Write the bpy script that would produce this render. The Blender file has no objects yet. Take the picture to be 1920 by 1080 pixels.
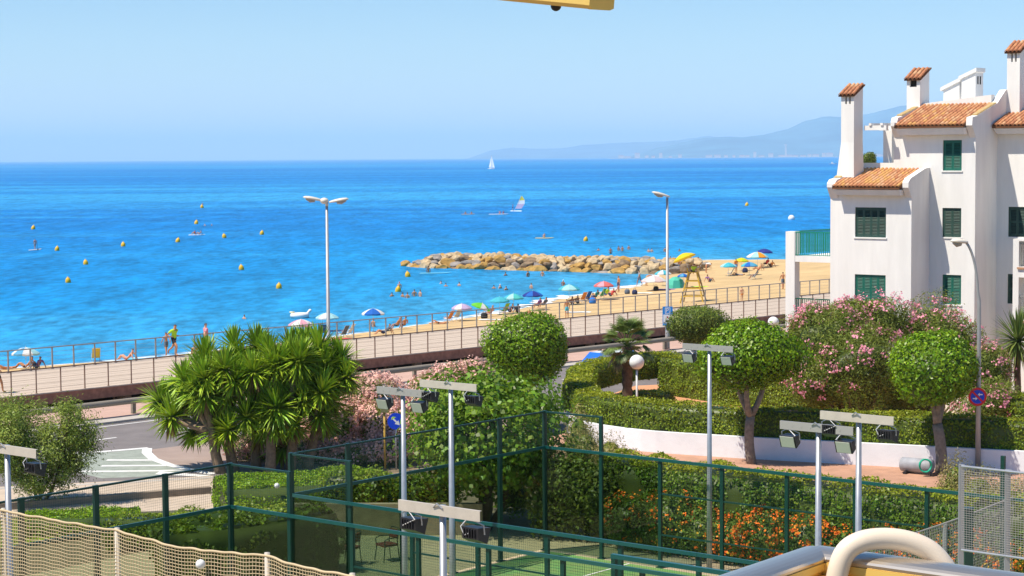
import bpy, bmesh, math, random
import numpy as np
from mathutils import Vector, Matrix, noise

S = bpy.context.scene
COL = S.collection
RND = random.Random(7)
NPR = np.random.default_rng(11)

# ------------------------------------------------------------------ camera
F = 3700.0            # focal length in pixels of the 1920 px wide photograph
H = 11.2              # the balcony's eye level above the street
TH = math.atan(244.7 / F)
RHO = math.radians(0.40)
_f = np.array([0, math.cos(TH), -math.sin(TH)])
_u0 = np.array([0, math.sin(TH), math.cos(TH)])
_r0 = np.array([1.0, 0, 0])
_r = math.cos(RHO) * _r0 - math.sin(RHO) * _u0
_u = math.sin(RHO) * _r0 + math.cos(RHO) * _u0
cam_data = bpy.data.cameras.new('camera')
cam = bpy.data.objects.new('camera', cam_data)
COL.objects.link(cam)
cam_data.sensor_width = 36.0
cam_data.lens = 36.0 * F / 1920.0
cam_data.clip_start = 0.2
cam_data.clip_end = 120000.0
cam.matrix_world = Matrix(((_r[0], _u[0], -_f[0], 0), (_r[1], _u[1], -_f[1], 0), (_r[2], _u[2], -_f[2], H), (0, 0, 0, 1)))
S.camera = cam

# ------------------------------------------------------------------ sun and sky
SUN_EL = math.radians(60.0)
SUN_H = np.array([-0.915, -0.404])
SUN_H = SUN_H / np.linalg.norm(SUN_H)
sdir = Vector((SUN_H[0] * math.cos(SUN_EL), SUN_H[1] * math.cos(SUN_EL), math.sin(SUN_EL)))
sun_data = bpy.data.lights.new('sun', 'SUN')
sun_data.energy = 4.7
sun_data.angle = math.radians(0.5)
sun_data.color = (1.0, 0.915, 0.78)
sun = bpy.data.objects.new('sun', sun_data)
sun.rotation_euler = sdir.to_track_quat('Z', 'Y').to_euler()
COL.objects.link(sun)

world = bpy.data.worlds.new('World')
S.world = world
world.use_nodes = True
wn, wl = world.node_tree.nodes, world.node_tree.links
wn.clear()
w_out = wn.new('ShaderNodeOutputWorld')
w_bg = wn.new('ShaderNodeBackground')
w_sky = wn.new('ShaderNodeTexSky')
w_sky.sky_type = 'NISHITA'
w_sky.sun_disc = False
w_sky.sun_elevation = SUN_EL
w_sky.sun_rotation = math.atan2(SUN_H[0], SUN_H[1])
w_sky.air_density = 1.0
w_sky.dust_density = 0.0
w_sky.ozone_density = 3.0
w_hsv = wn.new('ShaderNodeHueSaturation')
w_hsv.inputs['Saturation'].default_value = 1.22
w_tint = wn.new('ShaderNodeMixRGB'); w_tint.blend_type = 'MULTIPLY'; w_tint.inputs['Fac'].default_value = 1.0
w_tint.inputs['Color2'].default_value = (0.86, 0.925, 1.0, 1)
w_bg.inputs['Strength'].default_value = 0.095
wl.new(w_sky.outputs[0], w_hsv.inputs['Color'])
wl.new(w_hsv.outputs[0], w_tint.inputs['Color1'])
wl.new(w_tint.outputs[0], w_bg.inputs['Color'])
wl.new(w_bg.outputs[0], w_out.inputs['Surface'])

S.view_settings.view_transform = 'Standard'
S.view_settings.look = 'None'
S.view_settings.exposure = 0.48
S.view_settings.gamma = 1.0
S.render.engine = 'CYCLES'
S.cycles.use_denoising = True
S.cycles.max_bounces = 8
S.cycles.transparent_max_bounces = 16
S.cycles.volume_bounces = 2

# ------------------------------------------------------------------ measuring helpers
def ray(px, py):
    return _f + (px - 960) / F * _r - (py - 540) / F * _u

def G(px, py, z=0.0):
    """The point at height z that the photograph shows at pixel px, py."""
    d = ray(px, py)
    t = (z - H) / d[2]
    return Vector((d[0] * t, d[1] * t, z))

def D(px, py, y):
    d = ray(px, py)
    t = y / d[1]
    return Vector((d[0] * t, y, H + d[2] * t))

UX, UY = 0.685, 0.729        # direction of the seafront promenade
def UV(u, v, z=0.0):
    """Street coordinates: u along the seafront, v towards the sea."""
    return Vector((u * UX - v * UY, u * UY + v * UX, z))

def u_at(px, v):
    """u where the line of constant v is met by the column px."""
    k = (px - 960) / F
    return (v * UY + k * v * UX) / (UX - k * UY)

CX, CY = 0.773, -0.635       # long direction of the padel courts and of the house front
def CT(o, t, w=0.0, z=0.0):
    """Court coordinates: t along the court, w away from the balcony."""
    return Vector((o[0] + CX * t - CY * w, o[1] + CY * t + CX * w, z))

# ------------------------------------------------------------------ materials
_mats = {}
def mat(name, col, rough=0.6, metal=0.0, spec=0.35, var=0.0, scale=3.0, bump=0.0, bscale=20.0, island=0.0, transl=0.0,
        col2=None, coord='Object', stretch=None, emit=None):
    if name in _mats:
        return _mats[name]
    m = bpy.data.materials.new(name)
    m.use_nodes = True
    nt = m.node_tree
    N, L = nt.nodes, nt.links
    b = N['Principled BSDF']
    b.inputs['Roughness'].default_value = rough
    b.inputs['Metallic'].default_value = metal
    b.inputs['Specular IOR Level'].default_value = spec
    b.inputs['Base Color'].default_value = (*col, 1)
    out = None
    def rgb(c):
        n = N.new('ShaderNodeRGB'); n.outputs[0].default_value = (*c, 1); return n.outputs[0]
    cur = None
    tc = N.new('ShaderNodeTexCoord')
    vec = tc.outputs[coord]
    if stretch:
        mp = N.new('ShaderNodeMapping'); mp.inputs['Scale'].default_value = stretch
        L.new(vec, mp.inputs['Vector']); vec = mp.outputs[0]
    if var > 0 or col2:
        nz = N.new('ShaderNodeTexNoise'); nz.inputs['Scale'].default_value = scale; nz.inputs['Detail'].default_value = 6
        nz.inputs['Roughness'].default_value = 0.62
        L.new(vec, nz.inputs['Vector'])
        c2 = col2 if col2 else tuple(max(0, c * (1 - var)) for c in col)
        c1 = col if col2 else tuple(c * (1 + 0.6 * var) for c in col)
        rp = N.new('ShaderNodeValToRGB')
        rp.color_ramp.elements[0].position = 0.34; rp.color_ramp.elements[1].position = 0.66
        rp.color_ramp.elements[0].color = (*c2, 1); rp.color_ramp.elements[1].color = (*c1, 1)
        L.new(nz.outputs['Fac'], rp.inputs['Fac'])
        cur = rp.outputs['Color']
    if island > 0:
        geo = N.new('ShaderNodeNewGeometry')
        hs = N.new('ShaderNodeHueSaturation')
        ra = N.new('ShaderNodeMapRange'); ra.inputs['To Min'].default_value = 1 - island; ra.inputs['To Max'].default_value = 1 + island
        L.new(geo.outputs['Random Per Island'], ra.inputs['Value'])
        L.new(ra.outputs[0], hs.inputs['Value'])
        rh = N.new('ShaderNodeMapRange'); rh.inputs['To Min'].default_value = 0.5 - island * 0.045; rh.inputs['To Max'].default_value = 0.5 + island * 0.045
        ml = N.new('ShaderNodeMath'); ml.operation = 'MULTIPLY'; ml.inputs[1].default_value = 7.31
        fr = N.new('ShaderNodeMath'); fr.operation = 'FRACT'
        L.new(geo.outputs['Random Per Island'], ml.inputs[0]); L.new(ml.outputs[0], fr.inputs[0]); L.new(fr.outputs[0], rh.inputs['Value'])
        L.new(rh.outputs[0], hs.inputs['Hue'])
        L.new(cur if cur else rgb(col), hs.inputs['Color'])
        cur = hs.outputs[0]
    if cur:
        L.new(cur, b.inputs['Base Color'])
    if bump > 0:
        nb = N.new('ShaderNodeTexNoise'); nb.inputs['Scale'].default_value = bscale; nb.inputs['Detail'].default_value = 5
        L.new(vec, nb.inputs['Vector'])
        bp = N.new('ShaderNodeBump'); bp.inputs['Strength'].default_value = bump; bp.inputs['Distance'].default_value = 0.02
        L.new(nb.outputs['Fac'], bp.inputs['Height']); L.new(bp.outputs[0], b.inputs['Normal'])
    if transl > 0:
        tr = N.new('ShaderNodeBsdfTranslucent')
        if cur: L.new(cur, tr.inputs['Color'])
        else: tr.inputs['Color'].default_value = (*col, 1)
        mx = N.new('ShaderNodeMixShader'); mx.inputs[0].default_value = transl
        L.new(b.outputs[0], mx.inputs[1]); L.new(tr.outputs[0], mx.inputs[2])
        L.new(mx.outputs[0], N['Material Output'].inputs['Surface'])
    _mats[name] = m
    return m

def leafmat(name, col, col2=None, isl=0.45, transl=0.32, rough=0.42, spec=0.28, scale=0.9):
    return mat(name, col, rough=rough, spec=spec, island=isl, transl=transl, col2=col2 or tuple(c * 0.62 for c in col), scale=scale)

def glassmat(name, tint, refl=1.0):
    m = bpy.data.materials.new(name); m.use_nodes = True
    N, L = m.node_tree.nodes, m.node_tree.links
    N.clear()
    o = N.new('ShaderNodeOutputMaterial'); t = N.new('ShaderNodeBsdfTransparent'); g = N.new('ShaderNodeBsdfGlossy')
    lw = N.new('ShaderNodeLayerWeight'); lw.inputs['Blend'].default_value = 0.5
    pw = N.new('ShaderNodeMath'); pw.operation = 'POWER'; pw.inputs[1].default_value = 5.0
    f = N.new('ShaderNodeMath'); f.operation = 'MULTIPLY_ADD'; f.inputs[1].default_value = 0.7; f.inputs[2].default_value = 0.02
    L.new(lw.outputs['Facing'], pw.inputs[0]); L.new(pw.outputs[0], f.inputs[0])
    g.inputs['Roughness'].default_value = 0.02; g.inputs['Color'].default_value = (refl, refl, refl, 1)
    t.inputs['Color'].default_value = (*tint, 1)
    mx = N.new('ShaderNodeMixShader')
    L.new(f.outputs[0], mx.inputs[0]); L.new(t.outputs[0], mx.inputs[1]); L.new(g.outputs[0], mx.inputs[2]); L.new(mx.outputs[0], o.inputs['Surface'])
    return m

# ------------------------------------------------------------------ mesh building
def tag(o, label=None, cat=None, group=None, kind=None):
    if label: o['label'] = label
    if cat: o['category'] = cat
    if group: o['group'] = group
    if kind: o['kind'] = kind
    return o

def link(name, me, parent=None, loc=None):
    o = bpy.data.objects.new(name, me)
    COL.objects.link(o)
    if parent is not None: o.parent = parent
    if loc is not None: o.location = loc
    return o

def empty(name, loc, rz=0.0):
    o = bpy.data.objects.new(name, None)
    o.location = loc; o.rotation_euler = (0, 0, rz); o.empty_display_size = 0.2
    COL.objects.link(o)
    return o

def copy_obj(o, parent=None):
    c = o.copy()
    COL.objects.link(c)
    if parent is not None: c.parent = parent
    return c

def copy_tree(o, parent=None):
    c = copy_obj(o, parent)
    for ch in list(o.children): copy_tree(ch, c)
    return c

class MB:
    def __init__(s): s.v, s.f, s.m, s.mi, s.sm = [], [], [], 0, []; s.smooth = False
    def add(s, vs, fs):
        b = len(s.v)
        s.v.extend([tuple(p) for p in vs])
        for f in fs:
            s.f.append(tuple(b + i for i in f)); s.m.append(s.mi); s.sm.append(s.smooth)
    def hexa(s, p):   # 8 corners: bottom 4 ccw, top 4 ccw
        s.add(p, [(3, 2, 1, 0), (4, 5, 6, 7), (0, 1, 5, 4), (1, 2, 6, 5), (2, 3, 7, 6), (3, 0, 4, 7)])
    def box(s, x0, x1, y0, y1, z0, z1):
        s.hexa([(x0, y0, z0), (x1, y0, z0), (x1, y1, z0), (x0, y1, z0), (x0, y0, z1), (x1, y0, z1), (x1, y1, z1), (x0, y1, z1)])
    def cbox(s, c, d, rz=0.0):
        ca, sa = math.cos(rz), math.sin(rz)
        pts = []
        for z in (-1, 1):
            for x, y in ((-1, -1), (1, -1), (1, 1), (-1, 1)):
                a, b = x * d[0] / 2, y * d[1] / 2
                pts.append((c[0] + a * ca - b * sa, c[1] + a * sa + b * ca, c[2] + z * d[2] / 2))
        s.hexa(pts)
    def bar(s, p, q, w, h=None, up=(0, 0, 1)):
        p, q = Vector(p), Vector(q); h = h or w
        d = (q - p).normalized(); upv = Vector(up)
        if abs(d.dot(upv)) > 0.99: upv = Vector((1, 0, 0))
        a = d.cross(upv).normalized(); b = a.cross(d).normalized()
        pts = [c + a * (i * w / 2) + b * (j * h / 2) for c in (p, q) for i, j in ((-1, -1), (1, -1), (1, 1), (-1, 1))]
        s.add(pts, [(0, 1, 2, 3), (7, 6, 5, 4), (0, 4, 5, 1), (1, 5, 6, 2), (2, 6, 7, 3), (3, 7, 4, 0)])
    def tube(s, path, rad, n=8, caps=True, squash=1.0):
        path = [Vector(p) for p in path]
        if not isinstance(rad, (list, tuple)): rad = [rad] * len(path)
        rings = []; prev = None
        for i, p in enumerate(path):
            d = (path[min(i + 1, len(path) - 1)] - path[max(i - 1, 0)])
            d = d.normalized() if d.length > 1e-9 else Vector((0, 0, 1))
            if prev is None:
                a = d.cross(Vector((0, 0, 1)) if abs(d.z) < 0.9 else Vector((1, 0, 0))).normalized()
            else:
                a = (prev - d * prev.dot(d)).normalized()
            prev = a; b = d.cross(a)
            rings.append([p + (a * math.cos(2 * math.pi * k / n) + b * math.sin(2 * math.pi * k / n) * squash) * rad[i] for k in range(n)])
        vs = [q for r in rings for q in r]; fs = []
        for i in range(len(path) - 1):
            for k in range(n):
                k2 = (k + 1) % n
                fs.append((i * n + k, i * n + k2, (i + 1) * n + k2, (i + 1) * n + k))
        if caps:
            fs.append(tuple(range(n - 1, -1, -1))); fs.append(tuple((len(path) - 1) * n + k for k in range(n)))
        s.add(vs, fs)
    def lathe(s, c, prof, n=16, axis=None):
        """prof: list of (radius, height)."""
        c = Vector(c); rot = Matrix.Identity(3)
        if axis is not None: rot = Vector((0, 0, 1)).rotation_difference(Vector(axis)).to_matrix()
        vs = []; fs = []
        for r_, z_ in prof:
            for k in range(n):
                a = 2 * math.pi * k / n
                vs.append(c + rot @ Vector((r_ * math.cos(a), r_ * math.sin(a), z_)))
        for i in range(len(prof) - 1):
            for k in range(n):
                k2 = (k + 1) % n
                fs.append((i * n + k, i * n + k2, (i + 1) * n + k2, (i + 1) * n + k))
        fs.append(tuple(range(n - 1, -1, -1))); fs.append(tuple((len(prof) - 1) * n + k for k in range(n)))
        s.add(vs, fs)
    def ball(s, c, r, n=12, m=8, sc=(1, 1, 1)):
        c = Vector(c); vs = [(c.x, c.y, c.z - r * sc[2])]; fs = []
        for i in range(1, m):
            t = -math.pi / 2 + math.pi * i / m
            for k in range(n):
                a = 2 * math.pi * k / n
                vs.append((c.x + r * sc[0] * math.cos(t) * math.cos(a), c.y + r * sc[1] * math.cos(t) * math.sin(a), c.z + r * sc[2] * math.sin(t)))
        vs.append((c.x, c.y, c.z + r * sc[2]))
        for k in range(n):
            k2 = (k + 1) % n
            fs.append((0, 1 + k2, 1 + k))
            for i in range(m - 2):
                fs.append((1 + i * n + k, 1 + i * n + k2, 1 + (i + 1) * n + k2, 1 + (i + 1) * n + k))
            fs.append((1 + (m - 2) * n + k, 1 + (m - 2) * n + k2, len(vs) - 1))
        s.add(vs, fs)
    def poly(s, pts): s.add(pts, [tuple(range(len(pts)))])
    def prism(s, pts, z0, z1):
        n = len(pts)
        s.add([(p[0], p[1], z0) for p in pts] + [(p[0], p[1], z1) for p in pts],
              [tuple(range(n - 1, -1, -1)), tuple(range(n, 2 * n))] + [(k, (k + 1) % n, n + (k + 1) % n, n + k) for k in range(n)])
    def mesh(s, name, *mats):
        me = bpy.data.meshes.new(name)
        me.from_pydata(s.v, [], s.f)
        for m in mats: me.materials.append(m)
        me.polygons.foreach_set('material_index', s.m)
        me.polygons.foreach_set('use_smooth', s.sm)
        me.update()
        return me
    def build(s, name, mats, parent=None, loc=None):
        if not isinstance(mats, (list, tuple)): mats = [mats]
        return link(name, s.mesh(name, *mats), parent, loc)

def np_mesh(name, V, Q, mats, mi=None, smooth=False):
    """Fast mesh of quads."""
    me = bpy.data.meshes.new(name)
    V = np.ascontiguousarray(V, dtype=np.float32); Q = np.ascontiguousarray(Q, dtype=np.int32)
    me.vertices.add(len(V)); me.vertices.foreach_set('co', V.ravel())
    k = Q.shape[1]
    me.loops.add(Q.size); me.loops.foreach_set('vertex_index', Q.ravel())
    me.polygons.add(len(Q))
    me.polygons.foreach_set('loop_start', np.arange(0, Q.size, k, dtype=np.int32))
    for m in (mats if isinstance(mats, (list, tuple)) else [mats]): me.materials.append(m)
    if mi is not None: me.polygons.foreach_set('material_index', np.asarray(mi, dtype=np.int32))
    if smooth: me.polygons.foreach_set('use_smooth', np.ones(len(Q), dtype=bool))
    me.update(calc_edges=True)
    me.validate()
    return me

def _unit(a): return a / np.maximum(np.linalg.norm(a, axis=1, keepdims=True), 1e-9)

def leaf_quads(P, Nn, L, W, tilt=0.7, droop=0.0, rng=NPR):
    """Folded leaves at P, facing roughly along Nn: vertices and quads."""
    n = len(P)
    Nn = _unit(Nn + rng.normal(0, tilt, (n, 3)) * 0.6)
    t = rng.normal(0, 1, (n, 3)); t[:, 2] -= droop
    t = _unit(t - Nn * np.sum(t * Nn, axis=1, keepdims=True))
    b = np.cross(Nn, t)
    s = rng.uniform(0.7, 1.3, (n, 1))
    l = L * s; w = W * s
    V = np.empty((n, 4, 3))
    V[:, 0] = P - t * l * 0.5
    V[:, 1] = P + b * w * 0.5 + Nn * w * 0.18
    V[:, 2] = P + t * l * 0.5 - Nn * l * 0.08
    V[:, 3] = P - b * w * 0.5 + Nn * w * 0.18
    Q = np.arange(n * 4).reshape(n, 4)
    return V.reshape(-1, 3), Q

def merge(parts):
    Vs, Qs, mi, off = [], [], [], 0
    for k, (V, Q, m) in enumerate(parts):
        Vs.append(V); Qs.append(Q + off); off += len(V); mi.append(np.full(len(Q), m))
    return np.vstack(Vs), np.vstack(Qs), np.concatenate(mi)

def sphere_dirs(n, rng=NPR):
    return _unit(rng.normal(0, 1, (n, 3)))

def lumps(dirs, seed, amp=0.12, k=9):
    r_ = np.random.default_rng(seed)
    c = _unit(r_.normal(0, 1, (k, 3)))
    d = dirs @ c.T
    return 1 + amp * (np.exp((d - 1) * 7).sum(axis=1) - 0.55)

def core_blob(c, rad, seed, amp, shrink=0.86, m=mat):
    bm = bmesh.new(); bmesh.ops.create_icosphere(bm, subdivisions=3, radius=1.0)
    V = np.array([v.co[:] for v in bm.verts]); T = np.array([[v.index for v in f.verts] for f in bm.faces]); bm.free()
    R = lumps(V, seed, amp)[:, None] * shrink
    V = V * R * np.array(rad) + np.array(c)
    Q = np.hstack([T, T[:, 2:3]])
    return V, T

def tri_to_quads(V, T):
    """Each triangle as two quads is wasteful: pair every triangle with its midpoint instead."""
    n = len(T)
    mid = (V[T[:, 0]] + V[T[:, 2]]) / 2
    V2 = np.vstack([V, mid]); Q = np.hstack([T, (np.arange(n) + len(V))[:, None]])
    return V2, Q

def blob_crown(c, rad, n, L, W, seed, amp=0.12, shell=0.12, core=True, tilt=0.8, zcut=None):
    """Leaves on the shell of a lumpy ellipsoid, with a solid dark core inside."""
    rng = np.random.default_rng(seed)
    d = sphere_dirs(n, rng)
    R = lumps(d, seed, amp)
    R = R * (1 - shell * rng.uniform(0, 1, n) ** 1.5 + 0.05 * rng.normal(0, 1, n))
    R = R * np.where(rng.uniform(0, 1, n) < .025, rng.uniform(1.03, 1.13, n), 1)
    P = d * R[:, None] * np.array(rad) + np.array(c)
    Nn = _unit(d / np.array(rad))
    V, Q = leaf_quads(P, Nn, L, W, tilt, rng=rng)
    parts = [(V, Q, 0)]
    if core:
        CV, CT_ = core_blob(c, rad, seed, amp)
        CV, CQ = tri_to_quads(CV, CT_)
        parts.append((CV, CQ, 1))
    return parts

BARK = mat('grey_bark', (0.24, 0.2, 0.16), rough=0.9, var=0.35, scale=6, bump=0.6, bscale=18)
BARK_D = mat('brown_bark', (0.13, 0.09, 0.06), rough=0.95, var=0.4, scale=7, bump=0.6, bscale=25)
# ------------------------------------------------------------------ air, sea, hills, ground
SEA_Z = -2.8
haze_m = bpy.data.materials.new('sea_air'); haze_m.use_nodes = True
hn = haze_m.node_tree.nodes; hn.clear()
ho = hn.new('ShaderNodeOutputMaterial'); hv = hn.new('ShaderNodeVolumePrincipled')
hv.inputs['Color'].default_value = (0.62, 0.82, 0.97, 1)
hv.inputs['Density'].default_value = 7e-5
hv.inputs['Anisotropy'].default_value = 0.0
haze_m.node_tree.links.new(hv.outputs[0], ho.inputs['Volume'])
mb = MB(); mb.box(-46000, 46000, -3000, 46000, -30.0, 520.0)
tag(mb.build('haze', haze_m), kind='stuff')

SHORE = [(-90, 85), (-60, 108), (-34.57, 132.5), (-26.6, 138.6), (-16.4, 151.2), (-14.3, 154.7), (-11.3, 159.7), (-5.97, 168.7), (-2.86, 174.7), (0, 180.5),
         (2.0, 186.2), (5.36, 197), (8.84, 204.0), (13.95, 214.6), (16.6, 226), (18.0, 240), (20.5, 258), (25.3, 266), (37.4, 266), (60, 270), (110, 290), (300, 400)]
SH = np.array(SHORE, dtype=float)
def shore_dist(P):
    """Signed distance to the waterline: positive on the sea side."""
    P = np.asarray(P, dtype=float)[:, :2]
    best = np.full(len(P), 1e9); sg = np.ones(len(P))
    for a, b in zip(SH[:-1], SH[1:]):
        ab = b - a; t = np.clip(((P - a) @ ab) / (ab @ ab), 0, 1)
        q = a + t[:, None] * ab; dv = P - q; dd = np.linalg.norm(dv, axis=1)
        cr = ab[0] * dv[:, 1] - ab[1] * dv[:, 0]
        m_ = dd < best - 1e-9
        best = np.where(m_, dd, best); sg = np.where(m_, np.where(cr > 0, 1, -1), sg)
    return best * sg

def beach_z(P):
    d = -shore_dist(P)
    return np.where(d > 0, SEA_Z + np.minimum(0.055 * d, 1.25), SEA_Z + 0.10 * np.maximum(d, -30))

def bz(x, y): return float(beach_z(np.array([[x, y]]))[0])

def BG(px, py):
    """Point on the beach at a pixel."""
    z = SEA_Z + 0.4
    for _ in range(6):
        p = G(px, py, z); z = bz(p.x, p.y)
    return Vector((p.x, p.y, max(z, SEA_Z - 0.9)))

# sea sheet: fine near the shore, reaching the horizon
radii = np.concatenate([np.linspace(70, 420, 150), np.geomspace(430, 40000, 60)])
angs = np.radians(np.concatenate([np.linspace(-85, -22, 30), np.linspace(-21, 21, 190), np.linspace(22, 85, 30)]))
RR, AA = np.meshgrid(radii, angs, indexing='ij')
V = np.stack([RR * np.sin(AA), RR * np.cos(AA), np.full_like(RR, SEA_Z)], axis=-1).reshape(-1, 3)
nr, na = RR.shape
ii, jj = np.meshgrid(np.arange(nr - 1), np.arange(na - 1), indexing='ij')
Q = np.stack([ii * na + jj, ii * na + jj + 1, (ii + 1) * na + jj + 1, (ii + 1) * na + jj], axis=-1).reshape(-1, 4)[:, ::-1]
sd = shore_dist(V)

def sea_material():
    m = bpy.data.materials.new('sea_water'); m.use_nodes = True
    N, L = m.node_tree.nodes, m.node_tree.links
    b = N['Principled BSDF']
    at = N.new('ShaderNodeAttribute'); at.attribute_name = 'offshore'
    tc = N.new('ShaderNodeTexCoord')
    def mapping(sc):
        mp = N.new('ShaderNodeMapping'); mp.inputs['Scale'].default_value = sc; L.new(tc.outputs['Object'], mp.inputs['Vector']); return mp.outputs[0]
    def nz(sc, scale, det=4, rough=0.6):
        n = N.new('ShaderNodeTexNoise'); n.inputs['Scale'].default_value = scale; n.inputs['Detail'].default_value = det; n.inputs['Roughness'].default_value = rough
        L.new(mapping(sc), n.inputs['Vector']); return n.outputs['Fac']
    def math_(op, a, b_=None):
        n = N.new('ShaderNodeMath'); n.operation = op
        for i, x in enumerate((a, b_)):
            if x is None: continue
            if isinstance(x, (int, float)): n.inputs[i].default_value = x
            else: L.new(x, n.inputs[i])
        return n.outputs[0]
    # sea bed showing through: sand near the waterline, weed and deep water beyond
    wob = math_('MULTIPLY_ADD', nz((0.012, 0.02, 1), 1.0), 46.0)
    N[-1].inputs[2].default_value = -23.0
    dist = math_('ADD', at.outputs['Fac'], wob)
    ramp = N.new('ShaderNodeValToRGB'); cr = ramp.color_ramp
    mr = N.new('ShaderNodeMapRange'); mr.inputs['From Max'].default_value = 400.0; L.new(dist, mr.inputs['Value'])
    stops = [(0.0, (0.04, 0.27, 0.47)), (0.05, (0.012, 0.235, 0.49)), (0.14, (0.002, 0.20, 0.48)), (0.32, (0.0, 0.168, 0.46)), (0.6, (0.0, 0.155, 0.45)), (1.0, (0.0, 0.155, 0.45))]
    while len(cr.elements) < len(stops): cr.elements.new(0.5)
    for e, (p, c) in zip(cr.elements, stops): e.position = p; e.color = (*c, 1)
    L.new(mr.outputs[0], ramp.inputs['Fac'])
    # wind lanes: long pale slicks parallel to the horizon
    lanes = nz((0.0012, 0.011, 1), 1.0, 5, 0.62)
    lanes2 = nz((0.006, 0.05, 1), 1.0, 5, 0.65)
    lanes3 = nz((0.00025, 0.0016, 1), 1.0, 4, 0.6)
    lf = math_('ADD', math_('ADD', math_('MULTIPLY', lanes, 0.42), math_('MULTIPLY', lanes2, 0.28)), math_('MULTIPLY', lanes3, 0.30))
    lr = N.new('ShaderNodeMapRange'); lr.inputs['From Min'].default_value = 0.47; lr.inputs['From Max'].default_value = 0.565; L.new(lf, lr.inputs['Value'])
    mix = N.new('ShaderNodeMixRGB'); mix.inputs['Color2'].default_value = (0.03, 0.29, 0.56, 1)
    L.new(math_('MULTIPLY', lr.outputs[0], 0.85), mix.inputs['Fac']); L.new(ramp.outputs[0], mix.inputs['Color1'])
    # small chop: light and shade of the ripples multiplied into the colour
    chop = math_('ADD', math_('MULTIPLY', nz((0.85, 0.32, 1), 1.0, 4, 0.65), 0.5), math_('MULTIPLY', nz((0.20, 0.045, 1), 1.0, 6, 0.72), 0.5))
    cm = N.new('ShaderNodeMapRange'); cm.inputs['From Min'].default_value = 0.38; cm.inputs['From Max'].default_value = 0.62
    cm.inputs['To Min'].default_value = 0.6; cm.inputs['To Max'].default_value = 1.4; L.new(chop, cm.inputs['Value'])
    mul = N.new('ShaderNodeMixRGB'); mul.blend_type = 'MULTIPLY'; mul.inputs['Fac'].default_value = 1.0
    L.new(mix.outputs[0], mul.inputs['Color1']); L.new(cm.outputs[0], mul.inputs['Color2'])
    # surf at the waterline
    foam = N.new('ShaderNodeMapRange'); foam.inputs['From Min'].default_value = -1.35; foam.inputs['From Max'].default_value = -2.1
    L.new(math_('ADD', at.outputs['Fac'], math_('MULTIPLY', nz((0.06, 0.06, 1), 1.0, 3), -4.5)), foam.inputs['Value'])
    fbreak = N.new('ShaderNodeMapRange'); fbreak.inputs['From Min'].default_value = 0.40; fbreak.inputs['From Max'].default_value = 0.52; L.new(nz((0.35, 0.35, 1), 1.0, 6, 0.7), fbreak.inputs['Value'])
    fm = N.new('ShaderNodeMixRGB'); fm.inputs['Color2'].default_value = (0.8, 0.85, 0.86, 1)
    L.new(math_('MULTIPLY', foam.outputs[0], fbreak.outputs[0]), fm.inputs['Fac']); L.new(mul.outputs[0], fm.inputs['Color1'])
    L.new(fm.outputs[0], b.inputs['Base Color'])
    b.inputs['Roughness'].default_value = 0.35
    b.inputs['Specular IOR Level'].default_value = 0.01
    w1 = nz((0.35, 0.9, 1), 1.0, 5, 0.65)
    bp = N.new('ShaderNodeBump'); bp.inputs['Strength'].default_value = 0.6; bp.inputs['Distance'].default_value = 0.5
    L.new(w1, bp.inputs['Height']); L.new(bp.outputs[0], b.inputs['Normal'])
    return m
me = np_mesh('sea', V, Q, sea_material(), smooth=True)
a = me.attributes.new('offshore', 'FLOAT', 'POINT'); a.data.foreach_set('value', sd.astype(np.float32))
tag(link('sea', me), kind='structure')

# beach: sand that slopes into the water
us = np.concatenate([np.linspace(-40, 30, 36), np.linspace(31, 150, 170), np.linspace(153, 330, 60)])
vs_ = np.linspace(71.0, 190, 120)
UU, VV = np.meshgrid(us, vs_, indexing='ij')
X = UU * UX - VV * UY; Y = UU * UY + VV * UX
Pb = np.stack([X, Y], -1).reshape(-1, 2)
Zb = beach_z(Pb)
Zb = Zb + 0.05 * np.array([noise.noise(Vector((p[0] * 0.35, p[1] * 0.35, 0))) for p in Pb]) * (Zb > SEA_Z + 0.1)
V = np.column_stack([Pb, Zb]); nr, na = UU.shape
ii, jj = np.meshgrid(np.arange(nr - 1), np.arange(na - 1), indexing='ij')
Q = np.stack([ii * na + jj, (ii + 1) * na + jj, (ii + 1) * na + jj + 1, ii * na + jj + 1], axis=-1).reshape(-1, 4)
SAND = mat('sand', (0.57, 0.40, 0.20), rough=0.95, var=0.16, scale=0.25, bump=0.8, bscale=2.5, spec=0.1)
tag(link('beach', np_mesh('beach', V, Q, SAND, smooth=True)), kind='structure')

# broken surf where the small waves run up the sand
SURF = mat('surf_foam', (0.80, 0.83, 0.84), rough=.8, var=.12, scale=1.5)
rs_ = random.Random(12)
for pts in ([(975, 577), (1000, 571.5), (1022, 566), (1045, 559.5), (1064, 554)], [(1158, 542), (1176, 538.5), (1192, 535.5)], [(905, 590.5), (925, 587), (945, 583.5)]):
    P = [G(*p, SEA_Z) for p in pts]; L_, R_ = [], []
    n = 40
    for k in range(n + 1):
        t = k / n * (len(P) - 1); i = min(int(t), len(P) - 2); c = P[i].lerp(P[i + 1], t - i); d = (P[i + 1] - P[i]).normalized(); nn = Vector((-d.y, d.x, 0))
        w = (.9 + .6 * math.sin(k * .9) * rs_.random() + rs_.uniform(-.35, .35)) * math.sin(math.pi * (k + .6) / (n + 1.2)) ** .5; o = .5 * math.sin(k * .35) + rs_.uniform(-.2, .2)
        L_.append((*(c + nn * (o + w)).to_2d(), SEA_Z + .05)); R_.append((*(c + nn * (o - w)).to_2d(), SEA_Z + .05))
    b = MB(); b.add(L_ + R_, [(i, n + 1 + i, n + 2 + i, i + 1) for i in range(n)]); tag(b.build('surf', SURF), kind='structure')

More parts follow.
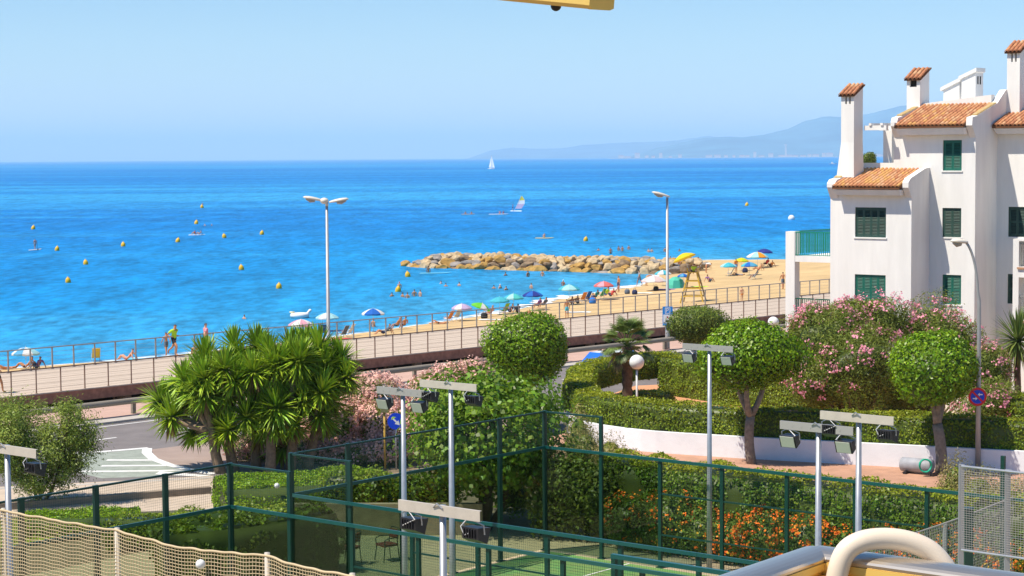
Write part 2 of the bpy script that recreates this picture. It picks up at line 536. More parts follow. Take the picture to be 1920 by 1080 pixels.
# far coast: ridges rising to the right across the bay
def ridge(name, prof, ydist, depth, col, seed):
    xs = np.array([(p[0] - 960) / F * ydist for p in prof]); zs = np.array([(291.5 + 0.007 * (1570 - p[0]) - p[1]) / F * ydist for p in prof])
    gx = np.linspace(xs[0], xs[-1], 260); gy = np.linspace(-1, 1, 26)
    zz = np.interp(gx, xs, zs)
    V = []; 
    for j, t in enumerate(gy):
        for i, x in enumerate(gx):
            prof_ = (1 - abs(t) ** 1.3)
            n_ = noise.fractal(Vector((x / 840.0, t * 3.2, seed)), 1.0, 2.0, 6)
            z = zz[i] * prof_ * (1 + 0.22 * n_ * (1 - prof_ * 0.55)) + 14 * n_ * prof_
            V.append((x, ydist + t * depth, max(z, 0) - 3.5 if prof_ > 0.02 else -6))
    n = len(gx); ii, jj = np.meshgrid(np.arange(len(gy) - 1), np.arange(n - 1), indexing='ij')
    Q = np.stack([ii * n + jj, ii * n + jj + 1, (ii + 1) * n + jj + 1, (ii + 1) * n + jj], -1).reshape(-1, 4)
    m = mat(name + '_hazed_cover', col, rough=1.0, var=0.4, scale=0.002, spec=0.0)  # slope colour made paler and bluer, with part of the haze in it
    tag(link(name, np_mesh(name, np.array(V), Q, m, smooth=True)), kind='structure')
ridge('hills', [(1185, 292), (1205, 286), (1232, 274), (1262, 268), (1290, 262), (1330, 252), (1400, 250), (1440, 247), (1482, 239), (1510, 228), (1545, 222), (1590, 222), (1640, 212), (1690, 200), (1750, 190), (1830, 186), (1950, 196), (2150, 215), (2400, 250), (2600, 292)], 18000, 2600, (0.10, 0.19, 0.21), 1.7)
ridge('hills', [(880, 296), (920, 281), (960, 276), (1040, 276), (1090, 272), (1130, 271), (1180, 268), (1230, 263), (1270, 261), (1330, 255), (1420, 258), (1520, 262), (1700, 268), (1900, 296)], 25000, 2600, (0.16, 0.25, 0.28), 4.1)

TOWN = mat('town_render', (0.62, 0.56, 0.50), rough=0.9, var=0.2, scale=0.01)
ROOFR = mat('town_roof', (0.42, 0.22, 0.15), rough=0.9)
town_labels = ['tall slim white tower standing at the foot of the far hill', 'pale apartment block on the far shore right of the slim tower']
rt = random.Random(5)
tpx = [1166, 1178, 1196, 1214, 1226, 1240, 1258, 1276, 1330, 1346, 1362, 1377, 1392, 1402, 1416, 1428, 1446, 1466, 1480, 1492, 1506, 1518, 1530, 1545, 1556, 1634, 1646, 1658]
for px in tpx:
    y = 15100 + rt.uniform(-120, 320)
    x = (px - 960) / F * y; w = rt.uniform(20, 50); h = rt.uniform(13, 26) + (16 if rt.random() < .15 else 0)
    e = empty('far_building', (x, y, -3))
    tag(e, 'pale building in the hazy town along the foot of the far hills', 'building', 'pale buildings of the far shore town')
    b_ = MB(); b_.box(-w / 2, w / 2, -7, 7, 0, h); b_.build('wall', TOWN, e)
    r_ = MB(); r_.hexa([(-w / 2 - 1, -8, h), (w / 2 + 1, -8, h), (w / 2 + 1, 8, h), (-w / 2 - 1, 8, h), (-w / 2 + 2, -1, h + 3), (w / 2 - 2, -1, h + 3), (w / 2 - 2, 1, h + 3), (-w / 2 + 2, 1, h + 3)]); r_.build('roof', ROOFR, e)
e = empty('distant_tower', ((1474 - 960) / F * 15000, 15000, -3)); tag(e, town_labels[0], 'tower')
b_ = MB(); b_.box(-6, 6, -6, 6, 0, 90); b_.build('shaft', TOWN, e); b_ = MB(); b_.box(-9, 9, -9, 9, 90, 100); b_.build('head', TOWN, e)
bs_ = MB(); V = []
cx0, cx1 = (1150 - 960) / F * 14860, (2300 - 960) / F * 14860
bs_.box(cx0, cx1, 14760, 15500, -3.4, 0.6)
tag(bs_.build('far_shore', mat('far_sand', (0.55, 0.47, 0.36), rough=0.95)), kind='structure')

# ground sheet (landward of the seafront)
ASPH = mat('asphalt', (0.19, 0.17, 0.165), rough=0.9, var=0.14, scale=0.8, bump=0.3, bscale=40, spec=0.25)
EARTH = mat('earth', (0.22, 0.165, 0.10), rough=0.95, var=0.3, scale=1.5, bump=0.5)
PINK = mat('pink_paving', (0.50, 0.33, 0.26), rough=0.85, var=0.10, scale=1.2, bump=0.2, bscale=30)
BEIGE = mat('beige_paving', (0.52, 0.42, 0.32), rough=0.85, var=0.12, scale=1.0, bump=0.2, bscale=30)
KERB = mat('kerb_concrete', (0.45, 0.41, 0.36), rough=0.85, var=0.15, scale=2)
PAINT = mat('road_paint', (0.72, 0.71, 0.68), rough=0.7, var=0.12, scale=4)
REDPAV = mat('reddish_paving', (0.33, 0.25, 0.21), rough=0.9, var=0.12, scale=1.0, bump=0.2, bscale=30)
GREENP = mat('green_road_paint', (0.30, 0.33, 0.28), rough=0.8, var=0.2, scale=2.5)
TERRA = mat('terracotta_paving', (0.47, 0.26, 0.17), rough=0.85, var=0.18, scale=1.4, bump=0.2, bscale=30)
def sheet(name, pts, z, m, thick=None, kind='structure'):
    b = MB()
    if thick: b.prism(pts, z - thick, z)
    else: b.poly([(p[0], p[1], z) for p in pts])
    return tag(b.build(name, m), kind=kind)
def strip(u0, u1, v0, v1): return [UV(u0, v0), UV(u1, v0), UV(u1, v1), UV(u0, v1)]
sheet('ground', [UV(-120, -160), UV(330, -160), UV(330, 74.4), UV(-120, 74.4)], -0.05, EARTH)
b = MB(); b.hexa([UV(-120, 74.4, -3.4), UV(330, 74.4, -3.4), UV(330, 74.8, -3.4), UV(-120, 74.8, -3.4), UV(-120, 74.4, 0.10), UV(330, 74.4, 0.10), UV(330, 74.8, 0.10), UV(-120, 74.8, 0.10)])
tag(b.build('seawall', mat('seawall_concrete', (0.16, 0.14, 0.13), rough=0.95, var=0.3)), kind='structure')
sheet('road', [UV(-60, 52), UV(250, 56), UV(250, 69.6), UV(-60, 69.6)], 0.0, ASPH)
sheet('pavement', strip(-60, 250, 70.5, 74.4), 0.12, PINK, 0.15)
sheet('kerb', strip(-60, 250, 69.6, 70.5), 0.10, KERB, 0.14)
for k in range(26):
    u0 = 29.2 + k * 5.0 - 0.3
    sheet('road_marking', strip(u0, u0 + 2.9, 65.93, 66.08), 0.004, PAINT)
sheet('road_marking', strip(-20, 58, 69.05, 69.17), 0.004, PAINT)
# hatched traffic island painted on the road, and the paved median behind it
isl = [G(150, 846), G(205, 848), G(272, 842), G(296, 862), G(356, 884), G(300, 893), G(190, 897), G(120, 880)]
sheet('traffic_island', isl, 0.004, GREENP)
def ribbon(path, w, z, m, name='road_marking'):
    b = MB(); path = [Vector(p) for p in path]; L_, R_ = [], []
    for i, p in enumerate(path):
        d = (path[min(i + 1, len(path) - 1)] - path[max(i - 1, 0)]); d.z = 0; d.normalize()
        nn = Vector((-d.y, d.x, 0)) * w / 2
        L_.append((p.x + nn.x, p.y + nn.y, z)); R_.append((p.x - nn.x, p.y - nn.y, z))
    n = len(path)
    b.add(L_ + R_, [(i, n + i, n + i + 1, i + 1) for i in range(n - 1)])
    return tag(b.build(name, m), kind='structure')
ribbon([G(120, 852), G(205, 846), G(278, 840)], 0.35, 0.008, PAINT)
ribbon([G(276, 841), G(275, 849), G(288, 861), G(318, 872), G(356, 881), G(400, 889)], 0.38, 0.009, PAINT)
ribbon([G(130, 884), G(205, 884), G(300, 883), G(350, 881)], 0.30, 0.008, PAINT)
for (a_, b__) in (((200, 863), (286, 863)), ((190, 874), (312, 873))):
    ribbon([G(*a_), G(*b__)], 0.32, 0.010, PAINT)
med = [G(284, 843), G(420, 826), G(700, 793), G(960, 766), G(1060, 770), G(1000, 812), G(820, 850), G(640, 866), G(470, 872), G(390, 884), G(330, 872), G(290, 858)]
sheet('traffic_island', med, 0.006, REDPAV)
sheet('kerb', [G(300, 884), G(395, 892), G(395, 895), G(290, 890)], 0.012, PAINT)
# near pavement along the courts
pav = [G(-260, 945), G(0, 918), G(240, 906), G(400, 897), G(400, 960), G(0, 975), G(-260, 1010)]
sheet('pavement', pav, 0.10, BEIGE, 0.12)
ribbon([G(-260, 942, .10), G(0, 916, .10), G(240, 904, .10), G(400, 895, .10)], 0.3, 0.104, KERB, 'kerb')
sheet('pavement', [(2.2, 79.5), (4.85, 74.6), (14.0, 70.4), (30, 63.0), (28.2, 59.0), (12.5, 65.8), (3.4, 69.2), (0.5, 76)], 0.06, TERRA, 0.1)
sheet('garden_path', [(3.2, 89), (3.6, 79.8), (5.3, 76.5), (14.5, 72.0), (30, 65.2), (40, 70), (36, 84), (20, 90), (12, 98), (6, 96)], 0.02, mat('orange_path', (0.62, 0.30, 0.15), rough=0.9, var=0.15, scale=1.0), 0.06)

# boardwalk raised over the beach
DECK = mat('boardwalk_timber', (0.52, 0.42, 0.33), rough=0.85, var=0.12, scale=1.0, stretch=(1, 12, 1), bump=0.3, bscale=6)
BROWN = mat('brown_timber', (0.42, 0.19, 0.12), rough=0.8, var=0.3, scale=3)
DZ = 0.8
dk = empty('boardwalk', UV(0, 0)); dk.rotation_euler.z = math.atan2(UY, UX)
tag(dk, kind='structure')
b = MB()
nb = 24; bw = (84.4 - 75.6) / nb
for k in range(nb):
    b.box(-30, 190, 75.6 + k * bw, 75.6 + (k + 1) * bw - 0.018, DZ - 0.05, DZ - (0.004 if k % 2 else 0.0))
tag(b.build('deck_boards', DECK, dk), kind='stuff')
b = MB(); b.box(-30, 190, 75.62, 75.80, DZ - 0.52, DZ - 0.055); b.box(-30, 190, 84.2, 84.38, DZ - 0.5, DZ - 0.055)
for k in range(45): b.box(-30 + k * 5, -29.8 + k * 5, 75.82, 84.18, DZ - 0.45, DZ - 0.055)
b.build('edge_beam', BROWN, dk)
PIER = mat('pier_concrete', (0.42, 0.31, 0.26), rough=0.9, var=0.2)
u230 = u_at(230, 76.3)
for k in range(-6, 24):
    u_ = u230 + k * 4.75
    for v_ in (76.3, 83.6):
        b = MB(); b.box(u_ - 0.19, u_ + 0.19, v_ - 0.19, v_ + 0.19, -3.2, DZ - 0.06); b.build('support_pillar', PIER, dk)
b = MB(); b.box(-30, 190, 83.95, 84.15, -3.2, DZ - 0.5); b.build('shade_panel', mat('underdeck_shade', (0.05, 0.035, 0.03), rough=0.95), dk)  # added dark panel: hides the bright beach behind, keeps the underside dark

STEEL = mat('weathered_steel', (0.36, 0.32, 0.29), rough=0.5, metal=0.4, var=0.15, scale=5)
RUST = mat('rusty_steel', (0.20, 0.12, 0.085), rough=0.7, var=0.2, scale=5)
def railing(v, u0, u1, step, ph, label, m_post, m_rail, pw):
    e = empty('railing', UV(0, 0)); e.rotation_euler.z = math.atan2(UY, UX)
    tag(e, label, 'railing')
    pm = MB(); pm.box(-pw / 2, pw / 2, -0.03, 0.03, DZ, DZ + 1.06); pm.box(-pw, pw, -0.06, 0.06, DZ, DZ + 0.015)
    pme = pm.mesh('post', m_post)
    n = int((u1 - u0) / step)
    for k in range(n):
        link('post', pme, e, (u0 + ph + k * step, v, 0))
    b = MB(); b.box(u0, u1, v - 0.035, v + 0.035, DZ + 1.062, DZ + 1.115); b.build('handrail', m_rail, e)
    b = MB()
    for z in (0.2, 0.42, 0.64, 0.86): b.bar((u0, v, DZ + z), (u1, v, DZ + z), 0.010)
    b.build('cables', m_post, e)
    return e
ub = u_at(52, 84.2)
railing(84.2, ub - 8 * 1.27, ub + 75 * 1.27, 1.27, 0, 'long steel railing on the seaward edge of the raised boardwalk', STEEL, STEEL, 0.06)
uf = u_at(62, 75.75)
railing(75.75, uf - 8 * 1.29, uf + 75 * 1.29, 1.29, 0, 'thin brown railing on the road side edge of the raised boardwalk', RUST, RUST, 0.032)

# log crash rail between road and pavement
e = empty('crash_barrier', UV(0, 0)); e.rotation_euler.z = math.atan2(UY, UX)
tag(e, 'long grey timber crash barrier on posts beside the seafront road', 'barrier')
b = MB(); b.smooth = True
LOG = mat('grey_timber', (0.27, 0.235, 0.19), rough=0.85, var=0.25, scale=2, stretch=(0.3, 4, 4))
b.tube([(u, 70.75, 0.72) for u in np.linspace(-20, 170, 20)], 0.135, 10); b.build('rail', LOG, e)
ug = u_at(245, 70.95)
pm = MB(); pm.box(-0.09, 0.09, -0.07, 0.07, 0.10, 0.72); pme = pm.mesh('post', LOG)
for k in range(-12, 30): link('post', pme, e, (ug + k * 2.85, 70.98, 0))
# ------------------------------------------------------------------ white house
BO = Vector((13.7, 85.0, 0)); BA = math.atan2(CY, CX)
_ex = np.array([CX, CY, 0]); _ex = _ex / np.linalg.norm(_ex); _ey = np.array([-_ex[1], _ex[0], 0])
def BP(px, py, d):
    """(along the front, height) of the house where a plane d metres behind its front shows at a pixel."""
    q = ray(px, py); c = np.array([-BO.x, -BO.y, H])
    t = (d - c @ _ey) / (q @ _ey); p = c + q * t
    return p @ _ex, p[2]
WHITE = mat('white_render', (0.80, 0.785, 0.755), rough=0.9, var=0.07, scale=1.3, bump=0.35, bscale=6, spec=0.1, stretch=(1.4, 1.4, 0.22))
TILE = mat('terracotta_tile', (0.20, 0.09, 0.045), rough=0.85, var=0.45, scale=2.2, col2=(0.14, 0.06, 0.03), spec=0.15)
TILE_Y = mat('lichen_tile', (0.52, 0.33, 0.12), rough=0.9, var=0.3, scale=5, col2=(0.50, 0.40, 0.22))
SHUT = mat('green_shutter', (0.012, 0.135, 0.095), rough=0.5, var=0.12, scale=3)
SHUT_D = mat('dark_green_shutter', (0.03, 0.075, 0.06), rough=0.55, var=0.12, scale=3)
DARK = mat('dark_opening', (0.02, 0.018, 0.018), rough=0.9)
house = empty('white_house', BO, BA)
tag(house, 'white rendered apartment house with green shutters and terracotta tiled roofs', 'house')

def wall_holes(mb, s0, s1, z0, z1, d, holes, reveal=0.16):
    ss = sorted({s0, s1, *[h[0] for h in holes], *[h[1] for h in holes]}); zs = sorted({z0, z1, *[h[2] for h in holes], *[h[3] for h in holes]})
    ss = [s for s in ss if s0 <= s <= s1]
    for a, b in zip(ss[:-1], ss[1:]):
        for c, e in zip(zs[:-1], zs[1:]):
            m_, n_ = (a + b) / 2, (c + e) / 2
            if any(h[0] < m_ < h[1] and h[2] < n_ < h[3] for h in holes): continue
            mb.poly([(a, d, c), (b, d, c), (b, d, e), (a, d, e)])
    for h in holes:
        a, b, c, e = h; r = d + reveal
        mb.poly([(a, d, c), (a, r, c), (b, r, c), (b, d, c)]); mb.poly([(a, d, e), (b, d, e), (b, r, e), (a, r, e)])
        mb.poly([(a, d, c), (a, d, e), (a, r, e), (a, r, c)]); mb.poly([(b, d, c), (b, r, c), (b, r, e), (b, d, e)])

def shutter_window(parent, s0, s1, z0, z1, d, leaves, m, open_=None):
    """window > shutter leaves with louvres, sill."""
    w = MB(); f = 0.045
    w.box(s0, s1, d + 0.02, d + 0.08, z1 - f, z1); w.box(s0, s1, d + 0.02, d + 0.08, z0, z0 + f)
    w.box(s0, s0 + f, d + 0.02, d + 0.08, z0 + f, z1 - f); w.box(s1 - f, s1, d + 0.02, d + 0.08, z0 + f, z1 - f)
    w.mi = 1; w.box(s0 + f, s1 - f, d + 0.10, d + 0.13, z0 + f, z1 - f)
    win = w.build('window', [m, DARK], parent)
    a0, a1 = s0 + f + 0.004, s1 - f - 0.004; lw = (a1 - a0) / leaves
    for k in range(leaves):
        x0, x1 = a0 + k * lw + 0.004, a0 + (k + 1) * lw - 0.004
        b = MB(); t = 0.05
        b.box(x0, x0 + t, d + 0.03, d + 0.065, z0 + f, z1 - f); b.box(x1 - t, x1, d + 0.03, d + 0.065, z0 + f, z1 - f)
        for zz in (z0 + f, (z0 + z1) / 2 - 0.04, z1 - f - 0.08): b.box(x0 + t, x1 - t, d + 0.032, d + 0.063, zz, zz + 0.08)
        n = int((z1 - z0 - 2 * f) / 0.062)
        for q in range(n):
            zz = z0 + f + 0.03 + q * 0.062
            b.hexa([(x0 + t, d + 0.026, zz), (x1 - t, d + 0.026, zz), (x1 - t, d + 0.034, zz - 0.002), (x0 + t, d + 0.034, zz - 0.002),
                    (x0 + t, d + 0.058, zz + 0.040), (x1 - t, d + 0.058, zz + 0.040), (x1 - t, d + 0.066, zz + 0.038), (x0 + t, d + 0.066, zz + 0.038)])
        b.build('shutter', m, win)
    b = MB(); b.box(s0 - 0.05, s1 + 0.05, d - 0.07, d + 0.14, z0 - 0.06, z0 - 0.003); b.build('sill', WHITE, win)
    return win

def tile_mesh(name, length, r0, r1, m):
    b = MB(); n = 6
    vs = []
    for (y, r) in ((0, r0), (length, r1)):
        for k in range(n + 1):
            a = math.pi * k / n
            vs.append((r * math.cos(a), y, r * math.sin(a)))
    for k in range(n + 1):
        a = math.pi * k / n
        vs.append(((r0 - 0.016) * math.cos(a), 0, (r0 - 0.016) * math.sin(a)))
    fs = [(k, k + n + 1, k + n + 2, k + 1) for k in range(n)] + [(k + 1, k + 1 + 2 * (n + 1), k + 2 * (n + 1), k) for k in range(n)]
    b.smooth = True; b.add(vs, fs)
    return b.mesh(name, m)
tile_vars = [tile_mesh('roof_tile', 0.36, 0.078, 0.064, mat('terracotta_tile_%s' % n, c, rough=0.85, var=0.5, scale=4.0, col2=c2, spec=0.15))
             for n, c, c2 in (('orange', (0.60, 0.29, 0.14), (0.40, 0.17, 0.08)), ('rust', (0.52, 0.22, 0.11), (0.31, 0.13, 0.07)), ('sandy', (0.64, 0.38, 0.21), (0.48, 0.24, 0.12)), ('yellow', (0.64, 0.37, 0.13), (0.48, 0.22, 0.09)))]
def tiled_roof(parent, s0, s1, d0, z0, d1, z1, wts=(4, 3, 2, 1), pitch=0.185, slab=0.10):
    b = MB(); b.hexa([(s0, d0, z0 - slab), (s1, d0, z0 - slab), (s1, d1, z1 - slab), (s0, d1, z1 - slab), (s0, d0, z0), (s1, d0, z0), (s1, d1, z1), (s0, d1, z1)])
    roof = b.build('roof', TILE, parent)
    L_ = math.hypot(d1 - d0, z1 - z0); an = math.atan2(z1 - z0, d1 - d0)
    nc = max(1, round((s1 - s0) / pitch)); p_ = (s1 - s0) / nc; nrow = max(1, round(L_ / 0.30)); ex = L_ / nrow
    for i in range(nc):
        for j in range(nrow):
            t = j * ex - 0.03
            o = link('roof_tile', RND.choices(tile_vars, wts)[0], roof, (s0 + (i + 0.5) * p_ + RND.uniform(-.006, .006), d0 + t * math.cos(an), z0 + t * math.sin(an) + 0.012 + (0.012 if j else 0)))
            o.rotation_euler = (an + 0.045, 0, RND.uniform(-.03, .03))
    return roof

# walls
S1 = 3.91
w1 = (1.24, 2.72, 7.71, 8.98); w2 = (1.24, 2.72, 4.86, 6.12); w1g = (1.24, 2.72, 2.0, 3.27)
b = MB()
wall_holes(b, 0.04, S1, 0, 9.80, 0.0, [w1, w2, w1g])
b.poly([(S1, 0, 0), (S1, 1.6, 0), (S1, 1.6, 10.05), (S1, 0, 9.80)])
b.poly([(0.04, 9, 0), (0.04, 0, 0), (0.04, 0, 9.80), (0.04, 9, 10.4)])
v1 = (4.51, 5.38, 7.72, 8.95); v2 = (4.53, 5.40, 4.88, 6.13); v3 = (4.51, 5.38, 10.52, 11.80)
wall_holes(b, S1, 6.01, 0, 10.40, 1.6, [v1, v2])
wall_holes(b, 2.2, 6.01, 10.40, 12.30, 1.6, [v3])
b.poly([(2.2, 9, 10.3), (2.2, 1.6, 10.3), (2.2, 1.6, 12.3), (2.2, 9, 12.3)])
b.poly([(6.01, 1.6, 0), (6.01, 3.62, 0), (6.01, 3.62, 12.35), (6.01, 1.6, 12.3)])
ws3 = BP(1890, 420, 3.62)[0]
x3 = (ws3, ws3 + 1.5, 7.70, 8.97); x4 = (ws3, ws3 + 1.5, 4.86, 6.12)
wall_holes(b, 6.01, 14.0, 0, 12.35, 3.62, [x3, x4])
b.poly([(14, 3.62, 0), (14, 10, 0), (14, 10, 12.3), (14, 3.62, 12.3)])
b.poly([(0.04, 9, 0), (0.04, 9, 10.4), (14, 9, 10.4), (14, 9, 0)])
# terrace slab behind the lower roof, roof deck behind the upper roof
b.box(0.06, 2.18, 1.62, 8.9, 10.30, 10.40)
b.box(2.22, 5.99, 3.6, 8.9, 12.32, 13.30)
b.box(6.03, 13.9, 5.5, 8.9, 12.37, 13.10)
b.build('wall', WHITE, house)
# gable parapets that stand proud of the roofs
def parapet(s0, s1, prof, name='parapet'):
    q = MB(); n = len(prof)
    q.add([(s0, p[0], p[1]) for p in prof] + [(s1, p[0], p[1]) for p in prof],
          [tuple(range(n - 1, -1, -1)), tuple(range(n, 2 * n))] + [(k, (k + 1) % n, n + (k + 1) % n, n + k) for k in range(n)])
    return q.build(name, WHITE, house)
parapet(0.037, 0.42, [(-0.30, 9.83), (-0.002, 9.35), (1.70, 9.35), (1.70, 10.72), (0.25, 10.22), (-0.12, 10.16), (-0.30, 10.0)])
parapet(3.63, 3.913, [(-0.28, 9.83), (-0.002, 9.4), (1.598, 9.4), (1.598, 10.66), (1.2, 10.62), (-0.10, 10.22), (-0.28, 10.05)])
parapet(2.197, 2.50, [(1.32, 12.42), (1.598, 11.95), (3.7, 11.95), (3.7, 13.35), (1.75, 12.84), (1.40, 12.78), (1.32, 12.6)])
parapet(5.73, 6.013, [(1.25, 12.40), (1.598, 11.9), (5.2, 11.9), (5.2, 13.98), (4.4, 13.94), (3.6, 13.36), (1.7, 12.80), (1.30, 12.74)])
q = MB(); q.hexa([(2.52, 3.62, 12.9), (5.72, 3.62, 12.9), (5.72, 3.95, 12.9), (2.52, 3.95, 12.9), (2.52, 3.62, 13.42), (5.72, 3.62, 13.72), (5.72, 3.95, 13.72), (2.52, 3.95, 13.42)])
q.build('parapet', WHITE, house)
q = MB(); q.box(0.45, 2.17, 1.66, 1.86, 10.35, 10.86); q.build('parapet', WHITE, house)
# lichen covered coping tiles on the parapets
for (s0, s1, pts) in ((0.05, 0.41, ((0.25, 10.235), (1.05, 10.51))), (2.21, 2.49, ((1.80, 12.87), (3.3, 13.26))), (5.74, 6.0, ((1.75, 12.83), (3.55, 13.36)))):
    (da, za), (db, zb) = pts; n = int(math.hypot(db - da, zb - za) / 0.3)
    for k in range(n):
        t0, t1 = k / n, (k + 0.97) / n; q = MB()
        A = (da + (db - da) * t0, za + (zb - za) * t0); B = (da + (db - da) * t1, za + (zb - za) * t1)
        q.hexa([(s0, A[0], A[1]), (s1, A[0], A[1]), (s1, B[0], B[1] + .01), (s0, B[0], B[1] + .01), (s0 + .03, A[0], A[1] + .05), (s1 - .03, A[0], A[1] + .05), (s1 - .03, B[0], B[1] + .035), (s0 + .03, B[0], B[1] + .035)])
        q.build('coping_tile', TILE_Y, house)
# eaves
def eave(s0, s1, d0, d1, z0, z1):
    q = MB(); q.hexa([(s0 + .12, d0 + .12, z0), (s1 - .02, d0 + .12, z0), (s1 - .02, d1, z0), (s0 + .12, d1, z0), (s0, d0, z1), (s1, d0, z1), (s1, d1, z1), (s0, d1, z1)]); q.build('eave', WHITE, house)
eave(0.44, 3.61, -0.50, -0.003, 9.50, 9.74)
eave(2.52, 5.71, 1.10, 1.597, 12.03, 12.31)
eave(6.05, 13.8, 3.12, 3.617, 12.05, 12.28)
tiled_roof(house, 0.43, 3.62, -0.55, 9.86, 1.64, 10.56, wts=(4, 1, 2, 3))
tiled_roof(house, 2.51, 5.72, 1.05, 12.42, 3.60, 13.30)
tiled_roof(house, 6.04, 9.4, 3.05, 12.40, 5.55, 13.25, wts=(3, 4, 2, 0))
shutter_window(house, *w1, 0.03, 4, SHUT_D); shutter_window(house, *w2, 0.03, 4, SHUT); shutter_window(house, *w1g, 0.03, 4, SHUT)
shutter_window(house, *v3, 1.63, 2, SHUT); shutter_window(house, *v1, 1.63, 2, SHUT_D); shutter_window(house, *v2, 1.63, 2, SHUT)
shutter_window(house, *x3, 3.65, 4, SHUT_D); shutter_window(house, *x4, 3.65, 4, SHUT_D)

def chimney(s0, s1, d0, d1, zb, zs, zt, slots, flare=0.0, cap='front', label=None):
    """shaft > cap tiles; the smoke slots are real gaps under a tiled cap."""
    q = MB()
    if flare:
        q.hexa([(s0 - flare, d0 - flare * .6, zb), (s1 + flare * .4, d0 - flare * .6, zb), (s1 + flare * .4, d1, zb), (s0 - flare, d1, zb), (s0, d0, zb + 1.5), (s1, d0, zb + 1.5), (s1, d1, zb + 1.5), (s0, d1, zb + 1.5)])
        q.box(s0, s1, d0, d1, zb + 1.5, zs)
    else:
        q.box(s0, s1, d0, d1, zb, zs)
    hz = zt - zs; W = s1 - s0
    if slots == 2: cuts = [(0.30, 0.44), (0.60, 0.74)]
    else: cuts = [(0.22, 0.74)]
    xs = [0.0] + [c for ab in cuts for c in ab] + [1.0]
    for k in range(0, len(xs), 2): q.box(s0 + W * xs[k], s0 + W * xs[k + 1], d0 + 0.002, d0 + 0.12, zs, zt)
    q.box(s1 - 0.10, s1 - 0.001, d0 + 0.12, d1 - .001, zs, zt); q.box(s0 + .001, s0 + 0.10, d0 + 0.12, d1 - .001, zs, zt); q.box(s0 + .10, s1 - .10, d1 - 0.1, d1 - .001, zs, zt)
    dz = (d1 - d0) * 0.55
    q.hexa([(s0, d0, zt), (s1, d0, zt), (s1, d1, zt), (s0, d1, zt), (s0, d0, zt + .02), (s1, d0, zt + .02), (s1, d1, zt + dz), (s0, d1, zt + dz)])
    ch = q.build('chimney', WHITE, house)
    q = MB(); q.box(s0 + .11, s1 - .11, d0 + 0.13, d1 - .11, zs + .003, zt - .003); q.build('flue', DARK, ch)
    an = math.atan2(dz, d1 - d0); L_ = math.hypot(d1 - d0 + .2, dz); n = max(2, round((W + 0.16) / 0.19)); p_ = (W + 0.16) / n
    q = MB(); e0 = 0.09
    q.hexa([(s0 - .08, d0 - .1, zt - .03), (s1 + .08, d0 - .1, zt - .03), (s1 + .08, d1 + .05, zt + dz + .03), (s0 - .08, d1 + .05, zt + dz + .03),
            (s0 - .08, d0 - .1, zt + .03), (s1 + .08, d0 - .1, zt + .03), (s1 + .08, d1 + .05, zt + dz + .09), (s0 - .08, d1 + .05, zt + dz + .09)])
    q.build('cap', TILE, ch)
    for i in range(n):
        for j in range(3):
            t = j * 0.31
            o = link('roof_tile', RND.choices(tile_vars, (3, 4, 1, 0))[0], ch, (s0 - .08 + (i + .5) * p_, d0 - .13 + t * math.cos(an), zt + .035 + t * math.sin(an)))
            o.rotation_euler = (an + .05, 0, RND.uniform(-.04, .04)); o.scale = (1.15, 1, 1.1)
    return ch
def span(px0, px1, py, d): return BP(px0, py, d)[0], BP(px1, py, d)[0]
def zat(px, py, d): return BP(px, py, d)[1]
s0, s1 = span(1577, 1601, 250, 0.45); chimney(s0, s1, 0.45, 1.22, 10.25, zat(1590, 195, .45), zat(1590, 180, .45), 2, flare=0.16)
s0, s1 = span(1700, 1725, 180, 3.4); chimney(s0, s1, 3.4, 4.25, 12.6, zat(1712, 163, 3.4), zat(1712, 150, 3.4), 1)
s0, s1 = span(1888, 1912, 150, 4.5); chimney(s0, s1, 4.5, 5.3, 12.6, zat(1900, 116, 4.5), zat(1900, 99, 4.5), 2)
# the pair of plain chimneys whose caps slope to the left
def plain_chimney(px0, px1, pyl, pyr, d0, dep, slots):
    s0, s1 = span(px0, px1, 160, d0); zl, zr = zat(px0, pyl, d0), zat(px1, pyr, d0)
    q = MB(); q.hexa([(s0, d0, 12.6), (s1, d0, 12.6), (s1, d0 + dep, 12.6), (s0, d0 + dep, 12.6), (s0, d0, zl - .12), (s1, d0, zr - .12), (s1, d0 + dep, zr - .12), (s0, d0 + dep, zl - .12)])
    ch = q.build('chimney', WHITE, house)
    q = MB(); q.hexa([(s0 - .12, d0 - .07, zl - .16), (s1 + .07, d0 - .07, zr - .10), (s1 + .07, d0 + dep + .07, zr - .10), (s0 - .12, d0 + dep + .07, zl - .16),
                      (s0 - .12, d0 - .07, zl), (s1 + .07, d0 - .07, zr + .07), (s1 + .07, d0 + dep + .07, zr + .07), (s0 - .12, d0 + dep + .07, zl)]); q.build('cap', WHITE, ch)
    if slots:
        for y in (.3, .62):
            q = MB(); q.box(s1 + .001, s1 + .012, d0 + dep * y - .05, d0 + dep * y + .05, zr - .65, zr - .3); q.build('flue', DARK, ch)
plain_chimney(1769, 1799, 164, 148, 6.6, 0.8, False)
plain_chimney(1803, 1829, 143, 130, 6.2, 0.75, True)
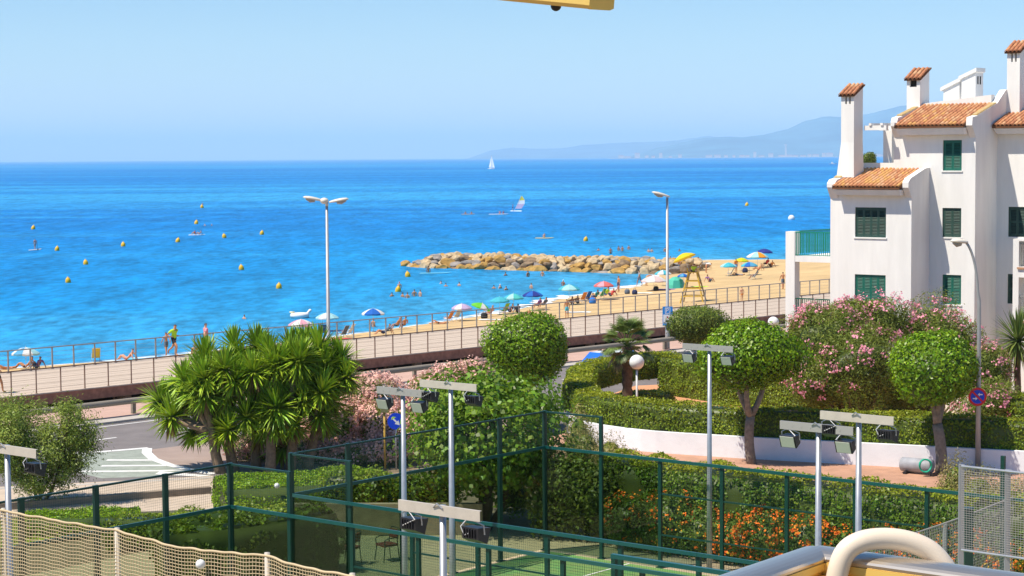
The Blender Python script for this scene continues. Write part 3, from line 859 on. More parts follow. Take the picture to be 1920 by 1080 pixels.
# pergola on the roof terrace, seaward balconies
q = MB()
sA = BP(1617, 240, .8)[0]; zp = zat(1640, 240, 1.4)
q.box(sA, 2.19, 0.95, 1.12, zp - .10, zp + .10); q.box(sA, 2.19, 2.3, 2.47, zp - .10, zp + .10)
for k in range(3): q.box(sA + .25 + k * .55, sA + .37 + k * .55, 0.9, 2.52, zp + .102, zp + .2)
q.build('pergola', WHITE, house)
ps0, ps1 = span(1656, 1672, 280, 2.0); q = MB(); q.box(ps0, ps1, 2.0, 2.29, 10.4, zp - .102); q.build('pillar', WHITE, house)
dB = 1.3
pb0, pb1 = span(1473, 1490, 460, dB); zb1, zb0 = zat(1500, 480, dB), zat(1500, 491, dB)
q = MB(); q.box(pb0, pb1, dB, dB + .42, 0, zat(1480, 434, dB)); q.build('pillar', WHITE, house)
q = MB(); q.box(pb0, pb1, dB + 4.2, dB + 4.6, 0, zb0 - .01); q.build('pillar', WHITE, house)
q = MB(); q.box(pb1 + .003, 0.035, dB + .02, dB + 4.6, zb0, zb1); q.build('balcony', WHITE, house)
bal = empty('balcony_rail', (0, 0, 0)); bal.parent = house
bars = MB(); zr = zat(1520, 437, dB)
xb = np.arange(pb1 + .06, 0.02, 0.105)
for x in xb: bars.box(x - .012, x + .012, dB + .06, dB + .085, zb1 + .05, zr)
bars.box(pb1 + .01, .03, dB + .05, dB + .095, zr, zr + .05); bars.box(pb1 + .01, .03, dB + .055, dB + .09, zb1 + .03, zb1 + .06)
for y in np.arange(dB + .5, dB + 4.5, .105): bars.box(pb0 + .05, pb0 + .075, y - .012, y + .012, zb1 + .05, zr)
bars.box(pb0 + .04, pb0 + .085, dB + .45, dB + 4.5, zr, zr + .05)
bars.build('bars', mat('green_metal', (0.01, 0.22, 0.14), rough=0.45), bal)
zl = zat(1500, 561, dB); bars = MB()
for x in xb: bars.box(x - .012, x + .012, dB + .06, dB + .085, zl - .9, zl)
bars.box(pb1 + .01, .03, dB + .05, dB + .095, zl, zl + .05)
bars.build('balcony_rail', mat('dark_green_metal', (0.01, 0.09, 0.06), rough=0.45), house)
# right hand bay with loggias
rb0 = BP(1899, 520, 2.4)[0]
q = MB(); lg = [(rb0 + .26, rb0 + 3, zat(1910, 500, 2.4), zat(1910, 452, 2.4)), (rb0 + .26, rb0 + 3, zat(1910, 600, 2.4), zat(1910, 520, 2.4))]
wall_holes(q, rb0, rb0 + 4.5, 0, zat(1905, 448, 2.4), 2.4, lg, reveal=1.1)
q.poly([(rb0, 3.6, 0), (rb0, 2.4, 0), (rb0, 2.4, zat(1905, 448, 2.4)), (rb0, 3.6, zat(1905, 448, 2.4))]); zt_ = zat(1905, 448, 2.4)
q.poly([(rb0, 2.4, zt_), (rb0 + 4.5, 2.4, zt_), (rb0 + 4.5, 3.6, zt_), (rb0, 3.6, zt_)])
q.build('bay', WHITE, house)
for l in lg:
    q = MB()
    for x in np.arange(l[0] + .05, l[0] + 2.6, .11): q.box(x - .012, x + .012, 2.47, 2.5, l[2] + .05, l[2] + .95)
    q.box(l[0], l[0] + 2.7, 2.455, 2.515, l[2] + .95, l[2] + 1.0); q.build('balcony_rail', mat('grey_metal', (0.25, .25, .24), rough=.5), house)
    q = MB(); q.box(l[0] - .05, l[0] + 2.9, 2.33, 2.399, l[2] - .1, l[2] - .02); q.build('sill', mat('clay_sill', (0.45, 0.25, 0.14), rough=.8), house)

# ------------------------------------------------------------------ padel courts
GRN = mat('green_court_steel', (0.004, 0.042, 0.033), rough=0.35, spec=0.5, var=0.1)
TEAL = mat('teal_court_rail', (0.006, 0.078, 0.073), rough=0.28, spec=0.6)
GLASS = glassmat('court_glass', (0.66, 0.74, 0.68))
WIRE = mat('court_wire', (0.02, 0.06, 0.045), rough=0.5)
TURF = mat('court_turf', (0.10, 0.26, 0.07), rough=0.95, var=0.3, scale=1.2, col2=(0.17, 0.24, 0.07))
SANDY = mat('sandy_paving', (0.46, 0.37, 0.23), rough=0.9, var=0.15, scale=1.5, bump=.2)
CO = (0.9, 55.7)
CANG = math.atan2(CY, CX)
def crot(x, y):  # court frame to world
    return CT(CO, x, y)
sheet('court_surround', [CT(CO, -9, -30), CT(CO, 40, -30), CT(CO, 40, 2.0), CT(CO, 2, 2.0), CT(CO, -9, 2.0)], 0.012, SANDY)
for w0 in (-10, -22):
    sheet('court_floor', [CT(CO, .1, w0 + .1), CT(CO, 19.9, w0 + .1), CT(CO, 19.9, w0 + 9.9), CT(CO, .1, w0 + 9.9)], 0.022, TURF)
    for (t0, t1, a, c) in ((3.0, 3.05, .1, 9.9), (16.9, 16.95, .1, 9.9), (3.05, 16.9, 4.975, 5.025)):
        sheet('court_marking', [CT(CO, t0, w0 + a), CT(CO, t1, w0 + a), CT(CO, t1, w0 + c), CT(CO, t0, w0 + c)], 0.027, PAINT)

def wires(L_, z0, z1, pitch=0.06, r=0.0014):
    """Welded wire panel of length L_ along +x between heights z0 and z1, as crossed flat wires."""
    b = MB()
    for x in np.arange(pitch / 2, L_, pitch):
        b.box(x - r, x + r, -r, r, z0, z1)
    for z in np.arange(z0 + pitch / 2, z1, pitch):
        b.box(0, L_, r, 3 * r, z - r, z + r)
    return b
_pc = {}
def panel_mesh(kind, L_, z0, z1, m):
    k = (kind, round(L_, 3), z0, z1, m.name)
    if k not in _pc:
        if kind == 'glass':
            b = MB(); b.box(0.06, L_ - 0.06, -0.006, 0.006, z0, z1); _pc[k] = b.mesh('glass_panel', m)
        else:
            _pc[k] = wires(L_ - 0.08, z0, z1).mesh('mesh_panel', m)
            for v in _pc[k].vertices: v.co.x += 0.04
    return _pc[k]
_post = {}
def post_mesh(h, w=0.10, d=0.08):
    if (h, w, d) not in _post:
        b = MB(); b.box(-w / 2, w / 2, -d / 2, d / 2, 0.03, h); b.box(-w, w, -d, d, 0.025, 0.045); _post[(h, w, d)] = b.mesh('post', GRN)
    return _post[(h, w, d)]
def court_side(root, x0, y0, ang, n, panels, heights, step=2.0, rails=True, w=.10):
    """A run of n panels from x0, y0 heading ang: panels[k] is 'glass4', 'glass', 'mesh'."""
    ca, sa = math.cos(ang), math.sin(ang)
    def at(t): return (x0 + ca * t, y0 + sa * t, 0)
    for k in range(n + 1):
        o = link('post', post_mesh(heights[k], w), root, at(k * step)); o.rotation_euler.z = ang
    b3 = MB(); m3 = []
    for k in range(n):
        kind = panels[k]; L0, L1 = k * step, (k + 1) * step
        if kind.startswith('glass'):
            o = link('glass_panel', panel_mesh('glass', step, 0.06, 2.96, GLASS), root, at(L0)); o.rotation_euler.z = ang
        else:
            o = link('mesh_panel', panel_mesh('mesh', step, 0.08, 2.96, WIRE), root, at(L0)); o.rotation_euler.z = ang
            for z in (0.93, 2.05):
                r_ = MB(); r_.box(0.06, step - 0.06, -0.035, -0.009, z - .02, z + .02); o = r_.build('brace', GRN, root, at(L0)); o.rotation_euler.z = ang
        if kind.endswith('4'):
            o = link('mesh_panel', panel_mesh('mesh', step, 3.05, 3.96, WIRE), root, at(L0)); o.rotation_euler.z = ang
            r_ = MB(); r_.box(-.05, step + .05, -.025, .025, 3.965, 4.01); o = r_.build('top_rail', GRN, root, at(L0)); o.rotation_euler.z = ang
        r_ = MB(); r_.box(0.055 if k == 0 else 0.002, step - .055 if k == n - 1 else step - .002, -.085, -.042, 2.95, 3.03); o = r_.build('rail', TEAL, root, at(L0)); o.rotation_euler.z = ang
def court(y0, label, near, far_n, end):
    root = empty('padel_court', (CO[0], CO[1], 0), CANG)
    tag(root, label, 'padel court')
    n = far_n
    hs = [4.0, 4.0] + [3.0] * (n - 1)
    pn = ['glass4', 'glass'] + ['mesh'] * (n - 2)
    if end: hs[7] = 4.0; hs[n] = 4.0
    court_side(root, 0, y0, 0, n, pn, hs, w=.10)
    court_side(root, 0, y0 - 10, math.pi / 2, 5, ['glass4'] * 5, [4.02] * 6, w=.13)
    if near: court_side(root, 0, y0 - 10, 0, n, ['glass4', 'glass'] + ['mesh'] * (n - 2), [4.0, 4.0] + [3.0] * (n - 1), w=.10)
    return root
cA = court(0, 'far padel court with tall glass corner in front of the orange flower bed', True, 9, True)
cB = court(-12, 'near padel court whose glass corner stands behind the beige ball net', False, 12, False)
# grey netting across the end of the far court
GNET = mat('grey_netting', (0.34, 0.31, 0.28), rough=0.8)
def netting(P, n_u, n_v, r, m, name, parent=None):
    """P(u, v) -> point on the net; cords as thin ribbons both ways, each with depth."""
    V, Q, off = [], [], 0
    A = np.array([[P(i / n_u, j / n_v) for j in range(n_v + 1)] for i in range(n_u + 1)])
    def cord(pts):
        nonlocal off
        pts = np.array(pts); n = len(pts)
        d = _unit(np.gradient(pts, axis=0)); up = np.cross(d, np.array([0.3, 1.0, 0.17])); up = _unit(up); s2 = np.cross(d, up)
        ring = np.stack([pts + up * r, pts + s2 * r, pts - up * r, pts - s2 * r], 1).reshape(-1, 3)
        V.append(ring)
        idx = np.arange(n - 1)
        for k in range(4):
            k2 = (k + 1) % 4
            Q.append(np.stack([idx * 4 + k, idx * 4 + k2, idx * 4 + 4 + k2, idx * 4 + 4 + k], 1) + off)
        off += len(ring)
    for i in range(n_u + 1): cord(A[i])
    for j in range(n_v + 1): cord(A[:, j])
    return link(name, np_mesh(name, np.vstack(V), np.vstack(Q), m), parent)
e = empty('end_netting', CT(CO, 14.3, -9.5)); tag(e, 'grey netting slung across the end of the far padel court', 'netting')
p0, p1 = Vector(CT(CO, 14.3, -9.5)), Vector(CT(CO, 14.3, -0.1))
def Pn(u, v):
    p = p0.lerp(p1, u); z = 0.1 + (2.93 - 0.12 * math.sin(math.pi * u)) * v
    return (p.x - e.location.x + .03 * math.sin(v * 9 + u * 5), p.y - e.location.y, z)
netting(Pn, 120, 44, 0.006, GNET, 'net', e)
b = MB(); b.tube([(p.x - e.location.x, p.y - e.location.y, 2.93 + .1 - .12 * math.sin(math.pi * t) + .02) for t, p in [(k / 10, p0.lerp(p1, k / 10)) for k in range(11)]], 0.018, 6); b.build('head_rope', GNET, e)
# gate frame in the corridor
g0 = CT(CO, 10.9, -11.45); e = empty('gate_frame', g0, CANG); tag(e, 'low green gate frame between the two padel courts', 'gate')
b = MB(); b.box(-.05, .05, -.05, .05, .012, 3.0); b.build('post', GRN, e); b = MB(); b.box(2.95, 3.05, -.05, .05, .012, 3.0); b.build('post', GRN, e); b = MB(); b.box(-.06, 3.06, -.05, .05, 3.002, 3.09); b.build('rail', TEAL, e)

# ------------------------------------------------------------------ floodlights
ALU = mat('galvanised_pole', (0.42, 0.43, 0.45), rough=0.4, metal=0.55, var=0.1, scale=6)
ALUB = mat('cream_channel', (0.58, 0.52, 0.44), rough=0.5, metal=0.2, var=0.1, scale=4)
BLK = mat('black_housing', (0.025, 0.024, 0.027), rough=0.45)
LENS = mat('lamp_glass', (0.55, 0.56, 0.48), rough=0.15, spec=0.6)
def floodlight(loc, h, L_, face, label, bar_tilt=0.0):
    """face=+1: lamps aimed away from the balcony, -1: towards it."""
    e = empty('floodlight_pole', loc, CANG); tag(e, label, 'floodlight', None)
    b = MB(); b.smooth = True; b.tube([(0, 0, 0.012), (0, 0, 2.4), (0, 0, h + .05)], [.075, .068, .05], 12); b.build('pole', ALU, e)
    b = MB(); o_ = -0.09 * face
    y0, y1 = -0.10, -0.06
    t = .008
    b.box(-L_ / 2, L_ / 2, -.10, -.10 + t, h - .10, h + .06); b.box(-L_ / 2, L_ / 2, -.10 + t, -.055, h + .052, h + .06); b.box(-L_ / 2, L_ / 2, -.10 + t, -.055, h - .10, h - .092)
    if face < 0:
        for s_ in (-1, 1):
            for k in range(3): b.box(s_ * (.12 + k * .2) - .012, s_ * (.12 + k * .2) + .012, -.104, -.1002, h - .04, h)
    b.build('crossbar', ALUB if face > 0 else mat('grey_channel', (0.40, 0.385, 0.36), rough=.5, metal=.3), e)
    b = MB(); b.tube([(-.09, -.11, h + .02), (0, -.13, h + .09), (.09, -.11, h + .02)], .012, 6); b.build('clamp', ALU, e)
    for s_ in (-1, 1):
        cx = s_ * (L_ / 2 - .19); cz = h - .30
        hb = MB(); w, d, hh = .30, .16, .22
        # wedge housing, its lens tilted down towards the court
        f = face; 
        yb, yf = (-.10, .16) if f > 0 else (.10, -.16)
        hb.add([(cx - w / 2, yb, cz - .07), (cx + w / 2, yb, cz - .07), (cx + w / 2, yb, cz + .10), (cx - w / 2, yb, cz + .10),
                (cx - w / 2 - .03, yf * .5, cz - .15), (cx + w / 2 + .03, yf * .5, cz - .15), (cx + w / 2 + .03, yf, cz + .08), (cx - w / 2 - .03, yf, cz + .08)],
               [(0, 1, 2, 3), (7, 6, 5, 4), (0, 4, 5, 1), (1, 5, 6, 2), (2, 6, 7, 3), (3, 7, 4, 0)] if f > 0 else [(3, 2, 1, 0), (4, 5, 6, 7), (1, 5, 4, 0), (2, 6, 5, 1), (3, 7, 6, 2), (0, 4, 7, 3)])
        for k in range(5):
            x = cx - .1 + k * .05; hb.box(x - .006, x + .006, min(yb, yb - .03 * f), max(yb, yb - .03 * f), cz - .05, cz + .08)
        ho = hb.build('lamp_head', BLK, e)
        lb = MB(); y5 = yf * .5 + .006 * f; y1_ = yf + .006 * f
        pts = [(cx - w / 2, y5, cz - .14), (cx + w / 2, y5, cz - .14), (cx + w / 2, y1_, cz + .07), (cx - w / 2, y1_, cz + .07)]
        lb.hexa(pts + [(p[0], p[1] + .008 * f, p[2] - .004) for p in pts]); lb.build('lens', LENS, ho)
        br = MB(); br.tube([(cx - w / 2 - .045, 0, cz), (cx - w / 2 - .045, -.02, h - .16), (cx - .08, -.07, h - .105), (cx + .08, -.07, h - .105), (cx + w / 2 + .045, -.02, h - .16), (cx + w / 2 + .045, 0, cz)], .011, 6)
        br.build('bracket', ALU, ho)
        cb = MB(); cb.tube([(cx - .05, -.07, h - .06), (cx - .16 * s_, -.12, h - .2), (cx - .1, -.11 * f, cz - .02), (cx, yb, cz + .02)], .010, 6); cb.build('cable', mat('white_cable', (.6, .6, .6)), ho)
    return e
def solve_t(px, w):
    k = (px - 960) / F; o = CT(CO, 0, w)
    return (k * o.y - o.x) / (CX - k * CY)
for px, py, w, face, L_, lab in ((753, 734, -11, -1, 1.44, 'grey floodlight pole left of its taller twin, lamps aimed at the balcony'),
                                 (843, 722, -11, 1, 1.66, 'grey floodlight pole with black lamp backs in front of the leafy tree'),
                                 (826, 958, -22, 1, 1.60, 'nearest floodlight pole, cream crossbar low at the bottom of the view'),
                                 (1331, 651, 0.35, -1, 1.61, 'floodlight pole in front of the round clipped tree, lamps facing the balcony'),
                                 (1537, 802, -11, -1, 1.60, 'shorter floodlight pole with pale lamp faces before the white garden wall'),
                                 (1613, 783, -11, 1, 1.56, 'floodlight pole with black lamp backs beside the shorter one by the garden wall'),
                                 (4, 842, -22, 1, 1.95, 'floodlight pole at the left edge in front of the olive tree')):
    t = solve_t(px, w); p = CT(CO, t, w)
    dy_ = py - (302 - .007 * px); h = H - dy_ / F * p.y * (1 + 0.0)
    floodlight(p, h, L_, face, lab)

# ------------------------------------------------------------------ street lamps and signs
POLE = mat('grey_paint_pole', (0.40, 0.40, 0.40), rough=0.45, metal=0.3, var=0.08)
HEAD = mat('cream_lamp_shell', (0.72, 0.66, 0.56), rough=0.4)
GREYG = mat('grey_lamp_underside', (0.36, 0.33, 0.29), rough=0.3)
def lamp_head(parent, base, dirx, diry, L_, rise):
    d = Vector((dirx, diry, 0)).normalized(); s_ = Vector((-d.y, d.x, 0)); base = Vector(base)
    prof = [(0, .05, .05), (.12, .09, .08), (.35, .15, .11), (.65, .17, .12), (.88, .13, .09), (1.0, .04, .03)]
    b = MB(); b.smooth = True; n = 10; rings = []
    for t, w, h in prof:
        c = base + d * (t * L_) + Vector((0, 0, rise * t))
        rings.append([c + s_ * (math.cos(2 * math.pi * k / n) * w) + Vector((0, 0, math.sin(2 * math.pi * k / n) * (h if math.sin(2 * math.pi * k / n) > 0 else h * .45))) for k in range(n)])
    vs = [q for r in rings for q in r]
    fs = [(i * n + k, i * n + (k + 1) % n, (i + 1) * n + (k + 1) % n, (i + 1) * n + k) for i in range(len(prof) - 1) for k in range(n)] + [tuple(range(n - 1, -1, -1)), tuple((len(prof) - 1) * n + k for k in range(n))]
    b.add(vs, fs); o = b.build('lamp_head', HEAD, parent)
    b = MB(); c0 = base + d * (.4 * L_) + Vector((0, 0, rise * .4 - .035)); c1 = base + d * (.86 * L_) + Vector((0, 0, rise * .86 - .03))
    b.tube([c0, c0.lerp(c1, .5) - Vector((0, 0, .03)), c1], [.10, .13, .06], 8); b.build('lamp_glass', GREYG, o)
p = UV(u_at(614, 71.6), 71.6, .12); e = empty('street_lamp', p); tag(e, 'tall twin headed street lamp between pavement and boardwalk', 'street lamp')
h1 = H - (384 - 297.7) / F * p.y - .12
b = MB(); b.smooth = True; b.tube([(0, 0, 0), (0, 0, 1.2), (0, 0, 1.25), (0, 0, h1)], [.13, .13, .10, .065], 12); b.build('pole', POLE, e)
b = MB(); b.smooth = True; b.ball((-.12, 0, h1 + .2), .19, 12, 8, (1.1, 1, .8)); b.tube([(0, 0, h1 - .05), (0, 0, h1 + .12)], .08, 10); b.build('bracket', HEAD, e)
lamp_head(e, (-.18, 0, h1 + .2), -1, -.12, .95, .18); lamp_head(e, (.12, 0, h1 + .12), 1, -.1, .95, .16)
p = UV(u_at(1252, 70.9), 70.9, .12); e = empty('street_lamp', p); tag(e, 'tall single headed street lamp carrying the blue parking sign', 'street lamp')
h2 = H - (370 - 293.5) / F * p.y - .12
b = MB(); b.smooth = True; b.tube([(0, 0, 0), (0, 0, 1.2), (0, 0, 1.25), (0, 0, h2)], [.13, .13, .10, .07], 12); b.build('pole', POLE, e)
lamp_head(e, (.15, 0, h2 + .02), -1, -.15, 1.05, .28)
LAMP2 = p.copy()
p = D(1835, 700, 68.7); p.z = 0; e = empty('street_lamp', (p.x, p.y, 0)); tag(e, 'curved neck street lamp in front of the white house', 'street lamp')
h3 = H - (446 - 289.3) / F * p.y
pts = [(0, 0, 0), (0, 0, 3.0), (0, 0, h3 - 2.2)] + [(-.05 - .62 * (1 - math.cos(a)), -.02, h3 - 2.2 + 2.15 * math.sin(a)) for a in np.linspace(.15, 1.25, 8)]
b = MB(); b.smooth = True; b.tube(pts, [.10, .085, .06] + [.045] * 8, 12); b.build('pole', POLE, e)
ex_ = pts[-1]; lamp_head(e, (ex_[0] + .05, -.02, ex_[2]), -1, -.15, .62, .06)

def disc(parent, name, c, r, th, m, n=28, face=(0, -1, 0)):
    b = MB(); b.lathe(c, [(r, 0), (r, th)], n, face); return b.build(name, m, parent)
RED = mat('sign_red', (0.62, 0.02, 0.03), rough=.35); BLUE = mat('sign_blue', (0.01, 0.06, 0.62), rough=.35); SWHITE = mat('sign_white', (.78, .78, .78), rough=.4); SGREY = mat('sign_back', (.35, .36, .37), rough=.5, metal=.4)
LBLUE = mat('parking_blue', (0.02, 0.24, 0.66), rough=.35)
def arrow(b, x, z, L_, w, ang, y):
    """flat arrow in the xz plane, pointing along ang."""
    ca, sa = math.cos(ang), math.sin(ang)
    pts = [(-L_ / 2, -w / 2), (L_ * .1, -w / 2), (L_ * .1, -w * 1.6), (L_ / 2, 0), (L_ * .1, w * 1.6), (L_ * .1, w / 2), (-L_ / 2, w / 2)]
    b.add([(x + px_ * ca - pz * sa, y, z + px_ * sa + pz * ca) for px_, pz in pts], [tuple(range(7))])
p = D(1833, 744, 68.55); sg = empty('no_parking_sign', p, .05); tag(sg, 'round red and blue no parking sign with two white arrows', 'road sign')
disc(sg, 'back_plate', (0, 0.02, 0), .325, .02, SGREY); disc(sg, 'red_rim', (0, 0, 0), .325, .004, RED); disc(sg, 'blue_field', (0, -.004, 0), .245, .003, BLUE)
b = MB(); b.bar((-.18, -.010, .18), (.18, -.010, -.18), .004, .065, up=(1, 0, 1)); b.build('red_slash', RED, sg)
b = MB(); arrow(b, .09, .08, .17, .04, math.pi, -.012); b.build('arrow', SWHITE, sg); b = MB(); arrow(b, -.09, -.06, .17, .04, 0, -.012); b.build('arrow', SWHITE, sg)
b = MB(); b.box(-.05, .05, .021, .1, -.05, .05); b.build('bracket', SGREY, sg)

def text_mesh(txt, size, name, m, parent, loc, rot=(math.pi / 2, 0, 0)):
    cu = bpy.data.curves.new(name, 'FONT'); cu.body = txt; cu.size = size; cu.align_x = 'CENTER'; cu.align_y = 'CENTER'; cu.extrude = .002
    t = bpy.data.objects.new(name + '_tmp', cu); COL.objects.link(t); bpy.context.view_layer.update()
    me = bpy.data.meshes.new_from_object(t.evaluated_get(bpy.context.evaluated_depsgraph_get())); bpy.data.objects.remove(t)
    me.materials.clear(); me.materials.append(m)
    o = link(name, me, parent, loc); o.rotation_euler = rot; return o
zc = H - (593 - 293.3) / F * LAMP2.y
sg = empty('parking_sign', (LAMP2.x, LAMP2.y - .13, zc)); tag(sg, 'blue and white parking sign on the single headed lamp post', 'road sign')
b = MB(); b.box(-.29, .29, -.012, .012, -.56, .56); b.build('panel', LBLUE, sg)
b = MB(); b.box(-.25, .25, -.016, -.0125, -.40, .10); b.build('white_field', SWHITE, sg)
b = MB()
for (x0, x1, z0, z1) in ((-.15, .15, .47, .50), (-.15, .15, .15, .18), (-.15, -.12, .18, .47), (.12, .15, .18, .47)): b.box(x0, x1, -.016, -.0125, z0, z1)
b.build('border', SWHITE, sg)
text_mesh('P', .34, 'letter', SWHITE, sg, (-.02, -.016, .325))
b = MB(); b.box(-.05, .03, -.02, -.0165, -.1, .0); b.build('red_mark', RED, sg)
b = MB(); b.box(-.13, .1, -.02, -.0165, -.34, -.22); b.build('black_mark', BLK, sg)
text_mesh('.', .3, 'letter', SWHITE, sg, (.085, -.016, .32))
b = MB(); b.box(-.06, .06, .0125, .07, -.03, .03); b.build('bracket', SGREY, sg)

p = D(742, 790, 70.4); sg = empty('keep_right_sign', (p.x, p.y, 0)); tag(sg, 'round blue keep right sign with white diagonal arrow by the pink shrubs', 'road sign')
b = MB(); b.smooth = True; b.tube([(0.0, .06, 0), (0, .06, p.z + .3)], .03, 10); b.build('pole', ALU, sg)
disc(sg, 'panel', (0, .02, p.z), .30, .02, BLUE); disc(sg, 'back_plate', (0, .024, p.z), .30, -.0 + .003, SGREY)
b = MB(); arrow(b, 0, p.z, .40, .06, -math.pi / 4, -.003); b.build('arrow', SWHITE, sg)
p = D(721, 800, 70.8); e = empty('yellow_post', (p.x, p.y, 0)); tag(e, 'slim yellow post with a greenish lamp box in front of the pink shrubs', 'post')
YEL = mat('mustard_paint', (0.52, 0.33, 0.06), rough=.5, var=.15); hy = H - (775 - 297) / F * p.y
b = MB(); b.smooth = True; b.tube([(0, 0, 0), (0, 0, hy)], .04, 10); b.build('pole', YEL, e)
b = MB(); b.hexa([(-.10, -.1, hy), (.10, -.1, hy), (.10, .1, hy), (-.10, .1, hy), (-.17, -.15, hy + .42), (.17, -.15, hy + .42), (.17, .15, hy + .42), (-.17, .15, hy + .42)]); b.build('lamp_box', mat('olive_plastic', (0.30, .29, .13), rough=.5), e)
# globe lamps
GLOBE = mat('white_globe', (0.80, 0.79, 0.76), rough=.25, spec=.5)
for px, py, y, r_, lab in ((1194, 679, 82, .31, 'white globe garden lamp inside the curved hedge'), (1450, 604, 96, .27, 'white globe lamp peeping over the hedge left of the oleander')):
    p = D(px, py, y); e = empty('globe_lamp', (p.x, p.y, 0)); tag(e, lab, 'garden lamp')
    b = MB(); b.smooth = True; b.tube([(0, 0, 0), (0, 0, p.z - r_ * .9)], .045, 10); b.build('post', mat('white_post', (.7, .7, .68), rough=.5), e)
    b = MB(); b.smooth = True; b.ball((0, 0, p.z), r_, 24, 16); b.build('globe', GLOBE, e)
    b = MB(); b.lathe((0, 0, p.z - r_ - .02), [(.05, 0), (.10, .03), (.12, .06)], 14); b.build('collar', BLK, e)
# ------------------------------------------------------------------ vegetation
L_FICUS = leafmat('ficus_leaf', (0.25, 0.40, 0.013), (0.12, 0.24, 0.010), spec=0.35, rough=.36)
L_FICUS_D = leafmat('ficus_core_shade', (0.06, 0.10, 0.014), transl=0.0, isl=.3)  # solid core that stops see-through; interior shade is put into its colour
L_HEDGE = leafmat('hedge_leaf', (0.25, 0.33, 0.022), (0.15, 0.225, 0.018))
L_HEDGE_D = leafmat('hedge_core_shade', (0.07, 0.10, 0.016), transl=0.0, isl=.3)  # darkened leaf colour paints the shade inside hedges and bushes
L_HEDGE_T = leafmat('hedge_top_lit', (0.33, 0.36, 0.02), (0.21, 0.27, 0.02))  # yellower top leaves: sunlight on the hedge put into the colour
L_COURT = leafmat('court_hedge_leaf', (0.175, 0.285, 0.018), (0.09, 0.165, 0.014))
L_MULB = leafmat('broad_leaf', (0.22, 0.36, 0.024), (0.12, 0.22, 0.02), spec=.35)
L_OLIVE = leafmat('olive_leaf', (0.32, 0.40, 0.065), (0.18, 0.25, 0.048))
L_OLEA = leafmat('oleander_leaf', (0.27, 0.33, 0.05), (0.16, 0.215, 0.038))
L_LAWN = leafmat('grass_blade', (0.30, 0.42, 0.015), (0.22, 0.34, 0.012), transl=.35)
L_ROUND = leafmat('clipped_leaf', (0.25, 0.39, 0.012), (0.17, 0.30, 0.012))
L_YUCCA = leafmat('yucca_blade', (0.33, 0.48, 0.028), (0.18, 0.30, 0.022), spec=.35, rough=.38, transl=.12)
L_DRY = leafmat('dry_blade', (0.30, 0.21, 0.09), (0.2, 0.13, 0.06))
L_PALM = leafmat('palm_blade', (0.20, 0.27, 0.06), (0.125, 0.185, 0.045), spec=.35)
L_LANT = leafmat('lantana_leaf', (0.14, 0.23, 0.03), (0.085, 0.15, 0.02))
L_DRYB = leafmat('straw_leaf', (0.40, 0.33, 0.13), (0.25, 0.25, 0.07))
L_DARKB = leafmat('dusky_leaf', (0.20, 0.26, 0.035), (0.11, 0.155, 0.025))
PINKF = mat('pink_petal', (0.82, 0.33, 0.42), rough=.6, island=.3, transl=.25)
PINKP = mat('pale_pink_petal', (0.86, 0.53, 0.45), rough=.6, island=.28, transl=.25)
ORANGEF = mat('orange_petal', (0.84, 0.215, 0.012), rough=.6, island=.4, transl=.2)
YELLOWF = mat('yellow_petal', (0.70, 0.42, 0.02), rough=.6, island=.25, transl=.2)

def plant_part(parts, mats, parent, name, kind=None):
    V, Q, mi = merge(parts)
    o = np.array(parent.location) if parent is not None else 0
    ob = link(name, np_mesh(name, V - o, Q, mats, mi), parent)
    if kind: ob['kind'] = kind
    return ob

def limb_tube(mb, a, b, r0, r1, bend=0.1, n=8, seg=6):
    a, b = Vector(a), Vector(b); d = b - a
    s_ = Vector((RND.uniform(-1, 1), RND.uniform(-1, 1), RND.uniform(-.3, .3))) * d.length * bend
    pts = [a + d * t + s_ * math.sin(math.pi * t) for t in np.linspace(0, 1, seg)]
    mb.tube(pts, [r0 + (r1 - r0) * t for t in np.linspace(0, 1, seg)], n)

def round_tree(name, label, base, c, rad, n, seed, fork=3, trunk_r=.16, leaf=(.125, .075), amp=.17, fork_h=.45, mats=None):
    """Clipped broadleaf tree: forked trunk under a dense ball of leaves. c and base in world space."""
    e = empty(name, base); tag(e, label, 'tree')
    base = Vector(base); c = Vector(c)
    b = MB(); b.smooth = True
    fk = base.lerp(Vector((c.x, c.y, c.z - rad[2] * .4)), fork_h); fk.x = base.x + (fk.x - base.x)
    limb_tube(b, (0, 0, -.1), fk - base, trunk_r, trunk_r * .85, .05, 10)
    for k in range(fork):
        a = 2 * math.pi * k / fork + .5; tip = c + Vector((math.cos(a) * rad[0] * .42, math.sin(a) * rad[1] * .42, -rad[2] * .25))
        limb_tube(b, fk - base + Vector((0, 0, -.05)), tip - base, trunk_r * .66, trunk_r * .35, .10, 8)
        for q in range(3):
            t2 = c + Vector((math.cos(a + q - 1) * rad[0] * .7, math.sin(a + q - 1) * rad[1] * .7, rad[2] * RND.uniform(-.2, .5)))
            limb_tube(b, tip - base, t2 - base, trunk_r * .35, trunk_r * .12, .1, 6, 4)
    b.build('trunk', BARK, e)
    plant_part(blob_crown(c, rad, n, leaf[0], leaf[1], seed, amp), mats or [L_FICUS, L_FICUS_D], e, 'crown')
    return e

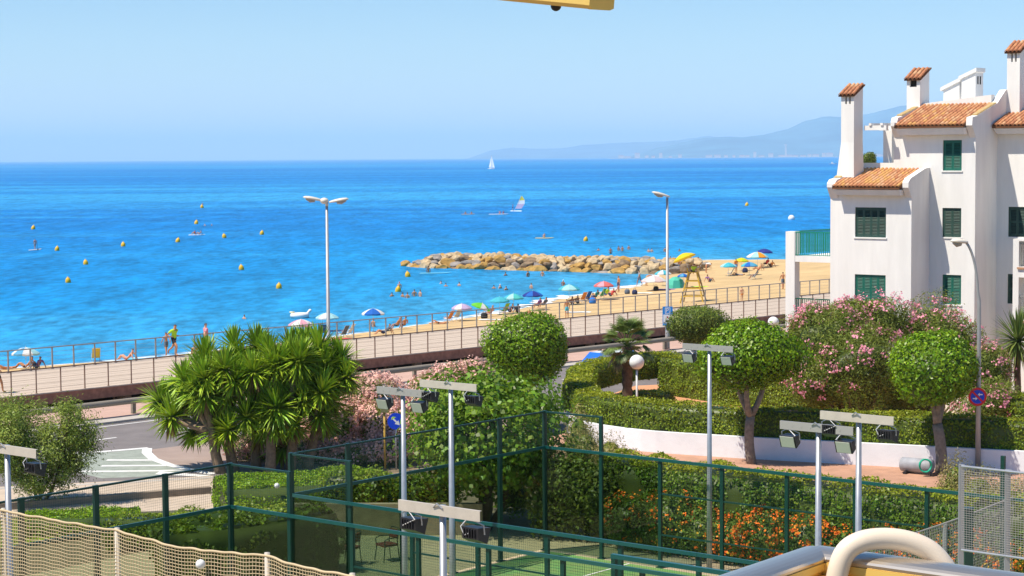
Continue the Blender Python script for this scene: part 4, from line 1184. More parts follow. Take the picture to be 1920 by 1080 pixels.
# the three clipped ficus trees
Y = 71.0
b0 = D(1410, 868, Y); round_tree('ficus_tree', 'clipped round tree on a forked grey trunk left of the oleander', (b0.x, b0.y, .06), D(1404, 665, Y), (1.78, 1.6, 1.22), 11000, 3, trunk_r=.19, fork_h=.5)
Y = 68.6
b0 = D(1764, 880, Y); round_tree('ficus_tree', 'clipped round tree beside the no parking sign', (b0.x, b0.y, .06), D(1752, 692, Y), (1.52, 1.45, 1.30), 9500, 8, trunk_r=.21, fork_h=.55, fork=3)
Y = 80
b0 = D(992, 700, Y); round_tree('ficus_tree', 'dense round tree against the boardwalk behind the broad leaved tree', (b0.x, b0.y, 0), D(989, 658, Y), (1.68, 1.6, 1.40), 11000, 14, amp=.17)

def cluster_tree(name, label, base, c, rad, nclus, per, L_, W, seed, cr=.32, mats=None, trunk_r=.12, stems=3, bark=BARK_D, up=.3, cat='tree', hollow=.35):
    """Loose crown: leaf clumps around the ends of visible limbs."""
    rng = np.random.default_rng(seed); e = empty(name, base); tag(e, label, cat)
    base = Vector(base); c = np.array(c)
    d = sphere_dirs(nclus, rng); r_ = (hollow + (1 - hollow) * rng.uniform(0, 1, nclus) ** .5)
    r_ = r_ * lumps(d, seed, .16)
    C = d * r_[:, None] * np.array(rad) + c
    P = np.repeat(C, per, axis=0) + rng.normal(0, 1, (nclus * per, 3)) * cr * np.array([1, 1, .75]) * np.repeat(rng.uniform(.6, 1.3, nclus), per)[:, None]
    Nn = _unit((P - np.repeat(C, per, axis=0)) * .5 + (P - c) * .4 + np.array([0, 0, up]))
    V, Q = leaf_quads(P, Nn, L_, W, .9, rng=rng)
    b = MB(); b.smooth = True
    fk = [Vector((rng.uniform(-.3, .3) * rad[0], rng.uniform(-.2, .2) * rad[1], c[2] - base.z - rad[2] * rng.uniform(.45, .75))) + Vector((c[0] - base.x, c[1] - base.y, 0)) * .6 for _ in range(stems)]
    for f_ in fk: limb_tube(b, (rng.uniform(-.1, .1), rng.uniform(-.1, .1), -.1), f_, trunk_r, trunk_r * .65, .12, 8)
    for k in range(nclus):
        q = Vector(C[k]) - base; f_ = min(fk, key=lambda v: (v - q).length)
        if k % 2 == 0: limb_tube(b, f_, q, trunk_r * .32, .012, .14, 5, 4)
    b.build('trunk', bark, e)
    plant_part([(V, Q, 0)], mats or [L_MULB], e, 'crown')
    return e
Y = 58.6
b0 = D(905, 1000, Y); c0 = D(915, 815, Y); cluster_tree('mulberry_tree', 'leafy broad leaved tree hanging over the glass back wall of the far court', (b0.x, b0.y, 0), c0, (2.3, 1.8, 1.95), 115, 85, .17, .13, 21, cr=.34, trunk_r=.12, stems=3, bark=BARK_D)
c0 = D(905, 760, 61.0); cluster_tree('mulberry_tree', 'smaller broad leaved tree filling the gap below the dense round tree', (c0.x, 61, 0), c0, (2.0, 1.3, .8), 50, 80, .15, .11, 25, cr=.30, trunk_r=.08)
Y = 63.5
b0 = D(72, 952, Y); c0 = D(88, 840, Y); cluster_tree('olive_tree', 'loose grey green olive tree at the left edge by the road', (b0.x, b0.y, 0), c0, (1.65, 1.2, 1.45), 120, 230, .10, .034, 31, cr=.22, mats=[L_OLIVE], trunk_r=.07, stems=4, up=.5)
c0 = D(5, 820, 63); cluster_tree('olive_tree', 'second olive tree cut off by the left edge of the view', (c0.x - .5, 63, 0), c0, (.8, 1.0, 1.2), 45, 200, .10, .034, 33, cr=.22, mats=[L_OLIVE], trunk_r=.06, stems=3, up=.5)
Y = 96
c0 = D(1309, 612, Y); round_tree('shrub_tree', 'dusky green bushy tree right of the parking sign', (c0.x, Y, 0), c0, (1.42, 1.2, 1.05), 9000, 41, amp=.22, trunk_r=.1, mats=[L_DARKB, L_HEDGE_D], leaf=(.10, .055))

def resample(path, step):
    p = [Vector(q).to_2d() for q in path]; out = []
    for i in range(len(p) - 1):
        a, b = p[i], p[i + 1]; n = max(1, int((b - a).length / step))
        out += [a.lerp(b, k / n) for k in range(n)]
    out.append(p[-1])
    for _ in range(3): out = [out[0]] + [(out[i - 1] + out[i] * 2 + out[i + 1]) / 4 for i in range(1, len(out) - 1)] + [out[-1]]
    return np.array([[q.x, q.y] for q in out])

def hedge(name, label, path, w, z0, z1, dens, leaf, mats, seed, group=None, round_=.12, lump=.07, cat='hedge', top_mat=1):
    """Clipped hedge: leafy skin of single leaves round a solid dark core that follows a path."""
    rng = np.random.default_rng(seed); P = resample(path, .5)
    T = np.gradient(P, axis=0); T = T / np.linalg.norm(T, axis=1, keepdims=True); Nm = np.stack([-T[:, 1], T[:, 0]], 1)
    seg = np.linalg.norm(np.diff(P, axis=0), axis=1); Ls = np.concatenate([[0], np.cumsum(seg)]); Lt = Ls[-1]
    h = z1 - z0
    areas = np.array([Lt * h, Lt * h, Lt * w, w * h, w * h]); n = int(areas.sum() * dens)
    which = rng.choice(5, n, p=areas / areas.sum()); s = rng.uniform(0, Lt, n)
    s = np.where(which == 3, 0, np.where(which == 4, Lt, s))
    a = rng.uniform(-1, 1, n); zt = rng.uniform(0, 1, n)
    side = np.where(which == 0, 1.0, np.where(which == 1, -1.0, a)); up = np.where(which == 2, 1.0, zt)
    def at(s, side, up):
        x = np.stack([np.interp(s, Ls, P[:, k]) for k in (0, 1)], 1); nn = np.stack([np.interp(s, Ls, Nm[:, k]) for k in (0, 1)], 1)
        rr = 1 - round_ * np.clip((up - .8) / .2, 0, 1) ** 2
        hh = 1 - round_ * .5 * np.clip((np.abs(side) - .8) / .2, 0, 1) ** 2
        q = np.column_stack([x + nn * (side * w / 2 * rr)[:, None], z0 + up * h * hh]); return q, nn
    pos, nn = at(s, side, up)
    tt = np.stack([np.interp(s, Ls, T[:, k]) for k in (0, 1)], 1)
    Nn = np.where((which <= 1)[:, None], np.column_stack([nn * side[:, None], np.full(n, .25)]), np.where((which == 2)[:, None], np.array([0, 0, 1.0]), np.column_stack([tt * np.where(which == 3, -1, 1)[:, None], np.full(n, .2)])))
    lum = np.array([noise.noise(Vector((q[0] * 1.3, q[1] * 1.3, q[2] * 1.3 + seed))) for q in pos]) * lump * 2
    pos = pos + _unit(Nn) * (lum + rng.normal(0, .028, n))[:, None]
    V, Q = leaf_quads(pos, Nn, leaf[0], leaf[1], .9, rng=rng)
    mi = np.where(which == 2, top_mat, 0)
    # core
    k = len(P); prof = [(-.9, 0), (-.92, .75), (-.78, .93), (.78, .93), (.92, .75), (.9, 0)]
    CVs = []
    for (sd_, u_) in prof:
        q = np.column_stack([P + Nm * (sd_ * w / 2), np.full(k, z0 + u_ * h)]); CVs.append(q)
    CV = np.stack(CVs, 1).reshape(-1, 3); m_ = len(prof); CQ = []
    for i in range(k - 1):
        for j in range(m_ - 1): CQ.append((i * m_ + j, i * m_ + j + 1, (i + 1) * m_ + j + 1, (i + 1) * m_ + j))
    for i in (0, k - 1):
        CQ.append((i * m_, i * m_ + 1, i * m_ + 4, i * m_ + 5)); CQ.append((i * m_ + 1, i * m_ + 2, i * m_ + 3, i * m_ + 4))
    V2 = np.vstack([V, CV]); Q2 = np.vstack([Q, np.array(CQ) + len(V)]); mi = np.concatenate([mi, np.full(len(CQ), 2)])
    o0 = Vector((P[0][0], P[0][1], z0)); ob = link(name, np_mesh(name, V2 - np.array(o0), Q2, mats, mi), None, o0)
    return tag(ob, label, cat, group)
HM = [L_HEDGE, L_HEDGE_T, L_HEDGE_D]
hp = [(7.6, 94.2), (4.9, 92.4), (3.2, 88.6), (2.7, 82.0), (3.2, 77.4), (5.2, 74.9), (8.9, 73.0), (14.2, 70.8), (18.5, 68.9), (26, 65.4)]
hedge('hedge', 'long clipped hedge curving round the garden above the white wall', hp, 1.25, .70, 1.85, 330, (.10, .06), HM, 51)
hedge('hedge', 'straight clipped hedge at the back of the garden behind the globe lamp', [(7.4, 93.0), (12.9, 84.6), (17.0, 79.4)], 1.3, 0, 1.85, 300, (.10, .06), HM, 52)
p = D(1215, 740, 86.5); hedge('shrub', 'low round shrub at the foot of the globe lamp', [(p.x - 1.0, 87), (p.x, 86.5), (p.x + .9, 86.1)], 1.2, 0, .85, 420, (.09, .05), HM, 53, cat='shrub')
hedge('hedge', 'low hedge under the palm at the right edge beyond the lamp post', [D(1850, 720, 76), D(2060, 720, 72)], 1.5, 0, 2.0, 300, (.10, .06), HM, 57)
# garden wall under the hedge
gw = MB(); wp = resample([(3.05, 83.0), (2.15, 80.0), (2.9, 76.35), (4.9, 74.17), (8.66, 72.25), (13.95, 70.0), (18.15, 68.15), (26, 64.45)], .6)
T = np.gradient(wp, axis=0); T = T / np.linalg.norm(T, axis=1, keepdims=True); nn_ = np.stack([-T[:, 1], T[:, 0]], 1)
for i in range(len(wp) - 1):
    a, b_ = wp[i], wp[i + 1]; na_, nb_ = nn_[i] * .11, nn_[i + 1] * .11
    gw.hexa([(*(a - na_), 0), (*(b_ - nb_), 0), (*(b_ + nb_), 0), (*(a + na_), 0), (*(a - na_), .86), (*(b_ - nb_), .86), (*(b_ + nb_), .86), (*(a + na_), .86)])
tag(gw.build('garden_wall', mat('garden_wall_white', (0.79, 0.81, 0.84), rough=.9, var=.06, scale=1.2, bump=.3, bscale=6)), 'low white garden wall below the long curving hedge', 'garden wall')

# hedge and flower bed along the far court
CM = [L_COURT, L_HEDGE_T, L_HEDGE_D]
hedge('hedge', 'tall dense hedge right behind the orange flower bed', [CT(CO, 0.2, 2.9), CT(CO, 6, 2.8), CT(CO, 12, 2.75), CT(CO, 17.5, 2.7)], 1.4, 0, 2.42, 420, (.095, .06), CM, 61, lump=.10)
def bush_mass(blobs, n, leaf, seed, amp=.2, tilt=.9, core=.62):
    parts = []
    for k, (c, r_) in enumerate(blobs): 
        parts += blob_crown(c, r_, n, leaf[0], leaf[1], seed + k, amp, shell=.42, core=False, tilt=tilt)
        CV, CT2 = core_blob(c, r_, seed + k, amp, core); CV, CQ = tri_to_quads(CV, CT2); parts.append((CV, CQ, 1))
    return parts
def blossoms(blobs, n, size, seed, zmin=-.4, per=6, spread=.05, face=None):
    rng = np.random.default_rng(seed); Ps, Ns = [], []
    for k, (c, r_) in enumerate(blobs):
        d = sphere_dirs(n * 3, rng); d = d[d[:, 2] > zmin][:n]
        R = lumps(d, seed + k, .2) * 1.03
        P = d * R[:, None] * np.array(r_) + np.array(c)
        P = np.repeat(P, per, axis=0) + rng.normal(0, spread, (len(P) * per, 3)); Ps.append(P); Ns.append(np.repeat(d, per, axis=0))
    V, Q = leaf_quads(np.vstack(Ps), np.vstack(Ns), size, size * .9, .8, rng=rng); return [(V, Q, 0)]
bed = empty('flower_bed', CT(CO, 2, 1.6)); tag(bed, 'orange and yellow lantana flowers massed in front of the tall hedge', 'flower bed', kind='stuff')
bl = []
for k in range(13):
    t = 1.9 + k * 1.15; hgt = 1.22 + .2 * math.sin(k * 1.7)
    p = CT(CO, t, 1.75 + RND.uniform(-.2, .2)); bl.append(((p.x, p.y, hgt * .55), (.85, .75, hgt * .68)))
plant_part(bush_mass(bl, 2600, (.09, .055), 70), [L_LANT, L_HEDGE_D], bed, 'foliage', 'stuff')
plant_part(blossoms(bl[:3], 45, .07, 70, per=5, spread=.045) + blossoms(bl[3:11], 135, .07, 71, per=6, spread=.045), [ORANGEF], bed, 'orange_flowers', 'stuff')
plant_part(blossoms(bl[1:4], 22, .06, 72, per=4) + blossoms(bl[9:], 90, .065, 73, per=5, spread=.05), [YELLOWF], bed, 'yellow_flowers', 'stuff')
yb = []
for px, py, y, r_ in ((1835, 905, 60, .9), (1890, 900, 58.5, 1.0), (1930, 915, 58, 1.0), (1790, 900, 61.5, .6)):
    p = D(px, py, y); yb.append(((p.x, p.y, .55), (r_, r_ * .8, .95)))
e = empty('straw_shrub', (yb[0][0][0], yb[0][0][1], 0)); tag(e, 'straw yellow shrub by the grey drum at the end of the terracotta pavement', 'shrub')
plant_part(bush_mass(yb, 3200, (.09, .035), 75), [L_DRYB, L_HEDGE], e, 'foliage', 'stuff')
yb = []
for px, y, r_, h_ in ((1100, 69.5, .75, 1.5), (1140, 68.5, .7, 1.2), (1175, 68, .6, 1.0), (1085, 71, .6, 1.9)):
    p = D(px, 830, y); yb.append(((p.x, p.y, h_ * .5), (r_, r_, h_ * .6)))
e = empty('straw_shrub', (yb[0][0][0], yb[0][0][1], 0)); tag(e, 'wispy straw coloured shrub before the left end of the white garden wall', 'shrub')
plant_part(bush_mass(yb, 2600, (.10, .03), 77), [L_DRYB, L_HEDGE], e, 'foliage', 'stuff')

# oleanders
def oleander(label, blobs, n, nf, seed, pink, basept):
    e = empty('oleander', basept); tag(e, label, 'shrub')
    b = MB(); b.smooth = True
    for c, r_ in blobs:
        for _ in range(5):
            limb_tube(b, (RND.uniform(-.3, .3), RND.uniform(-.3, .3), -.05), Vector(c) - Vector(basept) + Vector((RND.uniform(-.5, .5) * r_[0], RND.uniform(-.5, .5) * r_[1], RND.uniform(-.3, .4) * r_[2])), .05, .015, .12, 6, 6)
    b.build('stems', BARK_D, e)
    parts = []
    for k, (c, r_) in enumerate(blobs): parts += blob_crown(c, r_, n, .15, .03, seed + k, .26, shell=.42, core=False, tilt=1.0)
    for k, (c, r_) in enumerate(blobs):
        CV, CT2 = core_blob(c, r_, seed + k, .26, .55); CV, CQ = tri_to_quads(CV, CT2); parts.append((CV, CQ, 1))
    plant_part(parts, [L_OLEA, L_HEDGE_D], e, 'foliage', 'stuff')
    plant_part(blossoms(blobs, nf, .10, seed + 50, per=10, spread=.09, zmin=-.35), [pink], e, 'flowers', 'stuff')
    return e
def ob(px, py, y, rx, rz): 
    p = D(px, py, y); return ((p.x, p.y, p.z), (rx, rx * .85, rz))
oleander('tall pink flowered oleander in front of the house between the two clipped trees', [ob(1515, 625, 79, .8, 1.0), ob(1560, 640, 78, 1.65, 1.55), ob(1620, 690, 76.5, 1.75, 1.75), ob(1530, 720, 77, 1.0, 1.0), ob(1650, 610, 79, 1.35, 1.15), ob(1595, 600, 79, 1.0, .95)], 9000, 55, 81, PINKF, D(1610, 760, 77).to_2d().to_3d())
oleander('pink flowered oleander behind the clipped tree next to the curved lamp', [ob(1740, 625, 79, 1.3, 1.2), ob(1790, 650, 78, 1.15, 1.35), ob(1850, 700, 76.5, .95, 1.2), ob(1700, 720, 77.5, 1.0, 1.1), ob(1860, 765, 75, 1.2, .9)], 7500, 48, 91, PINKF, D(1740, 760, 78).to_2d().to_3d())
oleander('pale pink flowering shrubs on the traffic island beside the yucca', [ob(690, 755, 75, 1.15, 1.0), ob(640, 800, 74, 1.1, .95), ob(720, 800, 73.5, 1.15, .95), ob(560, 820, 74, .95, .75), ob(760, 820, 73, .8, .75), ob(790, 775, 75, .8, .8)], 3800, 230, 101, PINKP, D(680, 850, 74).to_2d().to_3d())
oleander('pale flowering bushes along the crash barrier right of the yucca', [ob(800, 735, 82, .9, .7), ob(845, 712, 84, .8, .65), ob(885, 700, 85, .8, .6)], 2000, 110, 111, PINKP, D(830, 740, 83).to_2d().to_3d())
oleander('low blossom strip along the front edge of the traffic island', [ob(470, 842, 73.5, .9, .5), ob(520, 845, 73, .9, .5), ob(590, 848, 72.6, .9, .5), ob(660, 850, 72.2, .9, .5), ob(730, 848, 72.0, .9, .5)], 1600, 130, 121, PINKP, D(600, 860, 73).to_2d().to_3d())

# yucca clump
def rosette_mesh(seed, n=170, L_=.92, w=.075, mats=(L_YUCCA, L_DRY)):
    rng = np.random.default_rng(seed); V, Q, mi = [], [], []; off = 0
    for k in range(n):
        u_ = (k + .5) / n; el = math.radians(86 - 158 * u_ ** 1.1 + rng.normal(0, 6)); az = k * 2.39996 + rng.normal(0, .15)
        l = L_ * rng.uniform(.8, 1.12) * (1 - .25 * max(0, -math.sin(el))); d = np.array([math.cos(el) * math.cos(az), math.cos(el) * math.sin(az), math.sin(el)])
        s_ = np.array([-math.sin(az), math.cos(az), 0]); nrm = np.cross(d, s_)
        ts = [0, .35, .7, 1.0]; ws = [.6, 1.0, .8, .05]; dr = .18 * l * (1 - abs(math.sin(el)) * .6)
        for t, ww in zip(ts, ws):
            c = d * l * t + np.array([0, 0, -dr * t * t]); V.append(c + s_ * w * ww / 2); V.append(c - nrm * w * ww * .2); V.append(c - s_ * w * ww / 2)
        for i in range(3):
            a = off + i * 3; Q.append((a, a + 1, a + 4, a + 3)); Q.append((a + 1, a + 2, a + 5, a + 4)); mi += [1 if u_ > .93 else 0] * 2
        off += 12
    return np_mesh('leaf_rosette', np.array(V), np.array(Q), list(mats), mi)
ros = [rosette_mesh(s) for s in (1, 2, 3)]
yb_ = D(490, 880, 70.5); yu = empty('yucca', (yb_.x, yb_.y, 0)); tag(yu, 'big many headed yucca clump between the road and the courts', 'tree')
tr = MB(); tr.smooth = True
heads = [(345, 705, 0), (322, 775, -.4), (372, 745, .6), (395, 690, .3), (428, 735, -.6), (410, 800, -.5), (455, 668, .6), (470, 712, -.2), (462, 775, -.8), (505, 650, .3), (520, 705, -.5), (520, 758, -.9), (545, 640, .5), (560, 690, 0), (570, 745, -.6), (598, 668, .4), (612, 715, -.1), (628, 690, .6), (600, 770, -.3), (552, 790, -.7), (490, 800, 0), (440, 640, 1.0), (622, 745, .3), (480, 635, 1.0), (575, 640, 1.0), (365, 800, .5), (385, 660, .9), (530, 830, .2), (640, 660, .7), (340, 740, .8), (425, 775, .9), (500, 735, .9), (585, 715, .9), (440, 705, -.9), (545, 720, .8), (385, 735, -.8), (650, 700, .2), (560, 660, -.7), (300, 745, .3), (475, 690, -.9), (520, 670, -.6), (600, 640, .5), (610, 780, .6)]
_rh = random.Random(4)
for _ in range(20):
    _a = _rh.uniform(0, 6.28); _q = _rh.uniform(.2, 1) ** .5
    heads.append((478 + 155 * _q * math.cos(_a), 725 + 78 * _q * math.sin(_a) - (478 - (478 + 155 * _q * math.cos(_a))) * -.12, _rh.uniform(-1.1, .6)))
bases = [(415, 880), (440, 884), (480, 886), (505, 888), (545, 884), (575, 880)]
mids = []
for k, (px, py) in enumerate(bases):
    a = D(px, py, 70.5 + (k % 3 - 1) * .5); a.z = 0
    m_ = D(px + (px - 490) * .25 + RND.uniform(-10, 10), 800, a.y); mids.append(m_)
    limb_tube(tr, a - yu.location - Vector((0, 0, .1)), m_ - yu.location, .21, .15, .04, 9)
for px, py, dy in heads:
    h_ = D(px, py + (14 if py < 690 else 8), 70.8 + dy); m_ = min(mids, key=lambda v: abs(v.x - h_.x) + RND.uniform(0, .5))
    limb_tube(tr, m_ - yu.location - Vector((0, 0, .15)), h_ - yu.location, .12, .09, .08, 8)
    o = link('leaf_rosette', RND.choice(ros), yu, h_ - yu.location); o.rotation_euler = (RND.uniform(-.35, .35), RND.uniform(-.35, .35), RND.uniform(0, 6.3)); o.scale = [RND.uniform(.95, 1.18)] * 3
tr.build('trunk', mat('yucca_bark', (0.24, .17, .11), rough=.95, var=.35, scale=8, bump=.6), yu)

# fan palms
def frond_mesh(seed, R=.62, n=26, sp=2.35, m=(L_PALM,)):
    rng = np.random.default_rng(seed); V, Q = [], []; off = 0
    st = .75
    for (a, b_) in (((0, -.018, 0), (0, .018, 0)), ((0, 0, -.02), (0, 0, .02))):
        V += [np.array(a), np.array(b_), np.array([st, b_[1], b_[2]]), np.array([st, a[1], a[2]])]; Q.append((off, off + 1, off + 2, off + 3)); off += 4
    for k in range(n):
        an = sp * ((k + .5) / n - .5) * 1.15; l = R * (1 - .22 * abs(an) / 1.3) * rng.uniform(.9, 1.05); d = np.array([math.cos(an), math.sin(an), 0]); s_ = np.array([-math.sin(an), math.cos(an), 0])
        for t0, t1, w0, w1 in ((0, .55, .012, .03), (.55, 1.0, .03, .004)):
            c0 = np.array([st, 0, 0]) + d * l * t0 + np.array([0, 0, -.10 * l * t0 ** 2 + .05 * abs(an) * t0]); c1 = np.array([st, 0, 0]) + d * l * t1 + np.array([0, 0, -.34 * l * t1 ** 2.4 + .05 * abs(an) * t1])
            V += [c0 - s_ * w0, c0 + s_ * w0, c1 + s_ * w1, c1 - s_ * w1]; Q.append((off, off + 1, off + 2, off + 3)); off += 4
    return np_mesh('frond', np.array(V), np.array(Q), list(m))
fr = [frond_mesh(s) for s in (1, 2)]; frd = frond_mesh(5, m=(L_DRY,))
def fan_palm(label, base, top, nf, sc, seed, tr_=.16):
    rng = random.Random(seed); e = empty('fan_palm', base); tag(e, label, 'palm tree'); base = Vector(base); top = Vector(top)
    b = MB(); b.smooth = True; pts = [Vector((0, 0, -.1)).lerp(top - base, t) for t in np.linspace(0, 1, 16)]
    b.tube(pts, [tr_ * (1.15 if i % 2 else .92) * (1 + .25 * i / 16) for i in range(16)], 10); b.build('trunk', BARK_D, e)
    for k in range(nf):
        u_ = (k + .5) / nf; el = math.radians(82 - 135 * u_ + rng.uniform(-8, 8)); az = k * 2.39996
        o = link('frond', frd if u_ > .88 else rng.choice(fr), e, top - base + Vector((0, 0, .05)))
        o.rotation_euler = (rng.uniform(-.3, .3), -el, az); o.scale = [sc * rng.uniform(.85, 1.1)] * 3
    return e
t_ = D(1176, 650, 86); fan_palm('fan palm with a stout trunk inside the curved hedge', (t_.x, 86, 0), t_, 34, 1.0, 3, .2)
t_ = D(1908, 640, 78); pe = empty('palm_tree', (t_.x, 78, 0)); tag(pe, 'palm with drooping yellowish fronds at the right edge', 'palm tree')
b = MB(); b.smooth = True; b.tube([(0, 0, -.1), (.05, 0, 1.2), (0, 0, 2.6), (0, 0, t_.z)], [.17, .14, .13, .15], 10); b.build('trunk', BARK_D, pe)
for sd_, rz_, k_ in ((21, 0, 1.0), (22, 1.3, .9), (23, 2.2, 1.05)):
    o = link('frond_crown', rosette_mesh(sd_, 110, 1.45, .06, (L_PALM, L_DRYB)), pe, (0, 0, t_.z + .1 * (k_ - .9))); o.rotation_euler = (.1 * k_, -.1, rz_); o.scale = [k_] * 3
t_ = D(1630, 303, 89.2); pb_ = empty('roof_plant', (t_.x, t_.y, 10.4)); tag(pb_, 'dark potted shrub on the roof terrace of the white house', 'plant')
b = MB(); b.lathe((0, 0, 0), [(.14, 0), (.19, .3), (.2, .32), (.17, .32)], 12); b.build('pot', TILE, pb_)
plant_part(blob_crown((t_.x, t_.y, 10.95), (.30, .3, .42), 900, .08, .04, 133, .25), [L_DARKB, L_HEDGE_D], pb_, 'foliage')

# near lawns, low hedges and walls behind the courts
hedge('hedge', 'broad rounded bright green hedge in front of the yucca', [D(412, 930, 61.4), D(480, 930, 61.7), D(560, 930, 62), D(640, 930, 62.6), D(700, 930, 63.4)], 3.9, 0, 1.12, 420, (.09, .05), [L_ROUND, L_ROUND, L_HEDGE_D], 141, round_=.30, lump=.05, top_mat=0)
hedge('hedge', 'low bright green hedge at the left behind the near court', [D(40, 970, 59.0), D(150, 970, 59.4), D(262, 970, 59.8)], 2.2, 0, .5, 420, (.09, .05), [L_ROUND, L_ROUND, L_HEDGE_D], 142, round_=.25, lump=.05, top_mat=0)
hedge('hedge', 'dark foot hedge below the rounded hedge behind the near court', [D(200, 1000, 56.5), D(420, 1000, 57.5), D(560, 1000, 58.5)], 1.0, 0, .85, 300, (.10, .06), HM, 143, top_mat=0, lump=.16)
rng = np.random.default_rng(9)
quad = [G(-80, 985), G(395, 938), G(395, 975), G(-80, 1040)]
uv_ = rng.uniform(0, 1, (16000, 2)); A_, B_, C_, D_ = [np.array(q) for q in quad]
P = (A_ * (1 - uv_[:, :1]) + B_ * uv_[:, :1]) * (1 - uv_[:, 1:]) + (D_ * (1 - uv_[:, :1]) + C_ * uv_[:, :1]) * uv_[:, 1:]
P[:, 2] = .03; V, Q = leaf_quads(P, np.tile([0, -.3, .9], (len(P), 1)), .12, .03, .8, rng=rng)
sheet('lawn_soil', quad, 0.008, mat('lawn_soil', (0.09, .13, .02), rough=.95, var=.3))
tag(link('lawn', np_mesh('lawn', V, Q, L_LAWN)), 'bright strip of lawn beside the near pavement', 'lawn', kind='stuff')
b = MB(); a_, c_ = G(-120, 972), G(395, 930); nn_ = Vector((a_.y - c_.y, c_.x - a_.x, 0)).normalized() * .12
b.prism([a_ - nn_, c_ - nn_, c_ + nn_, a_ + nn_], 0, .32); tag(b.build('kerb_wall', mat('brown_render', (.30, .235, .17), rough=.9, var=.15)), 'low brown wall between near pavement and lawn', 'wall')
b = MB(); a_, c_ = G(540, 1003), G(905, 1003); nn_ = Vector((a_.y - c_.y, c_.x - a_.x, 0)).normalized() * .13
b.prism([a_ - nn_, c_ - nn_, c_ + nn_, a_ + nn_], 0, .95); tag(b.build('garden_wall', mat('tan_render', (.36, .28, .18), rough=.9, var=.2)), 'low tan garden wall behind the glass back of the far court', 'garden wall')
bb = []
for px in (640, 700, 770, 830, 960): 
    p = D(px, 950, 60.6); bb.append(((p.x, p.y, .9), (.7, .6, .75)))
e = empty('shrub', (bb[0][0][0], bb[0][0][1], 0)); tag(e, 'dark trailing shrubs along the low tan garden wall', 'shrub')
plant_part(bush_mass(bb, 1200, (.11, .07), 151, .28), [L_HEDGE, L_HEDGE_D], e, 'foliage', 'stuff')

db = []
for px, y, r_, h_ in ((1040, 57.5, .9, 2.6), (1085, 57.3, .9, 2.4), (1125, 57.0, .8, 2.3)):
    p = D(px, 900, y); db.append(((p.x, p.y, h_ * .5), (r_, r_ * .8, h_ * .55)))
e = empty('shrub', (db[0][0][0], db[0][0][1], 0)); tag(e, 'dark shrubs filling the corner behind the tall glass of the far court', 'shrub')
plant_part(bush_mass(db, 2600, (.12, .07), 161, .25), [L_DARKB, L_HEDGE_D], e, 'foliage', 'stuff')

hedge('hedge', 'dark ivy bank behind the glass between the two padel courts', [D(300, 1000, 50.2), D(430, 1000, 51.0), D(520, 1000, 52.0), D(610, 1000, 53.2)], 1.2, 0, 1.75, 300, (.12, .08), [L_DARKB, L_HEDGE, L_HEDGE_D], 171, top_mat=1, lump=.2, round_=.3)
# ------------------------------------------------------------------ breakwater
RK = [mat('rock_ochre', (0.46, 0.27, 0.075), rough=.95, var=.35, scale=1.2, bump=.7, bscale=5), mat('rock_tan', (0.52, 0.39, 0.23), rough=.95, var=.35, scale=1.2, bump=.7, bscale=5),
      mat('rock_grey', (0.30, 0.265, 0.235), rough=.95, var=.4, scale=1.2, bump=.7, bscale=5), mat('rock_brown', (0.25, 0.17, 0.10), rough=.95, var=.4, scale=1.2, bump=.7, bscale=5)]
def rock_mesh(seed, m):
    r_ = random.Random(seed); bm = bmesh.new(); bmesh.ops.create_icosphere(bm, subdivisions=2, radius=1.0)
    pl = [(Vector((r_.gauss(0, 1), r_.gauss(0, 1), r_.gauss(0, .8))).normalized(), r_.uniform(.50, .78)) for _ in range(11)]
    for v in bm.verts:
        for n_, d in pl:
            k = v.co.dot(n_)
            if k > d: v.co -= n_ * (k - d)
        v.co *= 1 + .04 * r_.gauss(0, 1)
    me = bpy.data.meshes.new('rock'); bm.to_mesh(me); bm.free(); me.materials.append(m); return me
rocks = [[rock_mesh(10 * i + j, RK[i]) for j in range(4)] for i in range(4)]
ga, gb = Vector((-13.3, 258.4, 0)), Vector((23.0, 235.5, 0))
gdir = (gb - ga).normalized(); gn = Vector((gdir.y, -gdir.x, 0))     # towards the balcony
bw_ = empty('breakwater', (ga.x, ga.y, SEA_Z)); tag(bw_, 'rock breakwater reaching out from the beach', 'breakwater')
b = MB(); L_ = (gb - ga).length
pr = [(4.2, -.8), (2.6, .3), (1.6, 1.15), (-1.6, 1.2), (-4.2, -.6)]
sec = []
for t, sc, dz in ((.02, .35, -.5), (.09, .8, -.1), (.2, 1, .0), (.6, 1, .05), (1.0, .9, -2.4)):
    for (o_, z) in pr: q = gdir * (L_ * t) + gn * (o_ * sc); sec.append((q.x, q.y, z * (sc if z > 0 else 1) + dz))
b.add(sec, [(i * 5 + k, (i + 1) * 5 + k, (i + 1) * 5 + k + 1, i * 5 + k + 1) for i in range(4) for k in range(4)])
b.build('core', RK[3], bw_)  # dark brown core paints the shade in the gaps between rocks
rr = random.Random(3)
